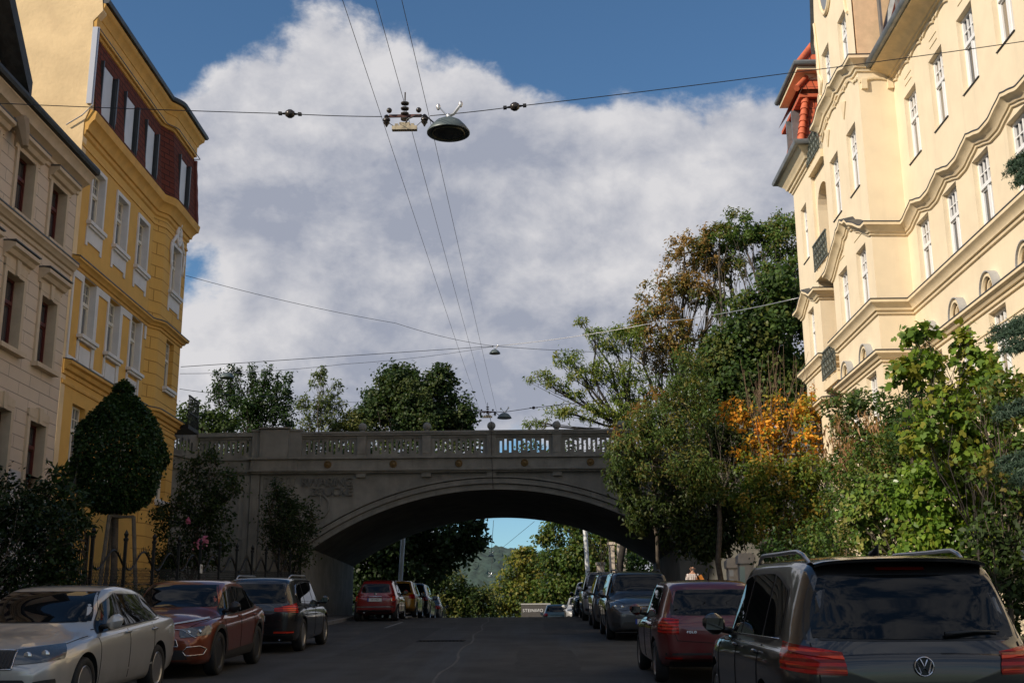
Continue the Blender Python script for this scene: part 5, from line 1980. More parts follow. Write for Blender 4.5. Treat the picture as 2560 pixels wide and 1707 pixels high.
class Car:
    def __init__(s, name, label, sp, loc, yaw, paint, pitch=SLOPE, cat='car', group=None):
        s.sp = sp
        s.root = thing(name, label, cat, loc, group=group)
        # the car sits on the sloping street; yaw 0 faces up the street
        up_ = Vector((0, -math.sin(pitch), math.cos(pitch)))
        f_ = Vector((-math.sin(yaw), math.cos(yaw), 0))
        f_ = (f_ - up_ * f_.dot(up_)).normalized()
        r_ = f_.cross(up_)
        s.root.rotation_euler = Matrix((r_, f_, up_)).transposed().to_euler()
        b = Body(sp)
        s.b = b
        V, F = b.mesh()
        me = bpy.data.meshes.new('body')
        me.from_pydata(V, [], F)
        bm = bmesh.new()
        bm.from_mesh(me)
        bmesh.ops.recalc_face_normals(bm, faces=bm.faces)
        bm.to_mesh(me)
        s.bvh = BVHTree.FromBMesh(bm)
        bm.free()
        me.materials.append(paint)
        me.materials.append(WELL)
        o = link('body', me)
        # wheel arches cut through the body
        mb = MB()
        mb.cur = 1
        for y in (sp['wf'], sp['wr']):
            R_ = sp['tr'] + sp.get('gap', .055)
            pts = [(R_ * math.cos(a), R_ * math.sin(a)) for a in np.linspace(0, 2 * math.pi, 37)[:-1]]
            for sg in (-1, 1):
                x0, x1 = sg * (sp['W'] / 2 - .30), sg * (sp['W'] / 2 + .2)
                mb.prism(pts, lambda p: (x0, y + p[0], sp['tr'] + p[1]), lambda p: (x1, y + p[0], sp['tr'] + p[1]))
        c = mb.build('cutter', [paint, WELL])
        md = o.modifiers.new('cut', 'BOOLEAN')
        md.operation = 'DIFFERENCE'
        md.solver = 'EXACT'
        md.object = c
        dg = bpy.context.evaluated_depsgraph_get()
        me2 = bpy.data.meshes.new_from_object(o.evaluated_get(dg))
        bpy.data.objects.remove(o)
        bpy.data.objects.remove(c)
        me2.name = 'body'
        me2.polygons.foreach_set('use_smooth', [True] * len(me2.polygons))
        me2.set_sharp_from_angle(angle=R(42))
        s.body = link('body', me2, s.root)
        s.paint = paint
        s.wheels()

    def snap(s, p, off, d=None):
        p = Vector(p)
        if d is not None:
            d = Vector(d).normalized()
            hit, n, i, _ = s.bvh.ray_cast(p - d * 2.5, d)
            if hit is not None:
                return hit + (n if n.dot(d) < 0 else -n) * off
        hit, n, i, _ = s.bvh.find_nearest(p)
        return hit + n * off

    def patch(s, name, corners, mat, off=.005, d=None, nu=14, nv=10, r=.0, parent=None, both=False, grow=0.0, smooth_=True):
        """Sheet laid on the body; corners in order around: a b c d (3d, bilinear)."""
        o = None
        for sg in ((1, -1) if both else (1,)):
            mb = MB()
            P = []
            a, b, c, e = [Vector((p[0] * sg, p[1], p[2])) for p in corners]
            dd = None if d is None else (d[0] * sg, d[1], d[2])
            for row in rounded_uv(nu, nv, r):
                Q = []
                for u, v in row:
                    u = u + (u - .5) * grow
                    v = v + (v - .5) * grow
                    p = (a * (1 - u) + b * u) * (1 - v) + (e * (1 - u) + c * u) * v
                    Q.append(s.snap(p, off, dd))
                P.append(Q)
            mb.grid(P)
            o = mb.build(name, mat, parent or s.root, smooth=True, fix=False)
            me = o.data
            # outward faces
            f0 = me.polygons[len(me.polygons) // 2]
            hit, n, i, _ = s.bvh.find_nearest(f0.center)
            if n.dot(f0.normal) < 0:
                me.flip_normals()
        return o

    def glass(s, name, corners, d=None, r=.12, both=False, trim=.10, **kw):
        for sg in ((1, -1) if both else (1,)):
            cc = [(p[0] * sg, p[1], p[2]) for p in corners]
            dd = None if d is None else (d[0] * sg, d[1], d[2])
            g = s.patch(name, cc, CGLASS, .0065, dd, r=r, **kw)
            s.patch('window_trim', cc, RUBBER, .003, dd, r=r * .8, grow=trim, parent=g, **kw)

    def line(s, name, pts, mat, w=.007, off=.003, d=None, both=False, parent=None, n=10):
        for sg in ((1, -1) if both else (1,)):
            mb = MB()
            P = []
            for a, b in zip(pts[:-1], pts[1:]):
                a, b = Vector((a[0] * sg, a[1], a[2])), Vector((b[0] * sg, b[1], b[2]))
                for k in range(n):
                    P.append(s.snap(a.lerp(b, k / n), off, None if d is None else (d[0] * sg, d[1], d[2])))
            P.append(s.snap(Vector((pts[-1][0] * sg, pts[-1][1], pts[-1][2])), off, None if d is None else (d[0] * sg, d[1], d[2])))
            mb.tube(P, w / 2, 4)
            mb.build(name, mat, parent or s.body, smooth=True, fix=False)

    def wheels(s):
        sp = s.sp
        tr, tw = sp['tr'], sp.get('tw', .21)
        rr = tr * sp.get('rimf', .70)
        ns = sp.get('spokes', 10)
        rm = sp.get('rim', RIM)
        rot = Matrix.Rotation(R(90), 3, 'Y')
        t0 = None
        for y in (sp['wf'], sp['wr']):
            for sg in (-1, 1):
                if t0 is None:
                    mb = MB()
                    h = tw / 2
                    mb.lathe([(rr - .01, -h * .8), (rr + .02, -h), (tr - .03, -h), (tr - .006, -h * .75), (tr, -h * .4), (tr, h * .4), (tr - .006, h * .75), (tr - .03, h), (rr + .02, h), (rr - .01, h * .8), (rr - .015, 0)], (0, 0, 0), 40, rot)
                    t0 = mb.build('wheel', TYRE, s.root, smooth=50)
                    mb = MB()
                    # dish, outer lip, hub and spokes, drawn towards local +x
                    mb.lathe([(rr + .004, h * .78), (rr - .012, h * .92), (rr - .03, h * .80), (rr - .04, .0)], (0, 0, 0), 40, rot)
                    for k in range(ns):
                        a = 2 * math.pi * k / ns
                        ca, sa = math.cos(a), math.sin(a)
                        m_ = Matrix(((1, 0, 0), (0, ca, -sa), (0, sa, ca)))
                        wsp = sp.get('spw', .030)
                        vs = []
                        for rad, ww, xx in ((.05, wsp, h * .62), (rr * .55, wsp * .75, h * .74), (rr - .02, wsp * 1.05, h * .82)):
                            for yy in (-ww, ww):
                                for dx in (0, -.03):
                                    vs.append(m_ @ Vector((xx + dx, yy, rad)))
                        f = []
                        for q_ in range(2):
                            b_ = q_ * 4
                            f += [(b_, b_ + 2, b_ + 6, b_ + 4), (b_ + 1, b_ + 5, b_ + 7, b_ + 3), (b_, b_ + 4, b_ + 5, b_ + 1), (b_ + 2, b_ + 3, b_ + 7, b_ + 6)]
                        mb.add(vs, f)
                    mb.lathe([(.075, h * .5), (.07, h * .72), (.03, h * .76), (.001, h * .76)], (0, 0, 0), 20, rot)
                    rim = mb.build('rim', rm, t0, smooth=40)
                    mb = MB()
                    mb.lathe([(rr - .02, h * .15), (.001, h * .15)], (0, 0, 0), 30, rot)
                    mb.lathe([(rr * .62, h * .28), (.001, h * .30)], (0, 0, 0), 30, rot)
                    mb.build('brake_disc', WELL, t0)
                    w_ = t0
                else:
                    w_ = copy_tree(t0, s.root)
                w_.location = (sg * (sp['W'] / 2 - tw / 2 - .012), y, tr)
                w_.rotation_euler = (0, 0, math.pi if sg < 0 else 0)

    def mirror(s, y, z, mat=None, size=1.0):
        w = s.b.half(y)
        for sg in (-1, 1):
            mb = MB()
            x0 = sg * (w * .90)
            P = []
            for i in range(9):
                a = i / 8
                ring = []
                for j in range(12):
                    q_ = 2 * math.pi * j / 12
                    rz = (.075 + .02 * math.sin(math.pi * a)) * size * (math.sin(math.pi * min(.97, .12 + a * .86)) ** .45)
                    ry = .085 * size * (math.sin(math.pi * min(.97, .15 + a * .83)) ** .5)
                    ring.append((x0 + sg * (.05 + .19 * size * a), y + .02 + ry * math.cos(q_) + (.02 if math.cos(q_) < 0 else 0), z + .03 * a + rz * math.sin(q_)))
                P.append(ring + [ring[0]])
            mb.grid(P)
            mb.add(P[0][:12], [tuple(range(12))])
            mb.add(P[-1][:12], [tuple(range(12))])
            o = mb.build('wing_mirror', mat or s.paint, s.root, smooth=55)
            mb = MB()
            mb.tube([(x0 - sg * .04, y + .03, z - .05), (x0 + sg * .1, y + .02, z - .03)], [.035, .03], 8)
            mb.build('mirror_foot', RUBBER, o, smooth=True)
            mb = MB()
            c = Vector((x0 + sg * (.05 + .10 * size), y - .072 * size, z + .015))
            mb.prism([(-.075 * size, -.045 * size), (.075 * size, -.05 * size), (.08 * size, .05 * size), (-.06 * size, .055 * size)], lambda p: (c.x + p[0], c.y, c.z + p[1]), lambda p: (c.x + p[0], c.y + .01, c.z + p[1]))
            mb.build('mirror_glass', MIRG, o)

    def rails(s, y0, y1, x, mat=SILVERT, h=.075, r=.02):
        for sg in (-1, 1):
            P, n = [], 14
            for k in range(n + 1):
                u = k / n
                y = y0 + (y1 - y0) * u
                xx = sg * x * (1 - .06 * (2 * u - 1) ** 2)
                b = s.snap((xx, y, s.b.top(y)), 0, (0, 0, -1))
                e = min(u, 1 - u) / .16
                P.append(b + Vector((0, 0, h * (1 - (1 - min(1, e)) ** 2) - .006)))
            mb = MB()
            mb.tube(P, [r * .8] + [r] * (n - 1) + [r * .8], 8)
            mb.build('roof_rail', mat, s.root, smooth=True)

    def handles(s, ys, z, mat=None):
        for y in ys:
            for sg in (-1, 1):
                w = s.b.half(y)
                p = s.snap((sg * w, y, z), .012, (-sg, 0, 0))
                mb = MB()
                mb.tube([p + Vector((0, -.10, 0)), p + Vector((sg * .016, -.05, .004)), p + Vector((sg * .016, .05, .004)), p + Vector((0, .10, 0))], [.010, .017, .017, .010], 6)
                mb.build('door_handle', mat or s.paint, s.root, smooth=True)

    def doors(s, ys, zb=.30, z_top=None):
        """Vertical door gaps down the sides and a sill line."""
        for y in ys:
            zt = (z_top or s.b.belt(y)) - .01
            s.line('door_gap', [(s.b.half(y), y + .02, zb), (s.b.half(y), y, zt)], SEAM_, .009, .0015, (-1, 0, 0), True)

    def plate(s, y_end, z, text, front=False, zw=.115, w=.52):
        """y_end: +1 front or -1 rear."""
        sg = 1 if front else -1
        p = s.snap((0, sg * s.b.hl, z), .0, (0, -sg, 0))
        mb = MB()
        y0, y1 = sorted((p.y + sg * .012, p.y + sg * .024))
        mb.box(-w / 2 - .012, w / 2 + .012, y0 - .004 * (sg > 0), y1 - .004 * (sg > 0), z - zw / 2 - .012, z + zw / 2 + .012)
        fr = mb.build('number_plate', RUBBER, s.root)
        mb = MB()
        yy = p.y + sg * .0265
        mb.box(-w / 2, w / 2, min(yy, yy - sg * .004), max(yy, yy - sg * .004), z - zw / 2, z + zw / 2)
        mb.build('plate_face', PLATE, fr)
        mb = MB()
        xb = -w / 2 if not front else w / 2 - .045
        mb.box(xb, xb + .045, min(yy, yy + sg * .002), max(yy, yy + sg * .002), z - zw / 2, z + zw / 2)
        mb.build('plate_band', EUBLUE, fr)
        if text:
            xa = (1, 0, 0) if not front else (-1, 0, 0)
            text_mesh('plate_text', text, zw * .78, PLATEB, fr, basis(xa, (0, 0, 1), (0, sg, 0), (.02 if not front else -.02, yy + sg * .0015, z)), .001)


def road_loc(x, y):
    return (x, y, street_z(y))


# profiles: y runs from the tail (-) to the nose (+)
def spec_suv(L=4.43, W=1.81, H=1.66, wb=2.60, fo=.89, tr=.35, **kw):
    hl = L / 2
    wf = hl - fo
    d = dict(L=L, W=W, H=H, wf=wf, wr=wf - wb, tr=tr,
             top=[(-hl, H * .60), (-hl + .04, H * .66), (-hl + .09, H * .70), (-hl + .36, H * .94), (-hl + .50, H * .978), (-hl + 1.1, H), (.2, H * .995), (.55, H * .965), (hl - 1.33, H * .70), (hl - 1.05, H * .655), (hl - .5, H * .615), (hl - .12, H * .53), (hl, H * .45)],
             belt=[(-hl, H * .585), (-hl + .3, H * .61), (0, H * .60), (hl - 1.2, H * .575), (hl - .4, H * .53), (hl - .1, H * .47), (hl, H * .41)], roofr=.735, crown=.10, corner_r=.30)
    d.update(kw)
    return d


def spec_hatch(L=3.97, W=1.68, H=1.46, wb=2.47, fo=.82, tr=.30, **kw):
    hl = L / 2
    wf = hl - fo
    d = dict(L=L, W=W, H=H, wf=wf, wr=wf - wb, tr=tr,
             top=[(-hl, H * .60), (-hl + .04, H * .66), (-hl + .10, H * .70), (-hl + .42, H * .93), (-hl + .55, H * .972), (-hl + 1.05, H), (-.05, H), (.32, H * .965), (hl - 1.15, H * .685), (hl - .85, H * .635), (hl - .4, H * .58), (hl - .1, H * .49), (hl, H * .42)],
             belt=[(-hl, H * .58), (-hl + .3, H * .62), (0, H * .60), (hl - 1.1, H * .57), (hl - .4, H * .50), (hl - .1, H * .44), (hl, H * .38)], roofr=.73, crown=.09, corner_r=.30)
    d.update(kw)
    return d


def spec_sedan(L=4.66, W=1.81, H=1.46, wb=2.69, fo=.88, tr=.32, **kw):
    hl = L / 2
    wf = hl - fo
    d = dict(L=L, W=W, H=H, wf=wf, wr=wf - wb, tr=tr,
             top=[(-hl, H * .66), (-hl + .06, H * .70), (-hl + .25, H * .725), (-hl + .55, H * .76), (-hl + 1.15, H * .935), (-hl + 1.6, H * .985), (-.25, H), (.10, H * .985), (.42, H * .93), (hl - 1.25, H * .69), (hl - .95, H * .64), (hl - .45, H * .585), (hl - .12, H * .50), (hl, H * .42)],
             belt=[(-hl, H * .62), (-hl + .3, H * .67), (0, H * .625), (hl - 1.2, H * .575), (hl - .4, H * .505), (hl - .1, H * .44), (hl, H * .385)], roofr=.71, crown=.085, corner_r=.4)
    d.update(kw)
    return d


def side_windows(c, ya, yb, yc, yd, zlo, zhi, rear_quarter=None, tilt_f=.42, tilt_r=.15):
    """Front door glass from yb (rear edge) to ya (front foot); rear door glass yc..yb."""
    b = c.b
    w = c.sp['W'] / 2
    X = w * .9
    bz = lambda y: b.belt(y) + zlo
    tz = lambda y: b.top(y) - zhi
    c.glass('side_window', [(X, ya, bz(ya)), (X, yb + .03, bz(yb)), (X * .8, yb + .03, tz(yb)), (X * .8, ya - tilt_f, tz(ya - tilt_f))], (-1, 0, 0), .06, True, .07)
    c.glass('side_window', [(X, yb - .03, bz(yb)), (X, yc, bz(yc)), (X * .8, yc + tilt_r * .5, tz(yc + tilt_r * .5)), (X * .8, yb - .03, tz(yb))], (-1, 0, 0), .06, True, .07)
    if rear_quarter:
        yd0, zt0 = rear_quarter
        c.glass('quarter_window', [(X, yc - .05, bz(yc)), (X, yd0, bz(yd0) + .03), (X * .8, yd0 + .12, zt0), (X * .8, yc + tilt_r * .5 - .05, tz(yc))], (-1, 0, 0), .2, True, .10)


# dark grey SUV, nearest on the right
hl = 4.43 / 2
sp = spec_suv(H=1.65, spokes=10, bulge_r=.06, end_r=.84)
cv = Car('suv_car', 'dark grey SUV with silver roof rails parked nearest on the right', sp, road_loc(2.58, 10.5), R(-0.5), carpaint('dark_grey_paint', (0.016, 0.0155, 0.015), .2, .3))
cv.glass('rear_window', [(-.71, -hl, 1.075), (.71, -hl, 1.075), (.60, -hl + .4, 1.50), (-.60, -hl + .4, 1.50)], (0, 1, 0), .16, False, .06)
side_windows(cv, .95, .02, -.95, None, .035, .13, (-1.62, 1.40))
cv.glass('windscreen', [(-.68, .98, 1.16), (.68, .98, 1.16), (.56, .35, 1.55), (-.56, .35, 1.55)], (0, -1, 0), .1)
for sg in (1, -1):
    tl = cv.patch('tail_light', [(sg * .46, -hl, .845), (sg * .92, -hl + .25, .87), (sg * .93, -hl + .30, 1.055), (sg * .51, -hl, .995)], TAIL, .010, (-sg * .55, 1, 0), 14, 10, .22)
    cv.patch('lens_insert', [(sg * .49, -hl, .945), (sg * .86, -hl + .2, .985), (sg * .86, -hl + .2, 1.02), (sg * .52, -hl, .975)], red_lens('tail_lens_bright', (.85, .07, .02)), .016, (-sg * .55, 1, 0), 12, 4, .1, parent=tl)
    cv.patch('lens_insert', [(sg * .48, -hl, .875), (sg * .86, -hl + .2, .90), (sg * .86, -hl + .2, .915), (sg * .49, -hl, .89)], red_lens('tail_lens_bright', (.85, .07, .02)), .016, (-sg * .55, 1, 0), 12, 3, .1, parent=tl)
cv.line('tailgate_gap', [(.70, -hl, 1.05), (.685, -hl, .84), (.66, -hl, .60), (.3, -hl, .55), (-.3, -hl, .55), (-.66, -hl, .60), (-.685, -hl, .84), (-.70, -hl, 1.05)], SEAM_, .010, .002, (0, 1, 0))
cv.patch('rear_bumper_trim', [(-.86, -hl, .28), (.86, -hl, .28), (.86, -hl, .50), (-.86, -hl, .50)], PLASTIC, .012, (0, 1, 0), 20, 6)
cv.patch('high_brake_light', [(-.17, -hl + .36, 1.515), (.17, -hl + .36, 1.515), (.17, -hl + .38, 1.54), (-.17, -hl + .38, 1.54)], red_lens('brake_lens_dark', (.10, .008, .006)), .012, (0, 1, -.6), 8, 3)
# spoiler lip over the rear window
mb = MB()
P = []
for k in range(21):
    x = -.60 + 1.2 * k / 20
    a = cv.snap((x, -hl + .62, 1.7), .004, (0, 0, -1))
    zz = a.z
    yb_ = -hl + .24 + .10 * (x / .6) ** 2
    P.append([a, Vector((x, yb_ + .1, zz + .006)), Vector((x, yb_, zz - .012)), Vector((x, yb_ + .01, zz - .035)), Vector((x * .98, -hl + .46, zz - .05))])
mb.grid(P)
mb.build('roof_spoiler', cv.paint, cv.root, smooth=60)
cv.rails(-1.55, .55, .60, h=.07, r=.017)
cv.mirror(.78, 1.06, None, 1.05)
cv.handles([.02 - .02, -1.0], .93)
cv.doors([1.0, .0, -1.05])
cv.line('belt_chrome', [(.86, .95, 1.005), (.86, -1.60, 1.055)], CHROME, .014, .004, (-1, 0, 0), True)
mb = MB()
pa = cv.snap((0.02, -1.15, 2), 0, (0, 0, -1))
mb.tube([pa, pa + Vector((0, -.05, .02)), pa + Vector((0, -.13, .075))], [.045, .03, .006], 8)
mb.build('roof_aerial', RUBBER, cv.root, smooth=True)
# round emblem and model lettering on the tailgate
pe_ = cv.snap((0, -hl, .905), .0, (0, 1, 0))
mb = MB()
rx = Matrix.Rotation(R(90), 3, 'X')
mb.lathe([(.066, 0), (.066, .012), (.058, .016), (.056, .008), (.001, .008)], pe_, 32, rx)
em = mb.build('emblem', M('emblem_dark', (.04, .045, .05), .25, .6), cv.root, smooth=40)
mb = MB()
rn = [(pe_.x + .0605 * math.cos(a), pe_.y - .014, pe_.z + .0605 * math.sin(a)) for a in np.linspace(0, 2 * math.pi, 37)]
mb.tube(rn, .0065, 6, False)
yq = pe_.y - .013
for pts in ([(-.026, .048), (-.006, .006), (0, .006), (.006, .006), (.026, .048)], [(-.049, .028), (-.025, -.045), (-.004, -.008), (.004, -.008), (.025, -.045), (.049, .028)]):
    mb.tube([(pe_.x + a, yq, pe_.z + b) for a, b in pts], .006, 5)
mb.build('emblem_chrome', CHROME, em, smooth=60)
pt = cv.snap((-.49, -hl, .775), .004, (0, 1, 0))
text_mesh('model_lettering', 'TIGUAN', .062, CHROME, cv.root, basis((1, 0, 0), (0, .12, .993), (0, -1, .1), pt), .003, 'CENTER', 1.15)
cv.plate(-1, .62, 'W', False)
mb = MB()
w0 = cv.snap((.18, -hl, 1.09), .03, (0, 1, 0))
w1 = cv.snap((.56, -hl, 1.11), .028, (0, 1, 0))
mb.tube([w0, w0.lerp(w1, .5) + Vector((0, -.01, .01)), w1], [.02, .012, .007], 6)
mb.build('rear_wiper', RUBBER, cv.root, smooth=True)

# dark red hatchback
hl = 3.97 / 2
sp = spec_hatch(spokes=10, spw=.018, bulge_r=.06, end_r=.84, tw=.19)
cv = Car('hatchback', 'dark red hatchback parked in front of the dark grey SUV', sp, road_loc(2.52, 19.35), R(0.5), carpaint('dark_red_paint', (0.11, 0.008, 0.009), .1, .3))
cv.glass('rear_window', [(-.60, -hl, .97), (.60, -hl, .97), (.53, -hl + .4, 1.31), (-.53, -hl + .4, 1.31)], (0, 1, 0), .16, False, .07)
side_windows(cv, .90, -.02, -.92, None, .03, .12, (-1.28, 1.26))
cv.glass('windscreen', [(-.62, .88, 1.01), (.62, .88, 1.01), (.52, .18, 1.37), (-.52, .18, 1.37)], (0, -1, 0), .1)
for sg in (1, -1):
    tl = cv.patch('tail_light', [(sg * .50, -hl, .70), (sg * .83, -hl + .2, .72), (sg * .82, -hl + .22, .93), (sg * .53, -hl, .91)], TAIL, .010, (-sg * .5, 1, 0), 12, 10, .25)
    cv.patch('lens_insert', [(sg * .55, -hl, .75), (sg * .75, -hl + .12, .76), (sg * .75, -hl + .12, .87), (sg * .57, -hl, .86)], red_lens('tail_lens_mid', (.65, .04, .02)), .016, (-sg * .5, 1, 0), 8, 8, .3, parent=tl)
cv.line('tailgate_gap', [(.62, -hl, .95), (.60, -hl, .72), (.56, -hl, .62), (0, -hl, .58), (-.56, -hl, .62), (-.60, -hl, .72), (-.62, -hl, .95)], SEAM_, .009, .002, (0, 1, 0))
cv.patch('bumper_crease', [(-.72, -hl, .42), (.72, -hl, .42), (.72, -hl, .45), (-.72, -hl, .45)], PLASTIC, .008, (0, 1, 0), 16, 3)
for sg in (1, -1):
    cv.patch('reflector', [(sg * .5, -hl, .36), (sg * .72, -hl, .36), (sg * .72, -hl, .39), (sg * .5, -hl, .39)], TAIL, .010, (0, 1, 0), 6, 2)
cv.patch('lower_valance', [(-.66, -hl, .25), (.66, -hl, .25), (.66, -hl, .33), (-.66, -hl, .33)], PLASTIC, .010, (0, 1, 0), 16, 3)
cv.mirror(.70, .97)
cv.handles([.0, -.98], .80)
cv.doors([.98, -.02, -1.0])
mb = MB()
pe_ = cv.snap((0, -hl, .86), 0, (0, 1, 0))
mb.lathe([(.05, 0), (.05, .012), (.001, .014)], pe_, 24, rx)
mb.build('emblem', CHROME, cv.root, smooth=40)
pt = cv.snap((-.36, -hl, .735), .004, (0, 1, 0))
text_mesh('model_lettering', 'POLO', .045, CHROME, cv.root, basis((1, 0, 0), (0, .1, .99), (0, -1, .1), pt), .003, 'CENTER', 1.3)
mb = MB()
pa = cv.snap((0.05, -1.05, 2), 0, (0, 0, -1))
mb.tube([pa, pa + Vector((0, -.03, .02)), pa + Vector((0, -.16, .16))], [.03, .01, .004], 6)
mb.build('roof_aerial', RUBBER, cv.root, smooth=True)


def front_face(c, hz, lamp, grille, fog=True, gmat=None, lampdir=.5):
    """Headlights, grille, lower intake on a nose. lamp: x0,x1,z0,z1 ; grille: half width, z0, z1."""
    hl = c.b.hl
    x0, x1, z0, z1 = lamp
    for sg in (1, -1):
        l = c.patch('headlight', [(sg * x0, hl, z0), (sg * x1, hl - .35, z0 + .05), (sg * x1, hl - .42, z1 + .05), (sg * x0, hl - .02, z1)], HEADL, .008, (-sg * lampdir, -1, 0), 14, 8, .18)
        for k, f in enumerate((.3, .68)):
            p = c.snap((sg * (x0 + (x1 - x0) * f), hl - .2 * f, (z0 + z1) / 2 + .03 * f), .008, (-sg * lampdir, -1, 0))
            mb = MB()
            mb.sphere(p, (z1 - z0) * .30, 14, 8, (1, .3, 1))
            mb.build('lamp_reflector', HEADI, l, smooth=True)
    gw, g0, g1 = grille
    g = c.patch('grille', [(-gw, hl, g0), (gw, hl, g0), (gw * .92, hl, g1), (-gw * .92, hl, g1)], PLASTIC, .010, (0, -1, 0), 18, 6, .08)
    mb = MB()
    n = 19
    for k in range(n):
        x = -gw * .9 + 1.8 * gw * k / (n - 1)
        a = c.snap((x, hl, g0 + .02), .016, (0, -1, 0))
        b = c.snap((x * .95, hl, g1 - .02), .016, (0, -1, 0))
        mb.tube([a, b], .008, 4)
    mb.build('grille_bars', gmat or PLASTIC, g, fix=False)
    c.line('grille_frame', [(-gw, hl, g0), (-gw * .92, hl, g1), (0, hl, g1 + .015), (gw * .92, hl, g1), (gw, hl, g0), (0, hl, g0 - .01), (-gw, hl, g0)], CHROME, .018, .012, (0, -1, 0), parent=g)
    c.patch('lower_intake', [(-.62, hl, hz), (.62, hl, hz), (.55, hl, hz + .15), (-.55, hl, hz + .15)], PLASTIC, .008, (0, -1, 0), 16, 5, .15)
    if fog:
        for sg in (1, -1):
            f = c.patch('fog_light', [(sg * .60, hl, hz + .03), (sg * .80, hl - .2, hz + .05), (sg * .80, hl - .2, hz + .15), (sg * .62, hl, hz + .13)], PLASTIC, .010, (-sg * .4, -1, 0), 8, 5, .3)
    c.line('bonnet_gap', [(-gw, hl, g1 + .03), (-x1 * .88, hl - .5, c.b.belt(hl - .5) + .06), (-x1 * .93, hl - 1.15, c.b.belt(hl - 1.15) + .03)], SEAM_, .009, .002)
    c.line('bonnet_gap', [(gw, hl, g1 + .03), (x1 * .88, hl - .5, c.b.belt(hl - .5) + .06), (x1 * .93, hl - 1.15, c.b.belt(hl - 1.15) + .03)], SEAM_, .009, .002)


# silver saloon, nearest on the left, facing the viewer
hl = 4.66 / 2
sp = spec_sedan(spokes=12, spw=.020)
cv = Car('saloon_car', 'silver saloon car facing the camera at the lower left', sp, road_loc(-6.20, 15.75), R(180), carpaint('silver_paint', (0.50, 0.485, 0.455), .45, .32))
cv.glass('windscreen', [(-.69, .98, 1.02), (.69, .98, 1.02), (.555, .26, 1.375), (-.555, .26, 1.375)], (0, -1, 0), .1, False, .05)
cv.glass('rear_window', [(-.62, -1.65, 1.14), (.62, -1.65, 1.14), (.53, -.95, 1.38), (-.53, -.95, 1.38)], (0, 0, -1), .1)
side_windows(cv, .92, .02, -.92, None, .03, .105, (-1.42, 1.17))
front_face(cv, .30, (.40, .84, .60, .76), (.40, .56, .745))
cv.mirror(.72, 1.0, None, 1.0)
cv.handles([.05, -.98], .86, SILVERT)
cv.doors([1.02, -.02, -1.0])
cv.line('belt_chrome', [(.87, .95, .925), (.87, -1.35, .985)], RUBBER, .012, .004, (-1, 0, 0), True)
cv.plate(1, .46, 'W', True)
cv.patch('side_moulding', [(.9, .95, .40), (.9, -.95, .40), (.9, -.95, .425), (.9, .95, .425)], cv.paint, .012, (-1, 0, 0), 12, 2, both=True)

# orange red crossover, facing the viewer
hl = 4.36 / 2
sp = spec_hatch(L=4.36, W=1.80, H=1.525, wb=2.67, fo=.86, tr=.345, spokes=5, spw=.045, rim=RIMD,
                top=[(-hl, 1.00), (-hl + .05, 1.05), (-hl + .2, 1.10), (-hl + .9, 1.36), (-hl + 1.35, 1.49), (-.2, 1.525), (.15, 1.51), (.45, 1.44), (hl - 1.2, 1.08), (hl - .9, 1.03), (hl - .45, .97), (hl - .1, .84), (hl, .72)],
                belt=[(-hl, .93), (-hl + .4, 1.0), (0, .93), (hl - 1.1, .90), (hl - .4, .82), (hl - .1, .70), (hl, .6)])
cv = Car('crossover_car', 'copper orange crossover car facing the camera behind the silver saloon', sp, road_loc(-6.08, 21.15), R(180), carpaint('copper_paint', (0.20, 0.038, 0.012), .4, .28))
cv.glass('windscreen', [(-.69, .98, 1.08), (.69, .98, 1.08), (.56, .30, 1.43), (-.56, .30, 1.43)], (0, -1, 0), .1, False, .05)
side_windows(cv, .92, .0, -.92, None, .035, .12, (-1.35, 1.25))
front_face(cv, .30, (.46, .86, .62, .76), (.46, .50, .60), fog=False)
for sg in (1, -1):
    cv.patch('day_light', [(sg * .10, hl, .79), (sg * .86, hl - .4, .90), (sg * .86, hl - .4, .925), (sg * .10, hl, .81)], M('day_light_strip', (.62, .62, .6), .15, .3), .013, (-sg * .4, -1, 0), 16, 2)
    cv.line('chrome_line', [(sg * .10, hl, .775), (sg * .48, hl - .1, .74), (sg * .66, hl - .2, .62)], CHROME, .014, .014, (-sg * .3, -1, 0), parent=cv.root)
    cv.line('fog_surround', [(sg * .56, hl - .02, .36), (sg * .78, hl - .2, .37), (sg * .82, hl - .25, .45), (sg * .74, hl - .15, .50), (sg * .58, hl, .49), (sg * .52, hl, .42), (sg * .56, hl - .02, .36)], CHROME, .02, .014, (-sg * .4, -1, 0), parent=cv.root)
# black wheel arch claddings
for y in (sp['wf'], sp['wr']):
    for sg in (1, -1):
        mb = MB()
        P = []
        for a in np.linspace(.02, math.pi - .02, 24):
            row = []
            for rr in (sp['tr'] + .06, sp['tr'] + .12):
                row.append(cv.snap((sg * .9, y + rr * math.cos(a), sp['tr'] + rr * math.sin(a)), .012, (-sg, 0, 0)))
            P.append(row)
        mb.grid(P)
        o = mb.build('arch_cladding', PLASTIC, cv.root, smooth=True, fix=False)
cv.patch('sill_cladding', [(.9, .95, .24), (.9, -.95, .24), (.9, -.95, .40), (.9, .95, .36)], PLASTIC, .012, (-1, 0, 0), 14, 4, both=True)
cv.mirror(.72, 1.05, RUBBER)
cv.handles([.05, -.98], .90)
cv.doors([1.0, -.02, -1.0])

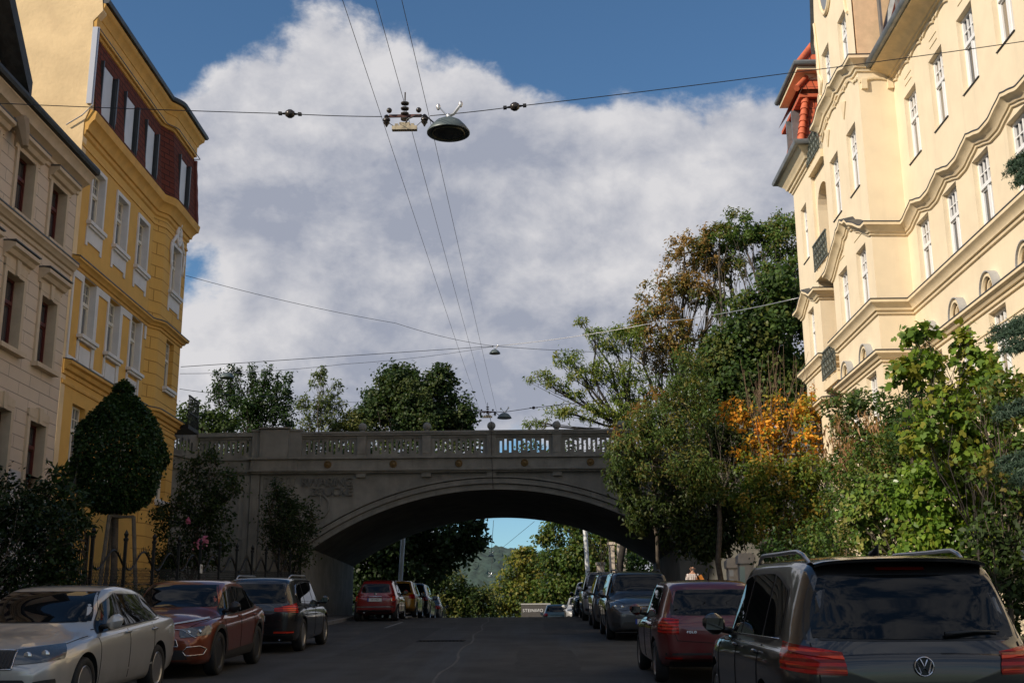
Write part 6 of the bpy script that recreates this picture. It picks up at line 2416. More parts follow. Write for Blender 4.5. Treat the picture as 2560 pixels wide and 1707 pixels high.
# black SUV, tail towards the viewer
hl = 4.44 / 2
sp = spec_suv(L=4.44, W=1.82, H=1.58, wb=2.67, fo=.84, tr=.345, spokes=5, spw=.036, bulge_r=.06, end_r=.84)
cv = Car('suv_car', 'glossy black SUV with roof rails and glowing red tail lights at left', sp, road_loc(-5.98, 27.6), R(0), carpaint('black_paint', (0.006, 0.006, 0.008), .0, .25))
cv.glass('rear_window', [(-.66, -hl, 1.03), (.66, -hl, 1.03), (.56, -hl + .4, 1.42), (-.56, -hl + .4, 1.42)], (0, 1, 0), .14, False, .05)
side_windows(cv, .95, .02, -.92, None, .035, .125, (-1.55, 1.33))
cv.line('window_chrome', [(.88, .9, .99), (.88, -1.5, 1.05), (.80, -1.62, 1.2), (.72, -1.4, 1.40), (.70, -.2, 1.46)], CHROME, .014, .006, (-1, 0, 0), True)
for sg in (1, -1):
    tl = cv.patch('tail_light', [(sg * .42, -hl, .86), (sg * .92, -hl + .25, .82), (sg * .91, -hl + .30, 1.03), (sg * .42, -hl, .925)], TAIL, .010, (-sg * .5, 1, 0), 14, 10, .2)
    cv.patch('lens_insert', [(sg * .60, -hl, .87), (sg * .86, -hl + .2, .86), (sg * .86, -hl + .22, .99), (sg * .62, -hl, .95)], red_lens('tail_lens_bright', (.85, .07, .02)), .016, (-sg * .5, 1, 0), 10, 8, .4, parent=tl)
    cv.patch('reflector', [(sg * .45, -hl, .42), (sg * .82, -hl, .42), (sg * .82, -hl, .455), (sg * .45, -hl, .455)], red_lens('tail_lens_mid', (.65, .04, .02)), .012, (0, 1, 0), 8, 2)
    mb = MB()
    p = cv.snap((sg * .55, -hl, .30), .0, (0, 1, 0))
    mb.lathe([(.045, -.03), (.05, .06), (.042, .06), (.036, -.02)], p, 16, rx)
    mb.build('exhaust_tip', CHROME, cv.root, smooth=40)
cv.patch('rear_bumper_trim', [(-.8, -hl, .27), (.8, -hl, .27), (.8, -hl, .40), (-.8, -hl, .40)], PLASTIC, .010, (0, 1, 0), 18, 4)
cv.rails(-1.5, .5, .60, h=.06, r=.018)
cv.mirror(.80, 1.03)
cv.handles([.02, -1.0], .90)
cv.doors([1.0, .0, -1.05])
cv.line('tailgate_gap', [(.68, -hl, 1.0), (.66, -hl, .70), (.3, -hl, .60), (-.3, -hl, .60), (-.66, -hl, .70), (-.68, -hl, 1.0)], SEAM_, .009, .002, (0, 1, 0))
cv.plate(-1, .72, '', False)

# small red car under the bridge
hl = 3.57 / 2
sp = spec_hatch(L=3.57, W=1.63, H=1.49, wb=2.30, fo=.74, tr=.29, spokes=14, spw=.014, bulge_r=.09, end_r=.82, roofr=.70, corner_r=.42,
                top=[(-hl, .86), (-hl + .03, .93), (-hl + .12, 1.02), (-hl + .36, 1.33), (-hl + .55, 1.43), (-hl + 1.05, 1.49), (-.05, 1.485), (.28, 1.43), (hl - 1.0, 1.03), (hl - .7, .96), (hl - .35, .86), (hl - .08, .70), (hl, .6)])
cv = Car('small_car', 'small rounded red car with chrome bumper strip parked under the bridge', sp, road_loc(-5.98, 46.1), R(0), carpaint('bright_red_paint', (0.19, 0.010, 0.009), .0, .3))
cv.glass('rear_window', [(-.52, -hl, 1.03), (.52, -hl, 1.03), (.47, -hl + .3, 1.34), (-.47, -hl + .3, 1.34)], (0, 1, 0), .3, False, .07)
side_windows(cv, .72, -.20, -.95, None, .035, .12)
for sg in (1, -1):
    tl = cv.patch('tail_light', [(sg * .58, -hl, .69), (sg * .76, -hl + .1, .70), (sg * .73, -hl + .14, .93), (sg * .61, -hl, .93)], CHROME, .008, (-sg * .4, 1, 0), 8, 10, .2)
    cv.patch('lens_insert', [(sg * .61, -hl, .72), (sg * .745, -hl + .1, .73), (sg * .72, -hl + .12, .905), (sg * .63, -hl, .905)], red_lens('tail_lens_mid', (.65, .04, .02)), .014, (-sg * .4, 1, 0), 8, 8, .2, parent=tl)
cv.patch('chrome_strip', [(-.68, -hl + .1, .505), (.68, -hl + .1, .505), (.68, -hl + .1, .545), (-.68, -hl + .1, .545)], CHROME, .014, (0, 1, 0), 20, 3)
cv.line('handle_bar', [(-.27, -hl, .885), (.27, -hl, .885)], CHROME, .03, .012, (0, 1, 0), parent=cv.root)
cv.plate(-1, .78, 'W\u00b77457', False)
cv.patch('lower_valance', [(-.6, -hl, .36), (.6, -hl, .36), (.6, -hl, .42), (-.6, -hl, .42)], PLASTIC, .010, (0, 1, 0), 12, 3)
mb = MB()
pe_ = cv.snap((0, -hl, .97), 0, (0, 1, 0))
mb.lathe([(.05, 0), (.05, .012), (.001, .014)], pe_, 20, rx)
mb.build('emblem', CHROME, cv.root, smooth=40)
cv.mirror(.55, 1.0)
mb = MB()
mb.lathe([(.04, -.03), (.045, .06), (.035, .06)], cv.snap((-.4, -hl, .33), 0, (0, 1, 0)), 14, rx)
mb.build('exhaust_tip', CHROME, cv.root)
cv.doors([.82, -.25])


def plain_car(name, label, sp, loc, yaw, paint, front, pitch=SLOPE, rails=False):
    c = Car(name, label, sp, loc, yaw, paint, pitch)
    H, hl = sp['H'], sp['L'] / 2
    w = sp['W'] / 2
    b = c.b
    yw = hl - 1.25
    c.glass('windscreen', [(-w * .76, yw, H * .70), (w * .76, yw, H * .70), (w * .62, yw - .75, H * .945), (-w * .62, yw - .75, H * .945)], (0, -1, 0), .1, False, .05)
    c.glass('rear_window', [(-w * .74, -hl, H * .66), (w * .74, -hl, H * .66), (w * .64, -hl + .4, H * .90), (-w * .64, -hl + .4, H * .90)], (0, 1, 0), .14, False, .06)
    side_windows(c, yw - .05, yw - .95, yw - 1.85, None, .035, .12, (max(-hl + .6, yw - 2.45), H * .85))
    if front:
        front_face(c, .30, (w * .48, w * .93, H * .43, H * .51), (w * .42, H * .40, H * .49), gmat=CHROME if front == 'chrome' else None)
        c.plate(1, .46, '', True)
    for sg in (1, -1):
        c.patch('tail_light', [(sg * w * .62, -hl, H * .49), (sg * w * .98, -hl + .2, H * .50), (sg * w * .98, -hl + .22, H * .62), (sg * w * .66, -hl, H * .60)], TAIL, .010, (-sg * .5, 1, 0), 10, 8, .2)
    c.mirror(yw - .22, H * .64)
    c.doors([yw + .05, yw - .95, yw - 1.95])
    c.handles([yw - .9, yw - 1.9], H * .55)
    if rails:
        c.rails(-hl + .7, .5, w * .64, RUBBER if rails == 'black' else SILVERT, .06, .018)
    return c


plain_car('suv_car', 'dark blue grey SUV with upright chrome grille slats facing the camera', spec_suv(L=4.70, W=1.86, H=1.67, wb=2.79, fo=.93, tr=.35), road_loc(2.62, 31.8), R(180), carpaint('blue_grey_paint', (0.055, 0.062, 0.072), .5, .3), 'chrome', rails='black')
plain_car('estate_car', 'metallic grey car standing behind the chrome grilled SUV', spec_suv(L=4.45, W=1.80, H=1.64, wb=2.65, fo=.9, tr=.33), road_loc(2.55, 38.0), R(180), carpaint('mid_grey_paint', (0.16, 0.16, 0.155), .5, .3), True, rails='black')
plain_car('family_van', 'pale silver tall family car furthest back on the right before the crest', spec_suv(L=4.40, W=1.80, H=1.72, wb=2.70, fo=.9, tr=.33), road_loc(2.50, 45.2), R(180), carpaint('pale_silver_paint', (0.46, 0.46, 0.47), .4, .3), True, rails='black')
plain_car('hatchback', 'yellow and dark hatchback parked just beyond the small red car', spec_hatch(L=4.0, W=1.72, H=1.52), road_loc(-5.85, 51.4), R(0), carpaint('yellow_paint', (0.42, 0.20, 0.02), .0, .3), False, pitch=.01)
plain_car('suv_car', 'black SUV parked beyond the yellow hatchback at left', spec_suv(L=4.5, W=1.82, H=1.68), road_loc(-5.85, 57.0), R(0), carpaint('black_paint', (0.006, 0.006, 0.008)), False, pitch=-.012)
plain_car('saloon_car', 'dark saloon car last in the row on the left under the trees', spec_sedan(L=4.5), road_loc(-5.80, 63.5), R(0), carpaint('dark_blue_paint', (0.012, 0.016, 0.025), .3, .3), False, pitch=-.012)
plain_car('saloon_car', 'black car in deep shade behind the silver tall family car', spec_suv(L=4.6, W=1.84, H=1.72), road_loc(2.55, 56.5), R(180), carpaint('black_paint', (0.006, 0.006, 0.008)), True, pitch=-.008)
plain_car('hatchback', 'white fronted car just beyond the road crest', spec_hatch(L=4.1, W=1.76, H=1.5), road_loc(2.35, 66), R(180), carpaint('off_white_paint', (0.40, 0.40, 0.40), .2, .3), True, pitch=-.012)
plain_car('hatchback', 'small teal car low beyond the crest beside the dark sign', spec_hatch(L=4.0, W=1.70, H=1.45), road_loc(1.15, 74.5), R(0), carpaint('teal_paint', (0.02, 0.085, 0.11), .3, .3), False, pitch=-.012)

# ---------------------------------------------------------------- person walking away on the right pavement
SKIN = M('skin', (0.50, 0.27, 0.18), 0.5)
JEANS = M('dark_trousers', (0.02, 0.022, 0.03), 0.85)
SHOE = M('dark_shoe', (0.015, 0.013, 0.012), 0.6)
BAGM = M('orange_bag', (0.55, 0.20, 0.035), 0.6, var=.15, vscale=8)
SHIRT = bpy.data.materials.new('plaid_shirt')
SHIRT.use_nodes = True
t = NT(SHIRT.node_tree)
p_ = t.n['Principled BSDF']
p_.inputs['Roughness'].default_value = .85
tc = t.node('ShaderNodeTexCoord').outputs['Object']
wx = t.node('ShaderNodeTexWave', wave_type='BANDS', bands_direction='X', i_0=tc)
wx.inputs['Scale'].default_value = 4.2
wz = t.node('ShaderNodeTexWave', wave_type='BANDS', bands_direction='Z', i_0=tc)
wz.inputs['Scale'].default_value = 4.2
fx, fz = t.ramp(wx.outputs['Fac'], .35, .6), t.ramp(wz.outputs['Fac'], .35, .6)
c1 = t.mix(fx, (.16, .09, .08, 1), (.62, .58, .56, 1))
c2 = t.mix(t.math('MULTIPLY', fz, .55), c1, (.66, .63, .62, 1))
t.l.new(c2, p_.inputs['Base Color'])
PX_, PYY = 5.60, 43.4
pz = street_z(PYY) + .128
PE = thing('person', 'bald person in plaid shirt carrying an orange shoulder bag on the pavement', 'person', (PX_, PYY, pz))


def skin_body(name, verts, edges, radii, mat, parent, sub=2):
    me = bpy.data.meshes.new(name)
    me.from_pydata(verts, edges, [])
    o = link(name, me)
    o.modifiers.new('skin', 'SKIN')
    for i, r in enumerate(radii):
        v = me.skin_vertices[0].data[i]
        v.radius = r if isinstance(r, tuple) else (r, r)
    me.skin_vertices[0].data[0].use_root = True
    s_ = o.modifiers.new('sub', 'SUBSURF')
    s_.levels = s_.render_levels = sub
    dg = bpy.context.evaluated_depsgraph_get()
    me2 = bpy.data.meshes.new_from_object(o.evaluated_get(dg))
    bpy.data.objects.remove(o)
    me2.materials.clear()
    me2.materials.append(mat)
    me2.polygons.foreach_set('use_smooth', [True] * len(me2.polygons))
    return link(name, me2, parent)


# body, mid stride, seen from behind
vb = [(0, 0, .95), (0, 0, 1.12), (0, .01, 1.30), (0, .02, 1.43), (0, .03, 1.53), (0, .05, 1.60), (0, .06, 1.68), (0, .055, 1.745),
      (-.09, 0, .90), (-.10, .12, .50), (-.10, .20, .09), (-.10, .30, .05), (.09, 0, .90), (.10, -.02, .50), (.10, -.20, .12), (.10, -.12, .05),
      (-.17, .01, 1.43), (-.235, -.03, 1.15), (-.235, .06, .92), (-.23, .09, .83), (.17, .01, 1.43), (.24, .03, 1.15), (.22, .13, .95), (.21, .17, .87)]
eb = [(0, 1), (1, 2), (2, 3), (3, 4), (4, 5), (5, 6), (6, 7), (0, 8), (8, 9), (9, 10), (10, 11), (0, 12), (12, 13), (13, 14), (14, 15), (3, 16), (16, 17), (17, 18), (18, 19), (3, 20), (20, 21), (21, 22), (22, 23)]
rb = [(.15, .11), (.145, .105), (.165, .115), (.15, .10), .055, .07, .092, .06, .085, .06, .045, .035, .085, .06, .045, .035, .07, .045, .035, .03, .07, .045, .035, .03]
skin_body('body', vb, eb, rb, SKIN, PE)
vs_ = vb[:5] + [vb[16], (-.222, -.01, 1.20), vb[20], (.226, .02, 1.20)]
skin_body('shirt', [(a, b, c) for a, b, c in vs_[:4]] + [(0, .02, 1.49)] + vs_[5:], [(0, 1), (1, 2), (2, 3), (3, 4), (3, 5), (5, 6), (3, 7), (7, 8)], [(.18, .135), (.175, .13), (.19, .14), (.17, .12), .075, .088, .068, .088, .068], SHIRT, PE)
skin_body('trousers', [vb[0], (0, 0, 1.04)] + vb[8:11] + vb[12:15], [(0, 1), (0, 2), (2, 3), (3, 4), (0, 5), (5, 6), (6, 7)], [(.165, .125), (.16, .12), .105, .075, .062, .105, .075, .062], JEANS, PE)
for sx, pts in ((-1, (vb[10], vb[11])), (1, (vb[14], vb[15]))):
    mb = MB()
    a, b = Vector(pts[0]), Vector(pts[1])
    mb.tube([(a.x, a.y - .05, .05), (a.x, a.y + .05, .055), (a.x, b.y + .04, .04)], [.045, .055, .035], 8)
    mb.build('shoe', SHOE, PE, smooth=True)
mb = MB()
for sg in (-1, 1):
    mb.sphere((sg * .092, .05, 1.665), .028, 8, 6, (.5, .8, 1.2))
mb.build('ears', SKIN, PE, smooth=True)
mb = MB()
mb.sphere((0, .155, 1.655), .02, 8, 6, (.8, 1.2, 1.3))
mb.build('nose', SKIN, PE, smooth=True)
mb = MB()
for sg in (-1, 1):
    mb.sphere((sg * .034, .142, 1.685), .012, 8, 6)
mb.box(-.025, .025, .142, .15, 1.615, 1.622)
mb.build('eyes', M('eye_dark', (.03, .02, .02), .3), PE)
for sg, h in ((-1, vb[19]), (1, vb[23])):
    for k in range(5):
        mb = MB()
        a = Vector(h) + Vector((0, .03 * (k - 1.5) * .6, -.01))
        if k == 4:
            mb.tube([Vector(h) + Vector((0, .03, .01)), Vector(h) + Vector((-.01 * sg, .055, -.03)), Vector(h) + Vector((-.015 * sg, .06, -.055))], [.011, .010, .007], 6)
        else:
            L_ = (.075, .085, .08, .065)[k]
            mb.tube([a, a + Vector((-.004 * sg, .004, -L_ * .5)), a + Vector((-.018 * sg, .012, -L_))], [.010, .009, .007], 6)
        mb.build('finger', SKIN, PE, smooth=True)
BA = thing('shoulder_bag', 'large orange bag carried at the right side of the bald person', 'bag', (PX_ + .26, PYY - .10, pz + .98))
mb = MB()
mb.prism([(-.10, -.1), (.24, -.1), (.22, .10), (.02, .48), (-.10, .40)], lambda p: (p[0], -.09, p[1]), lambda p: (p[0], .09, p[1]))
mb.build('bag_body', BAGM, BA)
mb = MB()
mb.tube([(-.08, -.10, .30), (-.20, -.14, .55), (-.30, -.10, .68), (-.34, .05, .70), (-.42, .16, .5), (-.40, .16, .2)], .02, 6)
mb.build('strap', RUBBER, BA, smooth=True)
# ---------------------------------------------------------------- trees and shrubs
BARK = M('grey_brown_bark', (0.075, 0.060, 0.045), 0.95, var=.45, vscale=6, bump=.9, bscale=25)
BARKD = M('dark_bark', (0.030, 0.026, 0.022), 0.95, var=.4, vscale=6, bump=.9, bscale=25)
LEAF = leaf_mat('leaf')
LEAFG = leaf_mat('glossy_leaf', 0.3, 0.22)
SHAPES = {
    'kite': np.array([(0, 0, 0), (.45, .5, .12), (1, 0, -.12), (.45, -.5, .12)]),
    'lance': np.array([(0, 0, 0), (.4, .5, .1), (1, 0, -.25), (.4, -.5, .1)]),
    'hex': np.array([(0, 0, 0), (.25, .48, .10), (.65, .42, .05), (1.05, 0, -.15), (.65, -.42, .05), (.25, -.48, .10)]),
    'maple': np.array([(0, 0, 0), (.12, .34, .05), (.34, .60, .02), (.46, .26, .06), (.78, .40, -.02), (1.05, 0, -.18), (.78, -.40, -.02), (.46, -.26, .06), (.34, -.60, .02), (.12, -.34, .05)]),
}


def leaf_cloud(rng, centers, n, sig, outward, length, width, palette, shape='kite', droop=.25, updir=.5, jit=.25):
    """Scatter n leaves round cluster centres; returns verts, faces, tints."""
    k = len(centers)
    idx = rng.integers(0, k, n)
    p = centers[idx] + rng.normal(0, 1, (n, 3)) * sig[idx][:, None]
    out_ = outward[idx]
    nr = rng.normal(0, 1, (n, 3)) * .75 + out_ * .55 + np.array([0, 0, updir * .6]) - np.array(SUN_DIR) * .55
    nr /= np.linalg.norm(nr, axis=1)[:, None] + 1e-9
    tg = rng.normal(0, 1, (n, 3)) + out_ * .6 + np.array([0, 0, -droop * 2])
    tg -= nr * np.sum(tg * nr, axis=1)[:, None]
    tg /= np.linalg.norm(tg, axis=1)[:, None] + 1e-9
    bt = np.cross(nr, tg)
    L = length * rng.uniform(.7, 1.25, n)
    S = SHAPES[shape]
    m = len(S)
    V = p[:, None, :] + L[:, None, None] * (S[None, :, 0:1] * tg[:, None, :] + S[None, :, 1:2] * (width / length) * 1.0 * bt[:, None, :] + S[None, :, 2:3] * nr[:, None, :])
    V = V.reshape(-1, 3)
    F = np.arange(n * m).reshape(n, m)
    pal = np.array(palette)
    # clumps share a hue, single leaves vary round it
    cl = rng.integers(0, len(pal), k)
    pick = np.where(rng.random(n) < .62, cl[idx], rng.integers(0, len(pal), n))
    T = pal[pick] * rng.uniform(1 - jit, 1 + jit, (n, 1))
    return V, F, np.clip(T * 1.3, 0, 1)


def blob_px(px, py, rx, ry, Y, rdepth=1.0, dy=0.0):
    c = at(px, py, Y + dy)
    s = (c - EYE).dot(fw) / FPX
    return (np.array(c), np.array([rx * s, .5 * (rx + ry) * s * rdepth, ry * s]))


def limb(mb, a, b, r0, r1, rng, n=5, bow=.12):
    a, b = Vector(a), Vector(b)
    L = (b - a).length
    side = Vector(rng.normal(0, 1, 3)) * L * bow * .5
    side.z = abs(side.z) * .5 - .04 * L
    pts, rs = [], []
    for k in range(n + 1):
        u = k / n
        pts.append(a.lerp(b, u) + side * math.sin(math.pi * u) + Vector(rng.normal(0, 1, 3)) * L * .012)
        rs.append(r0 + (r1 - r0) * u)
    mb.tube(pts, rs, 6)
    return pts


def tree(name, label, base, blobs, leaf, palette, density, seed, cat='tree', trunk_r=.16, fork=.45, clusters=26, sigf=.20, shape='kite', mat=None, bark=None, droop=.25, updir=.5, shell=.45,
         group=None, nbranch=10, jit=.25, stems=1, twigs=True, fork_pt=None):
    """blobs: (centre, radii); density: leaves per m^2 of blob surface."""
    rng = np.random.default_rng(seed)
    t_ = thing(name, label, cat, base, group=group)
    base = Vector(base)
    Vs, Fs, Ts = [], [], []
    vo = 0
    br = MB()
    allc = np.array([b[0] for b in blobs])
    mean = Vector(allc.mean(axis=0))
    fp = Vector(fork_pt) if fork_pt else base.lerp(Vector((mean.x, mean.y, min(mean.z, base.z + (mean.z - base.z) * 1.0))), fork)
    trunks = []
    for s in range(stems):
        o_ = Vector((rng.normal(0, .15), rng.normal(0, .15), 0)) if stems > 1 else Vector((0, 0, 0))
        f_ = fp + (Vector((rng.normal(0, .4), rng.normal(0, .4), 0)) if stems > 1 else Vector((0, 0, 0)))
        limb(br, base + o_ - Vector((0, 0, .2)), f_, trunk_r, trunk_r * .72, rng, 6, .05)
        trunks.append(f_)
    for c, r in blobs:
        area = 4 * math.pi * ((r[0] * r[1]) ** 1.6 + (r[0] * r[2]) ** 1.6 + (r[1] * r[2]) ** 1.6) ** (1 / 1.6) / 3 ** (1 / 1.6)
        n = max(150, int(area * density * 2.3))
        k = max(5, int(clusters))
        d = rng.normal(0, 1, (k, 3))
        d /= np.linalg.norm(d, axis=1)[:, None]
        rad = shell + (1 - shell) * rng.random(k) ** .6
        cen = c + d * r * rad[:, None] * rng.uniform(.82, 1.14, (k, 1))
        sg = np.full(k, sigf * float(r.mean())) * rng.uniform(.6, 1.3, k)
        V, F, T = leaf_cloud(rng, cen, n, sg, d, leaf[0], leaf[1], palette, shape, droop, updir, jit)
        Vs.append(V)
        Fs.append(F + vo)
        Ts.append(T)
        vo += len(V)
        f_ = trunks[rng.integers(0, len(trunks))]
        rr = trunk_r * (.42 if cat == 'tree' else .3)
        pts = limb(br, f_, c, rr, rr * .35, rng, 5, .18)
        if twigs:
            for q_ in rng.choice(k, min(nbranch, k), replace=False):
                limb(br, pts[rng.integers(2, 6)], cen[q_], rr * .26, .005, rng, 3, .15)
    mesh_np('crown', np.concatenate(Vs) - np.array(base), np.concatenate(Fs), mat or LEAF, t_, np.concatenate(Ts))
    o = br.build('trunk', bark or BARK, t_, smooth=True, fix=False)
    o.location = -base
    return t_


def gz(x, y):
    return street_z(y) + .22 + bank(x, y)


def gbase(px, Y, py=1400):
    x = at(px, py, Y).x
    return (x, Y, gz(x, Y))


BP = blob_px
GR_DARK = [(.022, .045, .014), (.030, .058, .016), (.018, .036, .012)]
GR_MID = [(.045, .088, .020), (.060, .105, .022), (.035, .070, .018), (.075, .115, .025)]
GR_LIME = [(.10, .165, .022), (.12, .185, .024), (.075, .135, .020), (.150, .19, .028)]
GR_YEL = [(.120, .130, .022), (.150, .150, .028), (.085, .110, .022), (.170, .140, .03)]
BROWN = [(.20, .115, .032), (.24, .14, .038), (.16, .10, .03), (.19, .145, .04)]
ORANGE = [(.50, .21, .022), (.55, .26, .030), (.43, .15, .018), (.50, .30, .045)]

# big autumn tree with brown and green limbs beyond the bridge
Y = 64
tree('brown_tree', 'tall tree turning brown with bare limbs showing beyond the bridge', gbase(1730, Y),
     [BP(x, y, a, b, Y) for x, y, a, b in ((1720, 640, 58, 55), (1670, 715, 55, 50), (1640, 790, 65, 55), (1600, 840, 48, 42), (1745, 725, 55, 48), (1700, 840, 65, 52), (1655, 900, 60, 40), (1760, 600, 45, 40), (1790, 660, 40, 40))],
     (.20, .10), BROWN + BROWN + [(.10, .105, .03), (.07, .09, .025)], 36, 11, trunk_r=.34, fork=.35, clusters=28, sigf=.14, nbranch=14, bark=BARK)
tree('green_tree', 'tall green crowned tree between the brown tree and cream house', gbase(1860, Y),
     [BP(x, y, a, b, Y) for x, y, a, b in ((1800, 590, 55, 45), (1850, 570, 55, 45), (1830, 660, 45, 50), (1910, 600, 55, 45), (1960, 590, 55, 62), (1790, 760, 40, 42), (1990, 560, 40, 40), (1930, 680, 50, 50), (1985, 670, 50, 60))],
     (.20, .11), [(.07, .115, .026), (.085, .13, .028), (.055, .09, .022), (.13, .12, .035)], 40, 12, trunk_r=.30, fork=.4, clusters=28, sigf=.145, nbranch=12)
Y = 52
tree('maple_tree', 'dense dark green maple tree right behind the cream house corner', gbase(1900, Y),
     [BP(x, y, a, b, Y) for x, y, a, b in ((1900, 790, 75, 62), (1960, 730, 60, 75), (1850, 860, 75, 72), (1950, 860, 80, 90), (1830, 950, 72, 75), (1900, 1000, 90, 80), (1790, 900, 55, 55), (1980, 990, 60, 90), (1780, 1010, 60, 60))],
     (.19, .14), [(.038, .068, .018), (.052, .088, .02), (.066, .10, .024), (.09, .10, .026), (.03, .052, .015)], 56, 13, trunk_r=.25, fork=.4, clusters=34, sigf=.2, shape='hex')
# airy locust with spreading branches
Y = 62
tree('locust_tree', 'airy locust tree with spreading branches above the bridge parapet', gbase(1530, Y),
     [BP(x, y, a, b, Y) for x, y, a, b in ((1520, 850, 50, 34), (1570, 840, 50, 38), (1420, 895, 42, 22), (1465, 940, 48, 28), (1350, 943, 40, 14), (1395, 960, 34, 16), (1505, 930, 50, 30), (1560, 930, 48, 34), (1452, 803, 22, 8), (1485, 830, 26, 13),
                                             (1400, 1028, 55, 15), (1335, 1058, 38, 10), (1480, 1030, 52, 24), (1550, 1030, 50, 34), (1600, 980, 40, 44), (1540, 985, 30, 24), (1440, 985, 30, 14))],
     (.21, .07), [(.10, .145, .026), (.13, .165, .03), (.075, .11, .024), (.17, .17, .035)], 38, 14, trunk_r=.22, fork=.5, clusters=26, sigf=.19, shape='lance', droop=.6, nbranch=9, bark=BARKD, fork_pt=at(1575, 1075, Y))
# locust leaning over the right pavement in front of the bridge
Y = 38
tree('locust_tree', 'tall feathery locust tree with reddish tips in front of the bridge', gbase(1800, Y),
     [BP(x, y, a, b, Y) for x, y, a, b in ((1700, 930, 70, 55), (1725, 1000, 70, 55), (1680, 1060, 80, 50), (1550, 1140, 46, 36), (1545, 1110, 30, 24), (1625, 1160, 66, 44), (1720, 1170, 80, 55), (1650, 1085, 66, 36), (1600, 1060, 40, 30), (1770, 1190, 44, 44), (1780, 1240, 50, 36), (1590, 1110, 44, 34))],
     (.15, .045), [(.058, .096, .024), (.045, .075, .02), (.078, .115, .028), (.12, .11, .028)], 105, 15, trunk_r=.11, fork=.5, clusters=26, sigf=.2, shape='lance', droop=.5, fork_pt=at(1800, 1230, Y))
tree('locust_tree', 'small reddish leaved locust tree top beside the bridge parapet', gbase(1660, 41),
     [BP(x, y, a, b, 41) for x, y, a, b in ((1640, 1010, 52, 34), (1600, 1030, 34, 26), (1660, 975, 36, 26), (1560, 1090, 40, 28))],
     (.20, .07), [(.20, .08, .022), (.17, .10, .025), (.09, .11, .026), (.10, .10, .025)], 34, 16, trunk_r=.08, fork=.6, clusters=20, sigf=.2, shape='lance', droop=.5)
tree('dark_tree', 'dark drooping tree in the shade under the feathery locust', gbase(1840, 39),
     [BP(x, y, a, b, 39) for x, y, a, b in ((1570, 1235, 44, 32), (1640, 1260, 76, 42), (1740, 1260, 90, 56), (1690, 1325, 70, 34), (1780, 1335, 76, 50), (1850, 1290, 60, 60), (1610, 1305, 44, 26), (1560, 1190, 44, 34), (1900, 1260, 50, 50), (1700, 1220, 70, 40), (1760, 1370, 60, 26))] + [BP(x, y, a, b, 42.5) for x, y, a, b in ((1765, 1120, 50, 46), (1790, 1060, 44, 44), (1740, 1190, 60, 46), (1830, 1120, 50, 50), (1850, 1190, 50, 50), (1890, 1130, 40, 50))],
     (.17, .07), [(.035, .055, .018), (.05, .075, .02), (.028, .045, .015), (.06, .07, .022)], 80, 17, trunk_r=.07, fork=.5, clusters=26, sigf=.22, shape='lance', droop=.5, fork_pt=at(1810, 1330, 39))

# orange bush with bare stems
Y = 38.5
t_ = tree('orange_bush', 'tall shrub with orange autumn leaves under bare upright stems', gbase(1930, Y),
          [BP(x, y, a, b, Y) for x, y, a, b in ((1850, 1035, 52, 36), (1900, 1075, 60, 44), (1960, 1030, 56, 46), (2010, 1050, 46, 44), (2010, 1105, 56, 40), (1880, 1125, 48, 36), (1945, 1120, 56, 40), (2040, 1000, 30, 36))],
          (.13, .085), ORANGE + [(.50, .30, .035), (.22, .20, .03), (.12, .15, .025)], 40, 18, cat='shrub', trunk_r=.05, fork=.4, clusters=24, sigf=.2, shape='hex', stems=4)
mb = MB()
rng = np.random.default_rng(5)
BASEO = Vector(t_.location)
TWIG = M('bare_brown_twig', (.15, .10, .065), .9, var=.3, vscale=8)
for k in range(34):
    px = 1850 + 170 * rng.random()
    top = at(px + rng.normal(0, 26), 850 + 110 * rng.random() + abs(px - 1960) * .25, Y + rng.normal(0, .5))
    bot = at(1930 + (px - 1930) * .35, 1150, Y + rng.normal(0, .3))
    pts = limb(mb, bot, top, .016, .004, rng, 5, .08)
    for j in range(3):
        q_ = pts[rng.integers(2, 5)]
        mb.tube([q_, q_ + Vector((rng.normal(0, .16), rng.normal(0, .16), .3 + .3 * rng.random()))], [.006, .002], 4)
o = mb.build('bare_stems', TWIG, t_, fix=False)
o.location = -BASEO
tree('yellow_green_bush', 'yellow green shrub growing just below the orange leaved shrub', gbase(1960, 37.5),
     [BP(x, y, a, b, 37.5) for x, y, a, b in ((1900, 1180, 58, 44), (1960, 1195, 62, 48), (2025, 1180, 56, 48), (1885, 1255, 58, 46), (1985, 1265, 66, 50), (2060, 1285, 56, 50), (1900, 1320, 60, 40), (1990, 1330, 60, 44))],
     (.13, .075), [(.10, .135, .022), (.075, .12, .022), (.14, .16, .028), (.055, .095, .02), (.22, .16, .03)], 100, 19, cat='shrub', trunk_r=.035, fork=.3, clusters=28, sigf=.2, stems=4)
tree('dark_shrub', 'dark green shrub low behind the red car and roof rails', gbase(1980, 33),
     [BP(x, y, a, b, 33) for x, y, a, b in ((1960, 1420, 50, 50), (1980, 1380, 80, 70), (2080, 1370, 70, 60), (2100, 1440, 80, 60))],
     (.12, .07), GR_DARK + GR_MID[:1], 60, 20, cat='shrub', trunk_r=.05, fork=.3, clusters=26, sigf=.22, stems=4)
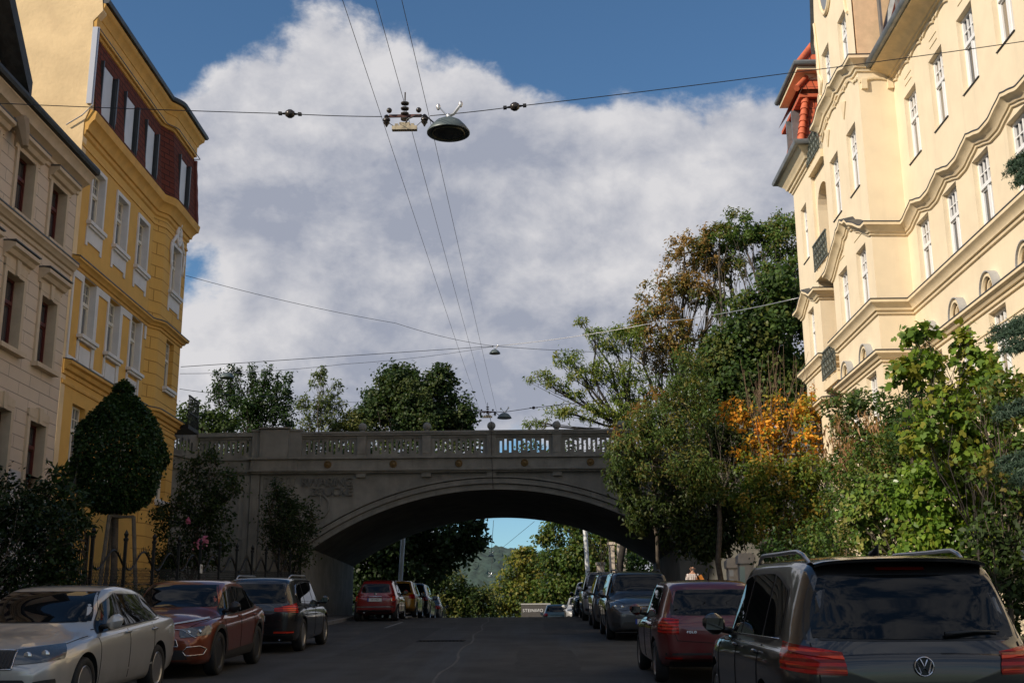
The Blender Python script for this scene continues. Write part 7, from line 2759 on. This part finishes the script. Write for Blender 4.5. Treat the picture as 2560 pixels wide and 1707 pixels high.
# podded tree, ivy column, limes and maples on the right
Y = 26
t_ = tree('podded_tree', 'small tree with hanging dry tan seed pods before the cream house', gbase(2150, Y),
          [BP(x, y, a, b, Y) for x, y, a, b in ((2105, 1010, 44, 34), (2165, 1000, 50, 36), (2225, 1030, 56, 40), (2110, 1060, 40, 36), (2160, 1100, 60, 50), (2120, 1165, 62, 50), (2210, 1110, 66, 56), (2250, 1170, 66, 50), (2180, 1200, 70, 50), (2100, 1240, 50, 40))],
          (.12, .06), [(.045, .085, .022), (.06, .10, .025), (.035, .065, .02), (.085, .10, .03)], 95, 21, trunk_r=.05, fork=.45, clusters=26, sigf=.2, bark=BARKD)
rng = np.random.default_rng(8)
for px, py, n in ((2095, 1100, 10), (2130, 1130, 14), (2170, 1080, 8), (2225, 1130, 9), (2265, 1090, 10), (2300, 1120, 8), (2215, 1190, 8), (2290, 1060, 6)):
    cen = np.array([at(px + rng.normal(0, 22), py + rng.normal(0, 26), Y - .6 + rng.normal(0, .4)) for k in range(n)])
    V, F, T = leaf_cloud(rng, cen, n * 11, np.full(n, .07), np.tile(np.array([[0, -.2, -1.]]), (n, 1)), .22, .035, [(.30, .17, .09), (.36, .22, .12), (.25, .14, .08)], 'lance', 2.5, 0)
    mesh_np('seed_pods', V - np.array(t_.location), F, LEAF, t_, T)
Y = 23
tree('thuja', 'narrow dark conical thuja rising from the shrubs before the cream house', gbase(2293, Y),
     [BP(2293, 895 + 28 * k, 9 + 7.2 * k, 26, Y) for k in range(9)],
     (.10, .035), [(.030, .062, .016), (.045, .080, .018), (.022, .045, .014)], 230, 22, trunk_r=.06, fork=.6, clusters=16, sigf=.3, shape='lance', droop=-.6, twigs=False, shell=.5)
Y = 22
tree('ivy_shrub', 'rounded ivy clad shrub with small pale flower heads behind the roof rail', gbase(2210, Y),
     [BP(x, y, a, b, Y) for x, y, a, b in ((2190, 1230, 50, 44), (2160, 1280, 56, 50), (2230, 1280, 60, 52), (2190, 1340, 56, 44), (2260, 1230, 50, 44), (2250, 1340, 46, 40))],
     (.085, .07), [(.09, .15, .028), (.07, .125, .024), (.12, .165, .03), (.20, .20, .055), (.055, .095, .02)], 190, 23, cat='shrub', trunk_r=.05, fork=.3, clusters=30, sigf=.17, shape='hex', mat=LEAFG, stems=3)
Y = 24
tree('hazel_shrub', 'full mid green shrub with small leaves filling between ivy and maple', gbase(2280, Y),
     [BP(x, y, a, b, Y) for x, y, a, b in ((2190, 1130, 60, 46), (2260, 1120, 60, 50), (2330, 1110, 66, 54), (2400, 1090, 60, 54), (2240, 1190, 66, 50), (2310, 1190, 66, 50), (2130, 1190, 56, 50), (2370, 1020, 56, 50), (2450, 1130, 70, 60), (2120, 1280, 50, 60), (2080, 1340, 60, 60))],
     (.085, .052), [(.065, .11, .024), (.05, .09, .022), (.09, .135, .026), (.14, .14, .035)], 130, 52, cat='shrub', trunk_r=.035, fork=.35, clusters=28, sigf=.22, stems=4)
Y = 19
tree('lime_shrub', 'bright green large leaved shrub hanging over the car roof', gbase(2380, Y),
     [BP(x, y, a, b, Y) for x, y, a, b in ((2320, 1180, 70, 54), (2400, 1160, 76, 56), (2300, 1250, 74, 54), (2390, 1250, 90, 62), (2470, 1210, 64, 56), (2330, 1330, 74, 56), (2420, 1340, 84, 60), (2290, 1390, 50, 46), (2370, 1410, 70, 50), (2440, 1430, 60, 44), (2500, 1290, 60, 60), (2540, 1220, 50, 60), (2480, 1400, 60, 50))],
     (.095, .068), [(.11, .18, .022), (.135, .205, .026), (.08, .145, .02), (.18, .21, .03)], 175, 24, cat='shrub', trunk_r=.035, fork=.35, clusters=30, sigf=.2, shape='hex', droop=.6, stems=4)
Y = 18
tree('maple_sapling', 'young maple with large lobed leaves in front of the cream house', gbase(2450, Y),
     [BP(x, y, a, b, Y) for x, y, a, b in ((2300, 835, 46, 16), (2330, 905, 66, 22), (2440, 860, 40, 40), (2400, 960, 70, 36), (2480, 930, 60, 46), (2350, 1020, 70, 36), (2440, 1040, 70, 44), (2520, 1000, 50, 56), (2260, 930, 40, 26), (2380, 1095, 74, 36), (2470, 1120, 64, 44), (2310, 1085, 56, 30), (2540, 1100, 44, 56))],
     (.125, .115), [(.10, .165, .024), (.08, .135, .022), (.13, .19, .026), (.19, .19, .03)], 62, 25, trunk_r=.026, fork=.45, clusters=12, sigf=.3, shape='maple', bark=BARKD, nbranch=8, updir=.7, droop=.4)
tree('thin_tree', 'thin stemmed leafy tree at the right edge beside the maple', gbase(2500, 16),
     [BP(x, y, a, b, 16) for x, y, a, b in ((2500, 980, 56, 50), (2555, 1040, 60, 60), (2450, 1010, 44, 40), (2530, 1150, 60, 56), (2460, 1180, 50, 40), (2560, 1230, 60, 60), (2600, 1120, 60, 80))],
     (.10, .06), [(.06, .105, .022), (.05, .085, .02), (.085, .12, .026), (.16, .13, .03)], 95, 26, trunk_r=.04, fork=.5, clusters=22, sigf=.24, bark=BARK)
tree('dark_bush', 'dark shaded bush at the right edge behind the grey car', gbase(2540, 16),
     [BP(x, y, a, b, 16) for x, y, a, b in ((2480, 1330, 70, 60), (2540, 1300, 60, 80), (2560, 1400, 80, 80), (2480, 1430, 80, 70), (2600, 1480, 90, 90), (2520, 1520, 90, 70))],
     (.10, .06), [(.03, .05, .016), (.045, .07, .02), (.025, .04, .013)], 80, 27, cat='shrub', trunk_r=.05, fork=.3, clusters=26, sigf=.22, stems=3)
# spruce whose branch tips reach in at the right edge
SP = thing('spruce', 'blue green spruce branches reaching in at the right picture edge', 'tree', gbase(2790, 13))
rng = np.random.default_rng(4)
spb = Vector(SP.location)
mb = MB()
mb.tube([spb + Vector((0, 0, k * 1.4)) + Vector(rng.normal(0, .03, 3)) for k in range(9)], [.16 - .014 * k for k in range(9)], 8)
cen, outw = [], []
tips = [at(2530, 408, 13), at(2552, 436, 12.8), at(2490, 825, 12.6), at(2535, 806, 12.9), at(2520, 858, 12.4), at(2505, 1020, 12.6), at(2510, 1150, 12.5), at(2545, 1185, 12.3)]
for k in range(30):
    a = 2 * math.pi * rng.random()
    z = 1.5 + 9 * rng.random()
    L = 2.2 * (1 - z / 14)
    if math.cos(a) < .35:
        continue
    tips.append(spb + Vector((L * math.cos(a), L * math.sin(a), z - .3)))
for tp_ in tips:
    root = Vector((spb.x, spb.y, max(spb.z + .5, tp_.z + .35)))
    pts = limb(mb, root, tp_, .03, .006, rng, 6, .05)
    d = (Vector(tp_) - root).normalized()
    side = d.cross(Vector((0, 0, 1))).normalized()
    L = (Vector(tp_) - root).length
    for j in range(8, 20):
        u = j / 19
        for s in (-1, 0, 1):
            c = root.lerp(Vector(tp_), u) + side * s * (1 - u) * .13 * L * .5 + Vector((0, 0, -.08 * abs(s)))
            for w in range(3):
                cen.append(c + side * s * .04 * w + d * .03 * w)
                outw.append(d * .8 + side * s)
cen, outw = np.array(cen), np.array(outw)
V, F, T = leaf_cloud(rng, cen, len(cen) * 22, np.full(len(cen), .02), outw, .06, .012, [(.045, .075, .050), (.060, .095, .065), (.035, .06, .04)], 'lance', -.1, .5)
mesh_np('needles', V - np.array(spb), F, LEAF, SP, T)
o = mb.build('trunk', BARK, SP, fix=False)
o.location = -spb

# left front gardens
Y = 28
tb_ = at(287, 1420, Y)
base = (tb_.x, Y, gz(tb_.x, Y))
TP = thing('topiary_tree', 'clipped dark teardrop shaped tree on a staked trunk by the ochre house', 'tree', base)
rng = np.random.default_rng(30)
c0, r0 = BP(297, 1124, 105, 152, Y)
sc = c0 * 0
n = 30000
d = rng.normal(0, 1, (n, 3))
d /= np.linalg.norm(d, axis=1)[:, None]
zz = d[:, 2]
rad = np.ones(n)
P = np.empty((n, 3))
# teardrop: pointed top, full belly, flat underside
prof = np.interp(zz, [-1, -.97, -.83, -.58, -.2, 0, .25, .55, .75, .85, .94, 1], [.0, .42, .68, .90, 1.0, .99, .90, .68, .46, .32, .15, .03])
ph = rng.random(n) * 2 * math.pi
lump = 1 + .05 * np.sin(ph * 5 + zz * 6) + .04 * np.sin(ph * 3 - zz * 9) + .025 * np.sin(ph * 11 + zz * 17) + rng.normal(0, .036, n) + .10 * (rng.random(n) > .985)
P[:, 0] = c0[0] + r0[0] * prof * np.cos(ph) * lump
P[:, 1] = c0[1] + r0[0] * prof * np.sin(ph) * lump
P[:, 2] = c0[2] + r0[2] * zz * (1.0 + .12 * (zz > .9)) + rng.normal(0, .03, n)
od = P - c0
od /= np.linalg.norm(od, axis=1)[:, None]
V, F, T = leaf_cloud(rng, P, n, np.full(n, .012), od, .085, .06, [(.020, .042, .013), (.028, .055, .015), (.016, .034, .011)], 'kite', .6, .2)
# inner leaves close the gaps
mesh_np('crown', V - np.array(base), F, LEAFG, TP, T)
mb = MB()
top = Vector((c0[0], c0[1], c0[2] - r0[2] * .2))
mb.tube([Vector(base) - Vector((0, 0, .1)), Vector(base).lerp(top, .35) + Vector((.03, 0, 0)), Vector(base).lerp(top, .7), top], [.10, .085, .08, .06], 8)
for k in range(9):
    a = k * .7
    mb.tube([Vector(base).lerp(top, .75), top + Vector((math.cos(a) * .6, math.sin(a) * .6, .2 + .1 * k))], [.03, .01], 5)
mb.sphere((c0[0], c0[1], c0[2] - .1), r0[0] * .72, 18, 12, (1, 1, 1.2)) if False else None
o = mb.build('trunk', BARK, TP, smooth=True, fix=False)
o.location = -Vector(base)
ST = thing('tree_stake', 'wooden three legged stake frame holding the clipped tree', 'stake', base)
WOOD = M('weathered_stake_wood', (.115, .10, .08), .9, var=.3, vscale=8)
hz = at(287, 1290, Y).z - base[2]
for k in range(3):
    a = k * 2 * math.pi / 3 + 2.3
    mb = MB()
    mb.tube([(.62 * math.cos(a), .62 * math.sin(a), -.1), (.34 * math.cos(a), .34 * math.sin(a), hz)], .05, 8)
    mb.build('leg', WOOD, ST)
mb = MB()
tops = [Vector((.34 * math.cos(k * 2 * math.pi / 3 + 2.3), .34 * math.sin(k * 2 * math.pi / 3 + 2.3), hz)) for k in range(3)]
for k in range(3):
    mb.tube([tops[k] + Vector((0, 0, -.04 + .02 * k)), tops[(k + 1) % 3] + Vector((0, 0, -.04 + .02 * k))], .035, 6)
mb.build('crossbar', WOOD, ST)
Y = 20.5
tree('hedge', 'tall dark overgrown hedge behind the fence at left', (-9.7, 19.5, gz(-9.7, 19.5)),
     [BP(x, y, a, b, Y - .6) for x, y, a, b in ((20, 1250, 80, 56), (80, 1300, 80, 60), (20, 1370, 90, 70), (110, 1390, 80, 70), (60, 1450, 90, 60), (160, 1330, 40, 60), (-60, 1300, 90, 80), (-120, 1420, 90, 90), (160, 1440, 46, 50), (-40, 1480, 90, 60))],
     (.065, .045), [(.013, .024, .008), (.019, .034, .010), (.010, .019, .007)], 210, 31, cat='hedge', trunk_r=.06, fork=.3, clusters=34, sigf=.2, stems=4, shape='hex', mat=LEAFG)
tree('laurel_shrub', 'shrub with long glossy leaves rising above the hedge', (-9.9, 22, gz(-9.9, 22)),
     [BP(x, y, a, b, 21.5) for x, y, a, b in ((130, 1205, 46, 36), (100, 1240, 56, 36), (175, 1250, 44, 34), (130, 1290, 66, 40), (190, 1300, 40, 36))],
     (.20, .065), [(.018, .034, .011), (.026, .046, .013), (.015, .028, .010)], 50, 32, cat='shrub', trunk_r=.05, fork=.4, clusters=16, sigf=.24, shape='lance', mat=LEAFG, stems=3, droop=-.3)
Y = 36
t_ = tree('dark_bush', 'large dark bush with pink blossom between fence and bridge', (-11.0, Y, gz(-11, Y)),
          [BP(x, y, a, b, Y) for x, y, a, b in ((440, 1290, 56, 56), (500, 1260, 62, 60), (560, 1210, 50, 44), (480, 1190, 40, 40), (540, 1280, 52, 50), (450, 1370, 66, 60), (520, 1370, 50, 60), (410, 1420, 44, 40), (520, 1150, 34, 30))],
          (.11, .07), [(.022, .038, .013), (.03, .05, .015), (.018, .03, .011)], 74, 33, cat='shrub', trunk_r=.08, fork=.35, clusters=30, sigf=.22, stems=3)
rng = np.random.default_rng(9)
cen = np.array([at(503, 1355, Y - .9), at(498, 1362, Y - .9), at(510, 1350, Y - .9), at(470, 1300, Y - .9)])
V, F, T = leaf_cloud(rng, cen, 140, np.array([.07, .06, .05, .03]), np.tile(np.array([[.3, -1, .2]]), (4, 1)), .07, .06, [(.42, .12, .22), (.5, .2, .3)], 'hex')
mesh_np('blossom', V - np.array(t_.location), F, LEAF, t_, T)
tree('low_hedge', 'low dark hedge along the foot of the fence', (-9.6, 26, gz(-9.6, 26)),
     [(np.array((-9.5 - .3 * (k % 2), 24.5 + 1.25 * k, gz(-9.5, 24.5 + 1.25 * k) + .55)), np.array([.55, .8, .6])) for k in range(14)],
     (.08, .055), [(.022, .040, .013), (.03, .054, .015), (.018, .032, .011)], 100, 34, cat='hedge', trunk_r=.04, fork=.2, clusters=22, sigf=.25, mat=LEAFG, twigs=False)
Y = 43
tree('column_tree', 'dark columnar tree standing against the left end of the bridge', (at(722, 1400, Y).x, Y, gz(-9.2, Y)),
     [BP(x, y, a, b, Y) for x, y, a, b in ((705, 1252, 40, 40), (700, 1280, 46, 46), (748, 1288, 42, 40), (725, 1330, 58, 46), (690, 1350, 36, 40), (760, 1340, 36, 40), (725, 1390, 50, 30), (690, 1225, 16, 26))],
     (.12, .06), [(.022, .038, .013), (.032, .05, .015), (.018, .03, .011)], 66, 35, trunk_r=.08, fork=.25, clusters=28, sigf=.22)
# trees on the far bank behind the bridge, left
Y = 62
tree('upright_tree', 'dark tree with upright feathery shoots behind the bridge pier', gbase(620, Y, 1100),
     [BP(x, y, a, b, Y) for x, y, a, b in ((560, 985, 34, 34), (610, 1000, 44, 50), (660, 1010, 44, 44), (546, 955, 12, 34), (578, 938, 8, 34), (632, 938, 7, 36), (668, 938, 7, 38), (716, 972, 8, 50), (692, 958, 7, 36), (600, 1050, 70, 50), (700, 1040, 40, 40), (655, 975, 20, 30), (595, 945, 7, 26))],
     (.17, .10), GR_DARK + [(.035, .055, .02)], 46, 40, trunk_r=.14, fork=.4, clusters=26, sigf=.22)
tree('low_bush', 'low leafy bush behind the parapet beside the ochre house', gbase(495, 58, 1100),
     [BP(x, y, a, b, 58) for x, y, a, b in ((480, 1040, 34, 40), (520, 1050, 40, 34), (560, 1065, 34, 30), (490, 1080, 50, 40), (455, 1060, 30, 40))],
     (.22, .13), [(.045, .07, .022), (.06, .085, .028), (.03, .05, .016)], 34, 41, cat='shrub', trunk_r=.08, fork=.4, clusters=24, sigf=.22)
tree('sparse_tree', 'slender pale tree with thin foliage between two darker trees', gbase(800, 66, 1100),
     [BP(x, y, a, b, 66) for x, y, a, b in ((795, 955, 22, 24), (790, 1000, 44, 24), (835, 975, 20, 26), (760, 1010, 22, 26), (845, 1010, 24, 24), (810, 1035, 50, 26), (770, 1060, 44, 26), (800, 930, 12, 18), (825, 1065, 30, 26)) ],
     (.22, .10), [(.09, .115, .045), (.11, .13, .055), (.07, .095, .035)], 19, 42, trunk_r=.09, fork=.6, clusters=20, sigf=.2, nbranch=12)
tree('round_tree', 'dense dark round crowned tree behind the middle of the bridge', gbase(1030, 70, 1100),
     [BP(x, y, a, b, 70) for x, y, a, b in ((1010, 960, 66, 44), (1080, 985, 62, 52), (960, 990, 52, 50), (1040, 1020, 90, 60), (930, 1040, 50, 46), (1140, 1030, 46, 44), (1000, 935, 40, 26), (1100, 950, 44, 34), (1165, 1050, 34, 30), (900, 1050, 24, 36), (1060, 1060, 120, 40))],
     (.19, .12), [(.028, .05, .017), (.04, .066, .02), (.022, .04, .014), (.06, .075, .024)], 66, 43, trunk_r=.2, fork=.4, clusters=32, sigf=.18, shape='hex')
tree('low_bush', 'small olive bush behind the parapet left of the round tree', gbase(875, 64, 1100),
     [BP(x, y, a, b, 64) for x, y, a, b in ((875, 1050, 26, 26), (890, 1075, 36, 24), (850, 1078, 26, 20))],
     (.22, .12), [(.10, .10, .03), (.08, .09, .026), (.06, .075, .022)], 34, 44, cat='shrub', trunk_r=.06, fork=.4, clusters=20, sigf=.22)
tree('undergrowth_bush', 'low leafy bushes filling the gaps of the bridge parapet at left', gbase(700, 61, 1100),
     [BP(x, 1118 + 12 * (k % 2), 36, 30, 61 + (k % 3)) for k, x in enumerate(range(450, 1200, 44))],
     (.22, .13), [(.04, .06, .02), (.055, .08, .026), (.03, .046, .016), (.075, .09, .03)], 26, 50, cat='shrub', trunk_r=.04, fork=.3, clusters=20, sigf=.24, twigs=False)
tree('undergrowth_bush', 'loose bushes seen through the bridge parapet at right', gbase(1500, 61, 1100),
     [BP(x, 1118 + 14 * (k % 2), 34, 26, 61 + (k % 3)) for k, x in enumerate((1330, 1400, 1440, 1490, 1540, 1590, 1640))],
     (.22, .11), [(.06, .09, .025), (.085, .11, .03), (.05, .07, .02)], 14, 51, cat='shrub', trunk_r=.04, fork=.3, clusters=18, sigf=.24, twigs=False)
# seen through the arch
Y = 70
tree('dark_tree', 'dark overhanging tree at the left seen through the arch', (at(900, 1500, Y).x, Y, gz(at(900, 1500, Y).x, Y)),
     [BP(x, y, a, b, Y) for x, y, a, b in ((1100, 1325, 80, 40), (1000, 1350, 90, 60), (1180, 1345, 38, 34), (1050, 1410, 80, 50), (920, 1400, 80, 70), (1130, 1385, 50, 30), (960, 1460, 80, 60), (1185, 1310, 30, 24))],
     (.28, .18), [(.018, .032, .011), (.024, .042, .013), (.015, .026, .01)], 32, 45, trunk_r=.22, fork=.4, clusters=30, sigf=.22, shape='hex')
Y = 86
tree('roadside_bush', 'sunlit green roadside bush at the left beyond the arch', (at(1090, 1520, Y).x, Y, gz(at(1090, 1520, Y).x, Y)),
     [BP(x, y, a, b, Y) for x, y, a, b in ((1120, 1465, 52, 36), (1180, 1500, 46, 36), (1100, 1500, 50, 40), (1150, 1530, 70, 30), (1080, 1450, 40, 40), (1215, 1510, 34, 40))],
     (.26, .15), [(.035, .058, .016), (.05, .072, .02), (.026, .045, .014), (.10, .10, .028)], 30, 46, cat='shrub', trunk_r=.1, fork=.3, clusters=26, sigf=.22, stems=2)
Y = 120
tree('yellow_tree', 'yellow green tree in the middle distance under the arch', (at(1300, 1530, Y).x, Y, gz(3, Y)),
     [BP(x, y, a, b, Y) for x, y, a, b in ((1312, 1398, 40, 28), (1282, 1445, 34, 36), (1335, 1430, 42, 50), (1262, 1495, 36, 40), (1315, 1500, 56, 50))],
     (.36, .2), GR_YEL + [(.05, .08, .02)], 20, 47, trunk_r=.2, fork=.3, clusters=28, sigf=.22)
Y = 92
tree('roadside_tree', 'leafy green tree on the right seen through the arch', (at(1450, 1530, Y).x, Y, gz(at(1450, 1530, Y).x, Y)),
     [BP(x, y, a, b, Y) for x, y, a, b in ((1410, 1325, 54, 36), (1455, 1390, 66, 54), (1385, 1410, 42, 44), (1390, 1470, 50, 44), (1440, 1480, 60, 48), (1510, 1390, 60, 66), (1570, 1370, 50, 54), (1355, 1500, 40, 40), (1500, 1470, 60, 50), (1365, 1340, 26, 22))],
     (.30, .18), [(.05, .085, .02), (.07, .105, .022), (.038, .066, .018), (.11, .115, .028)], 28, 48, trunk_r=.2, fork=.4, clusters=30, sigf=.2)
tree('shaded_bush', 'dark bush beside the cream gate pillar under the arch', (at(1600, 1450, 63).x, 63, gz(at(1600, 1450, 63).x, 63)),
     [BP(x, y, a, b, 63) for x, y, a, b in ((1590, 1410, 34, 30), (1620, 1440, 50, 40), (1570, 1440, 20, 24))],
     (.2, .12), GR_DARK, 30, 49, cat='shrub', trunk_r=.06, fork=.3, clusters=20, sigf=.22)

# wooded hill far down the street
mb = MB()
rng = np.random.default_rng(3)
YH = 1150.0
cc_ = [at(px, py, YH) for px, py in ((700, 1500), (900, 1440), (1080, 1382), (1160, 1366), (1235, 1364), (1290, 1376), (1345, 1394), (1450, 1430), (1650, 1480), (1900, 1540))]
xs_ = np.linspace(cc_[0].x, cc_[-1].x, 160)
zs_ = np.interp(xs_, [c.x for c in cc_], [c.z for c in cc_])
P = []
for j in range(26):
    v = j / 25
    y = YH - 500 * (1 - v)
    zf = smooth(v, 0, 1)
    P.append([(x, y, -6 + (z + 6) * zf + (rng.normal(0, 1.0) if 0 < j else 0) + 5 * math.sin(x * .02 + v * 7) * v) for x, z in zip(xs_, zs_)])
mb.grid(P)
HM = M('wooded_hill', (.040, .068, .050), 0.95, var=.5, vscale=.09, bump=1.0, bscale=.25)
o = mb.build('hill', HM, smooth=True, fix=False)
if o.data.polygons[0].normal.z < 0:
    o.data.flip_normals()
tag(o, kind='structure')
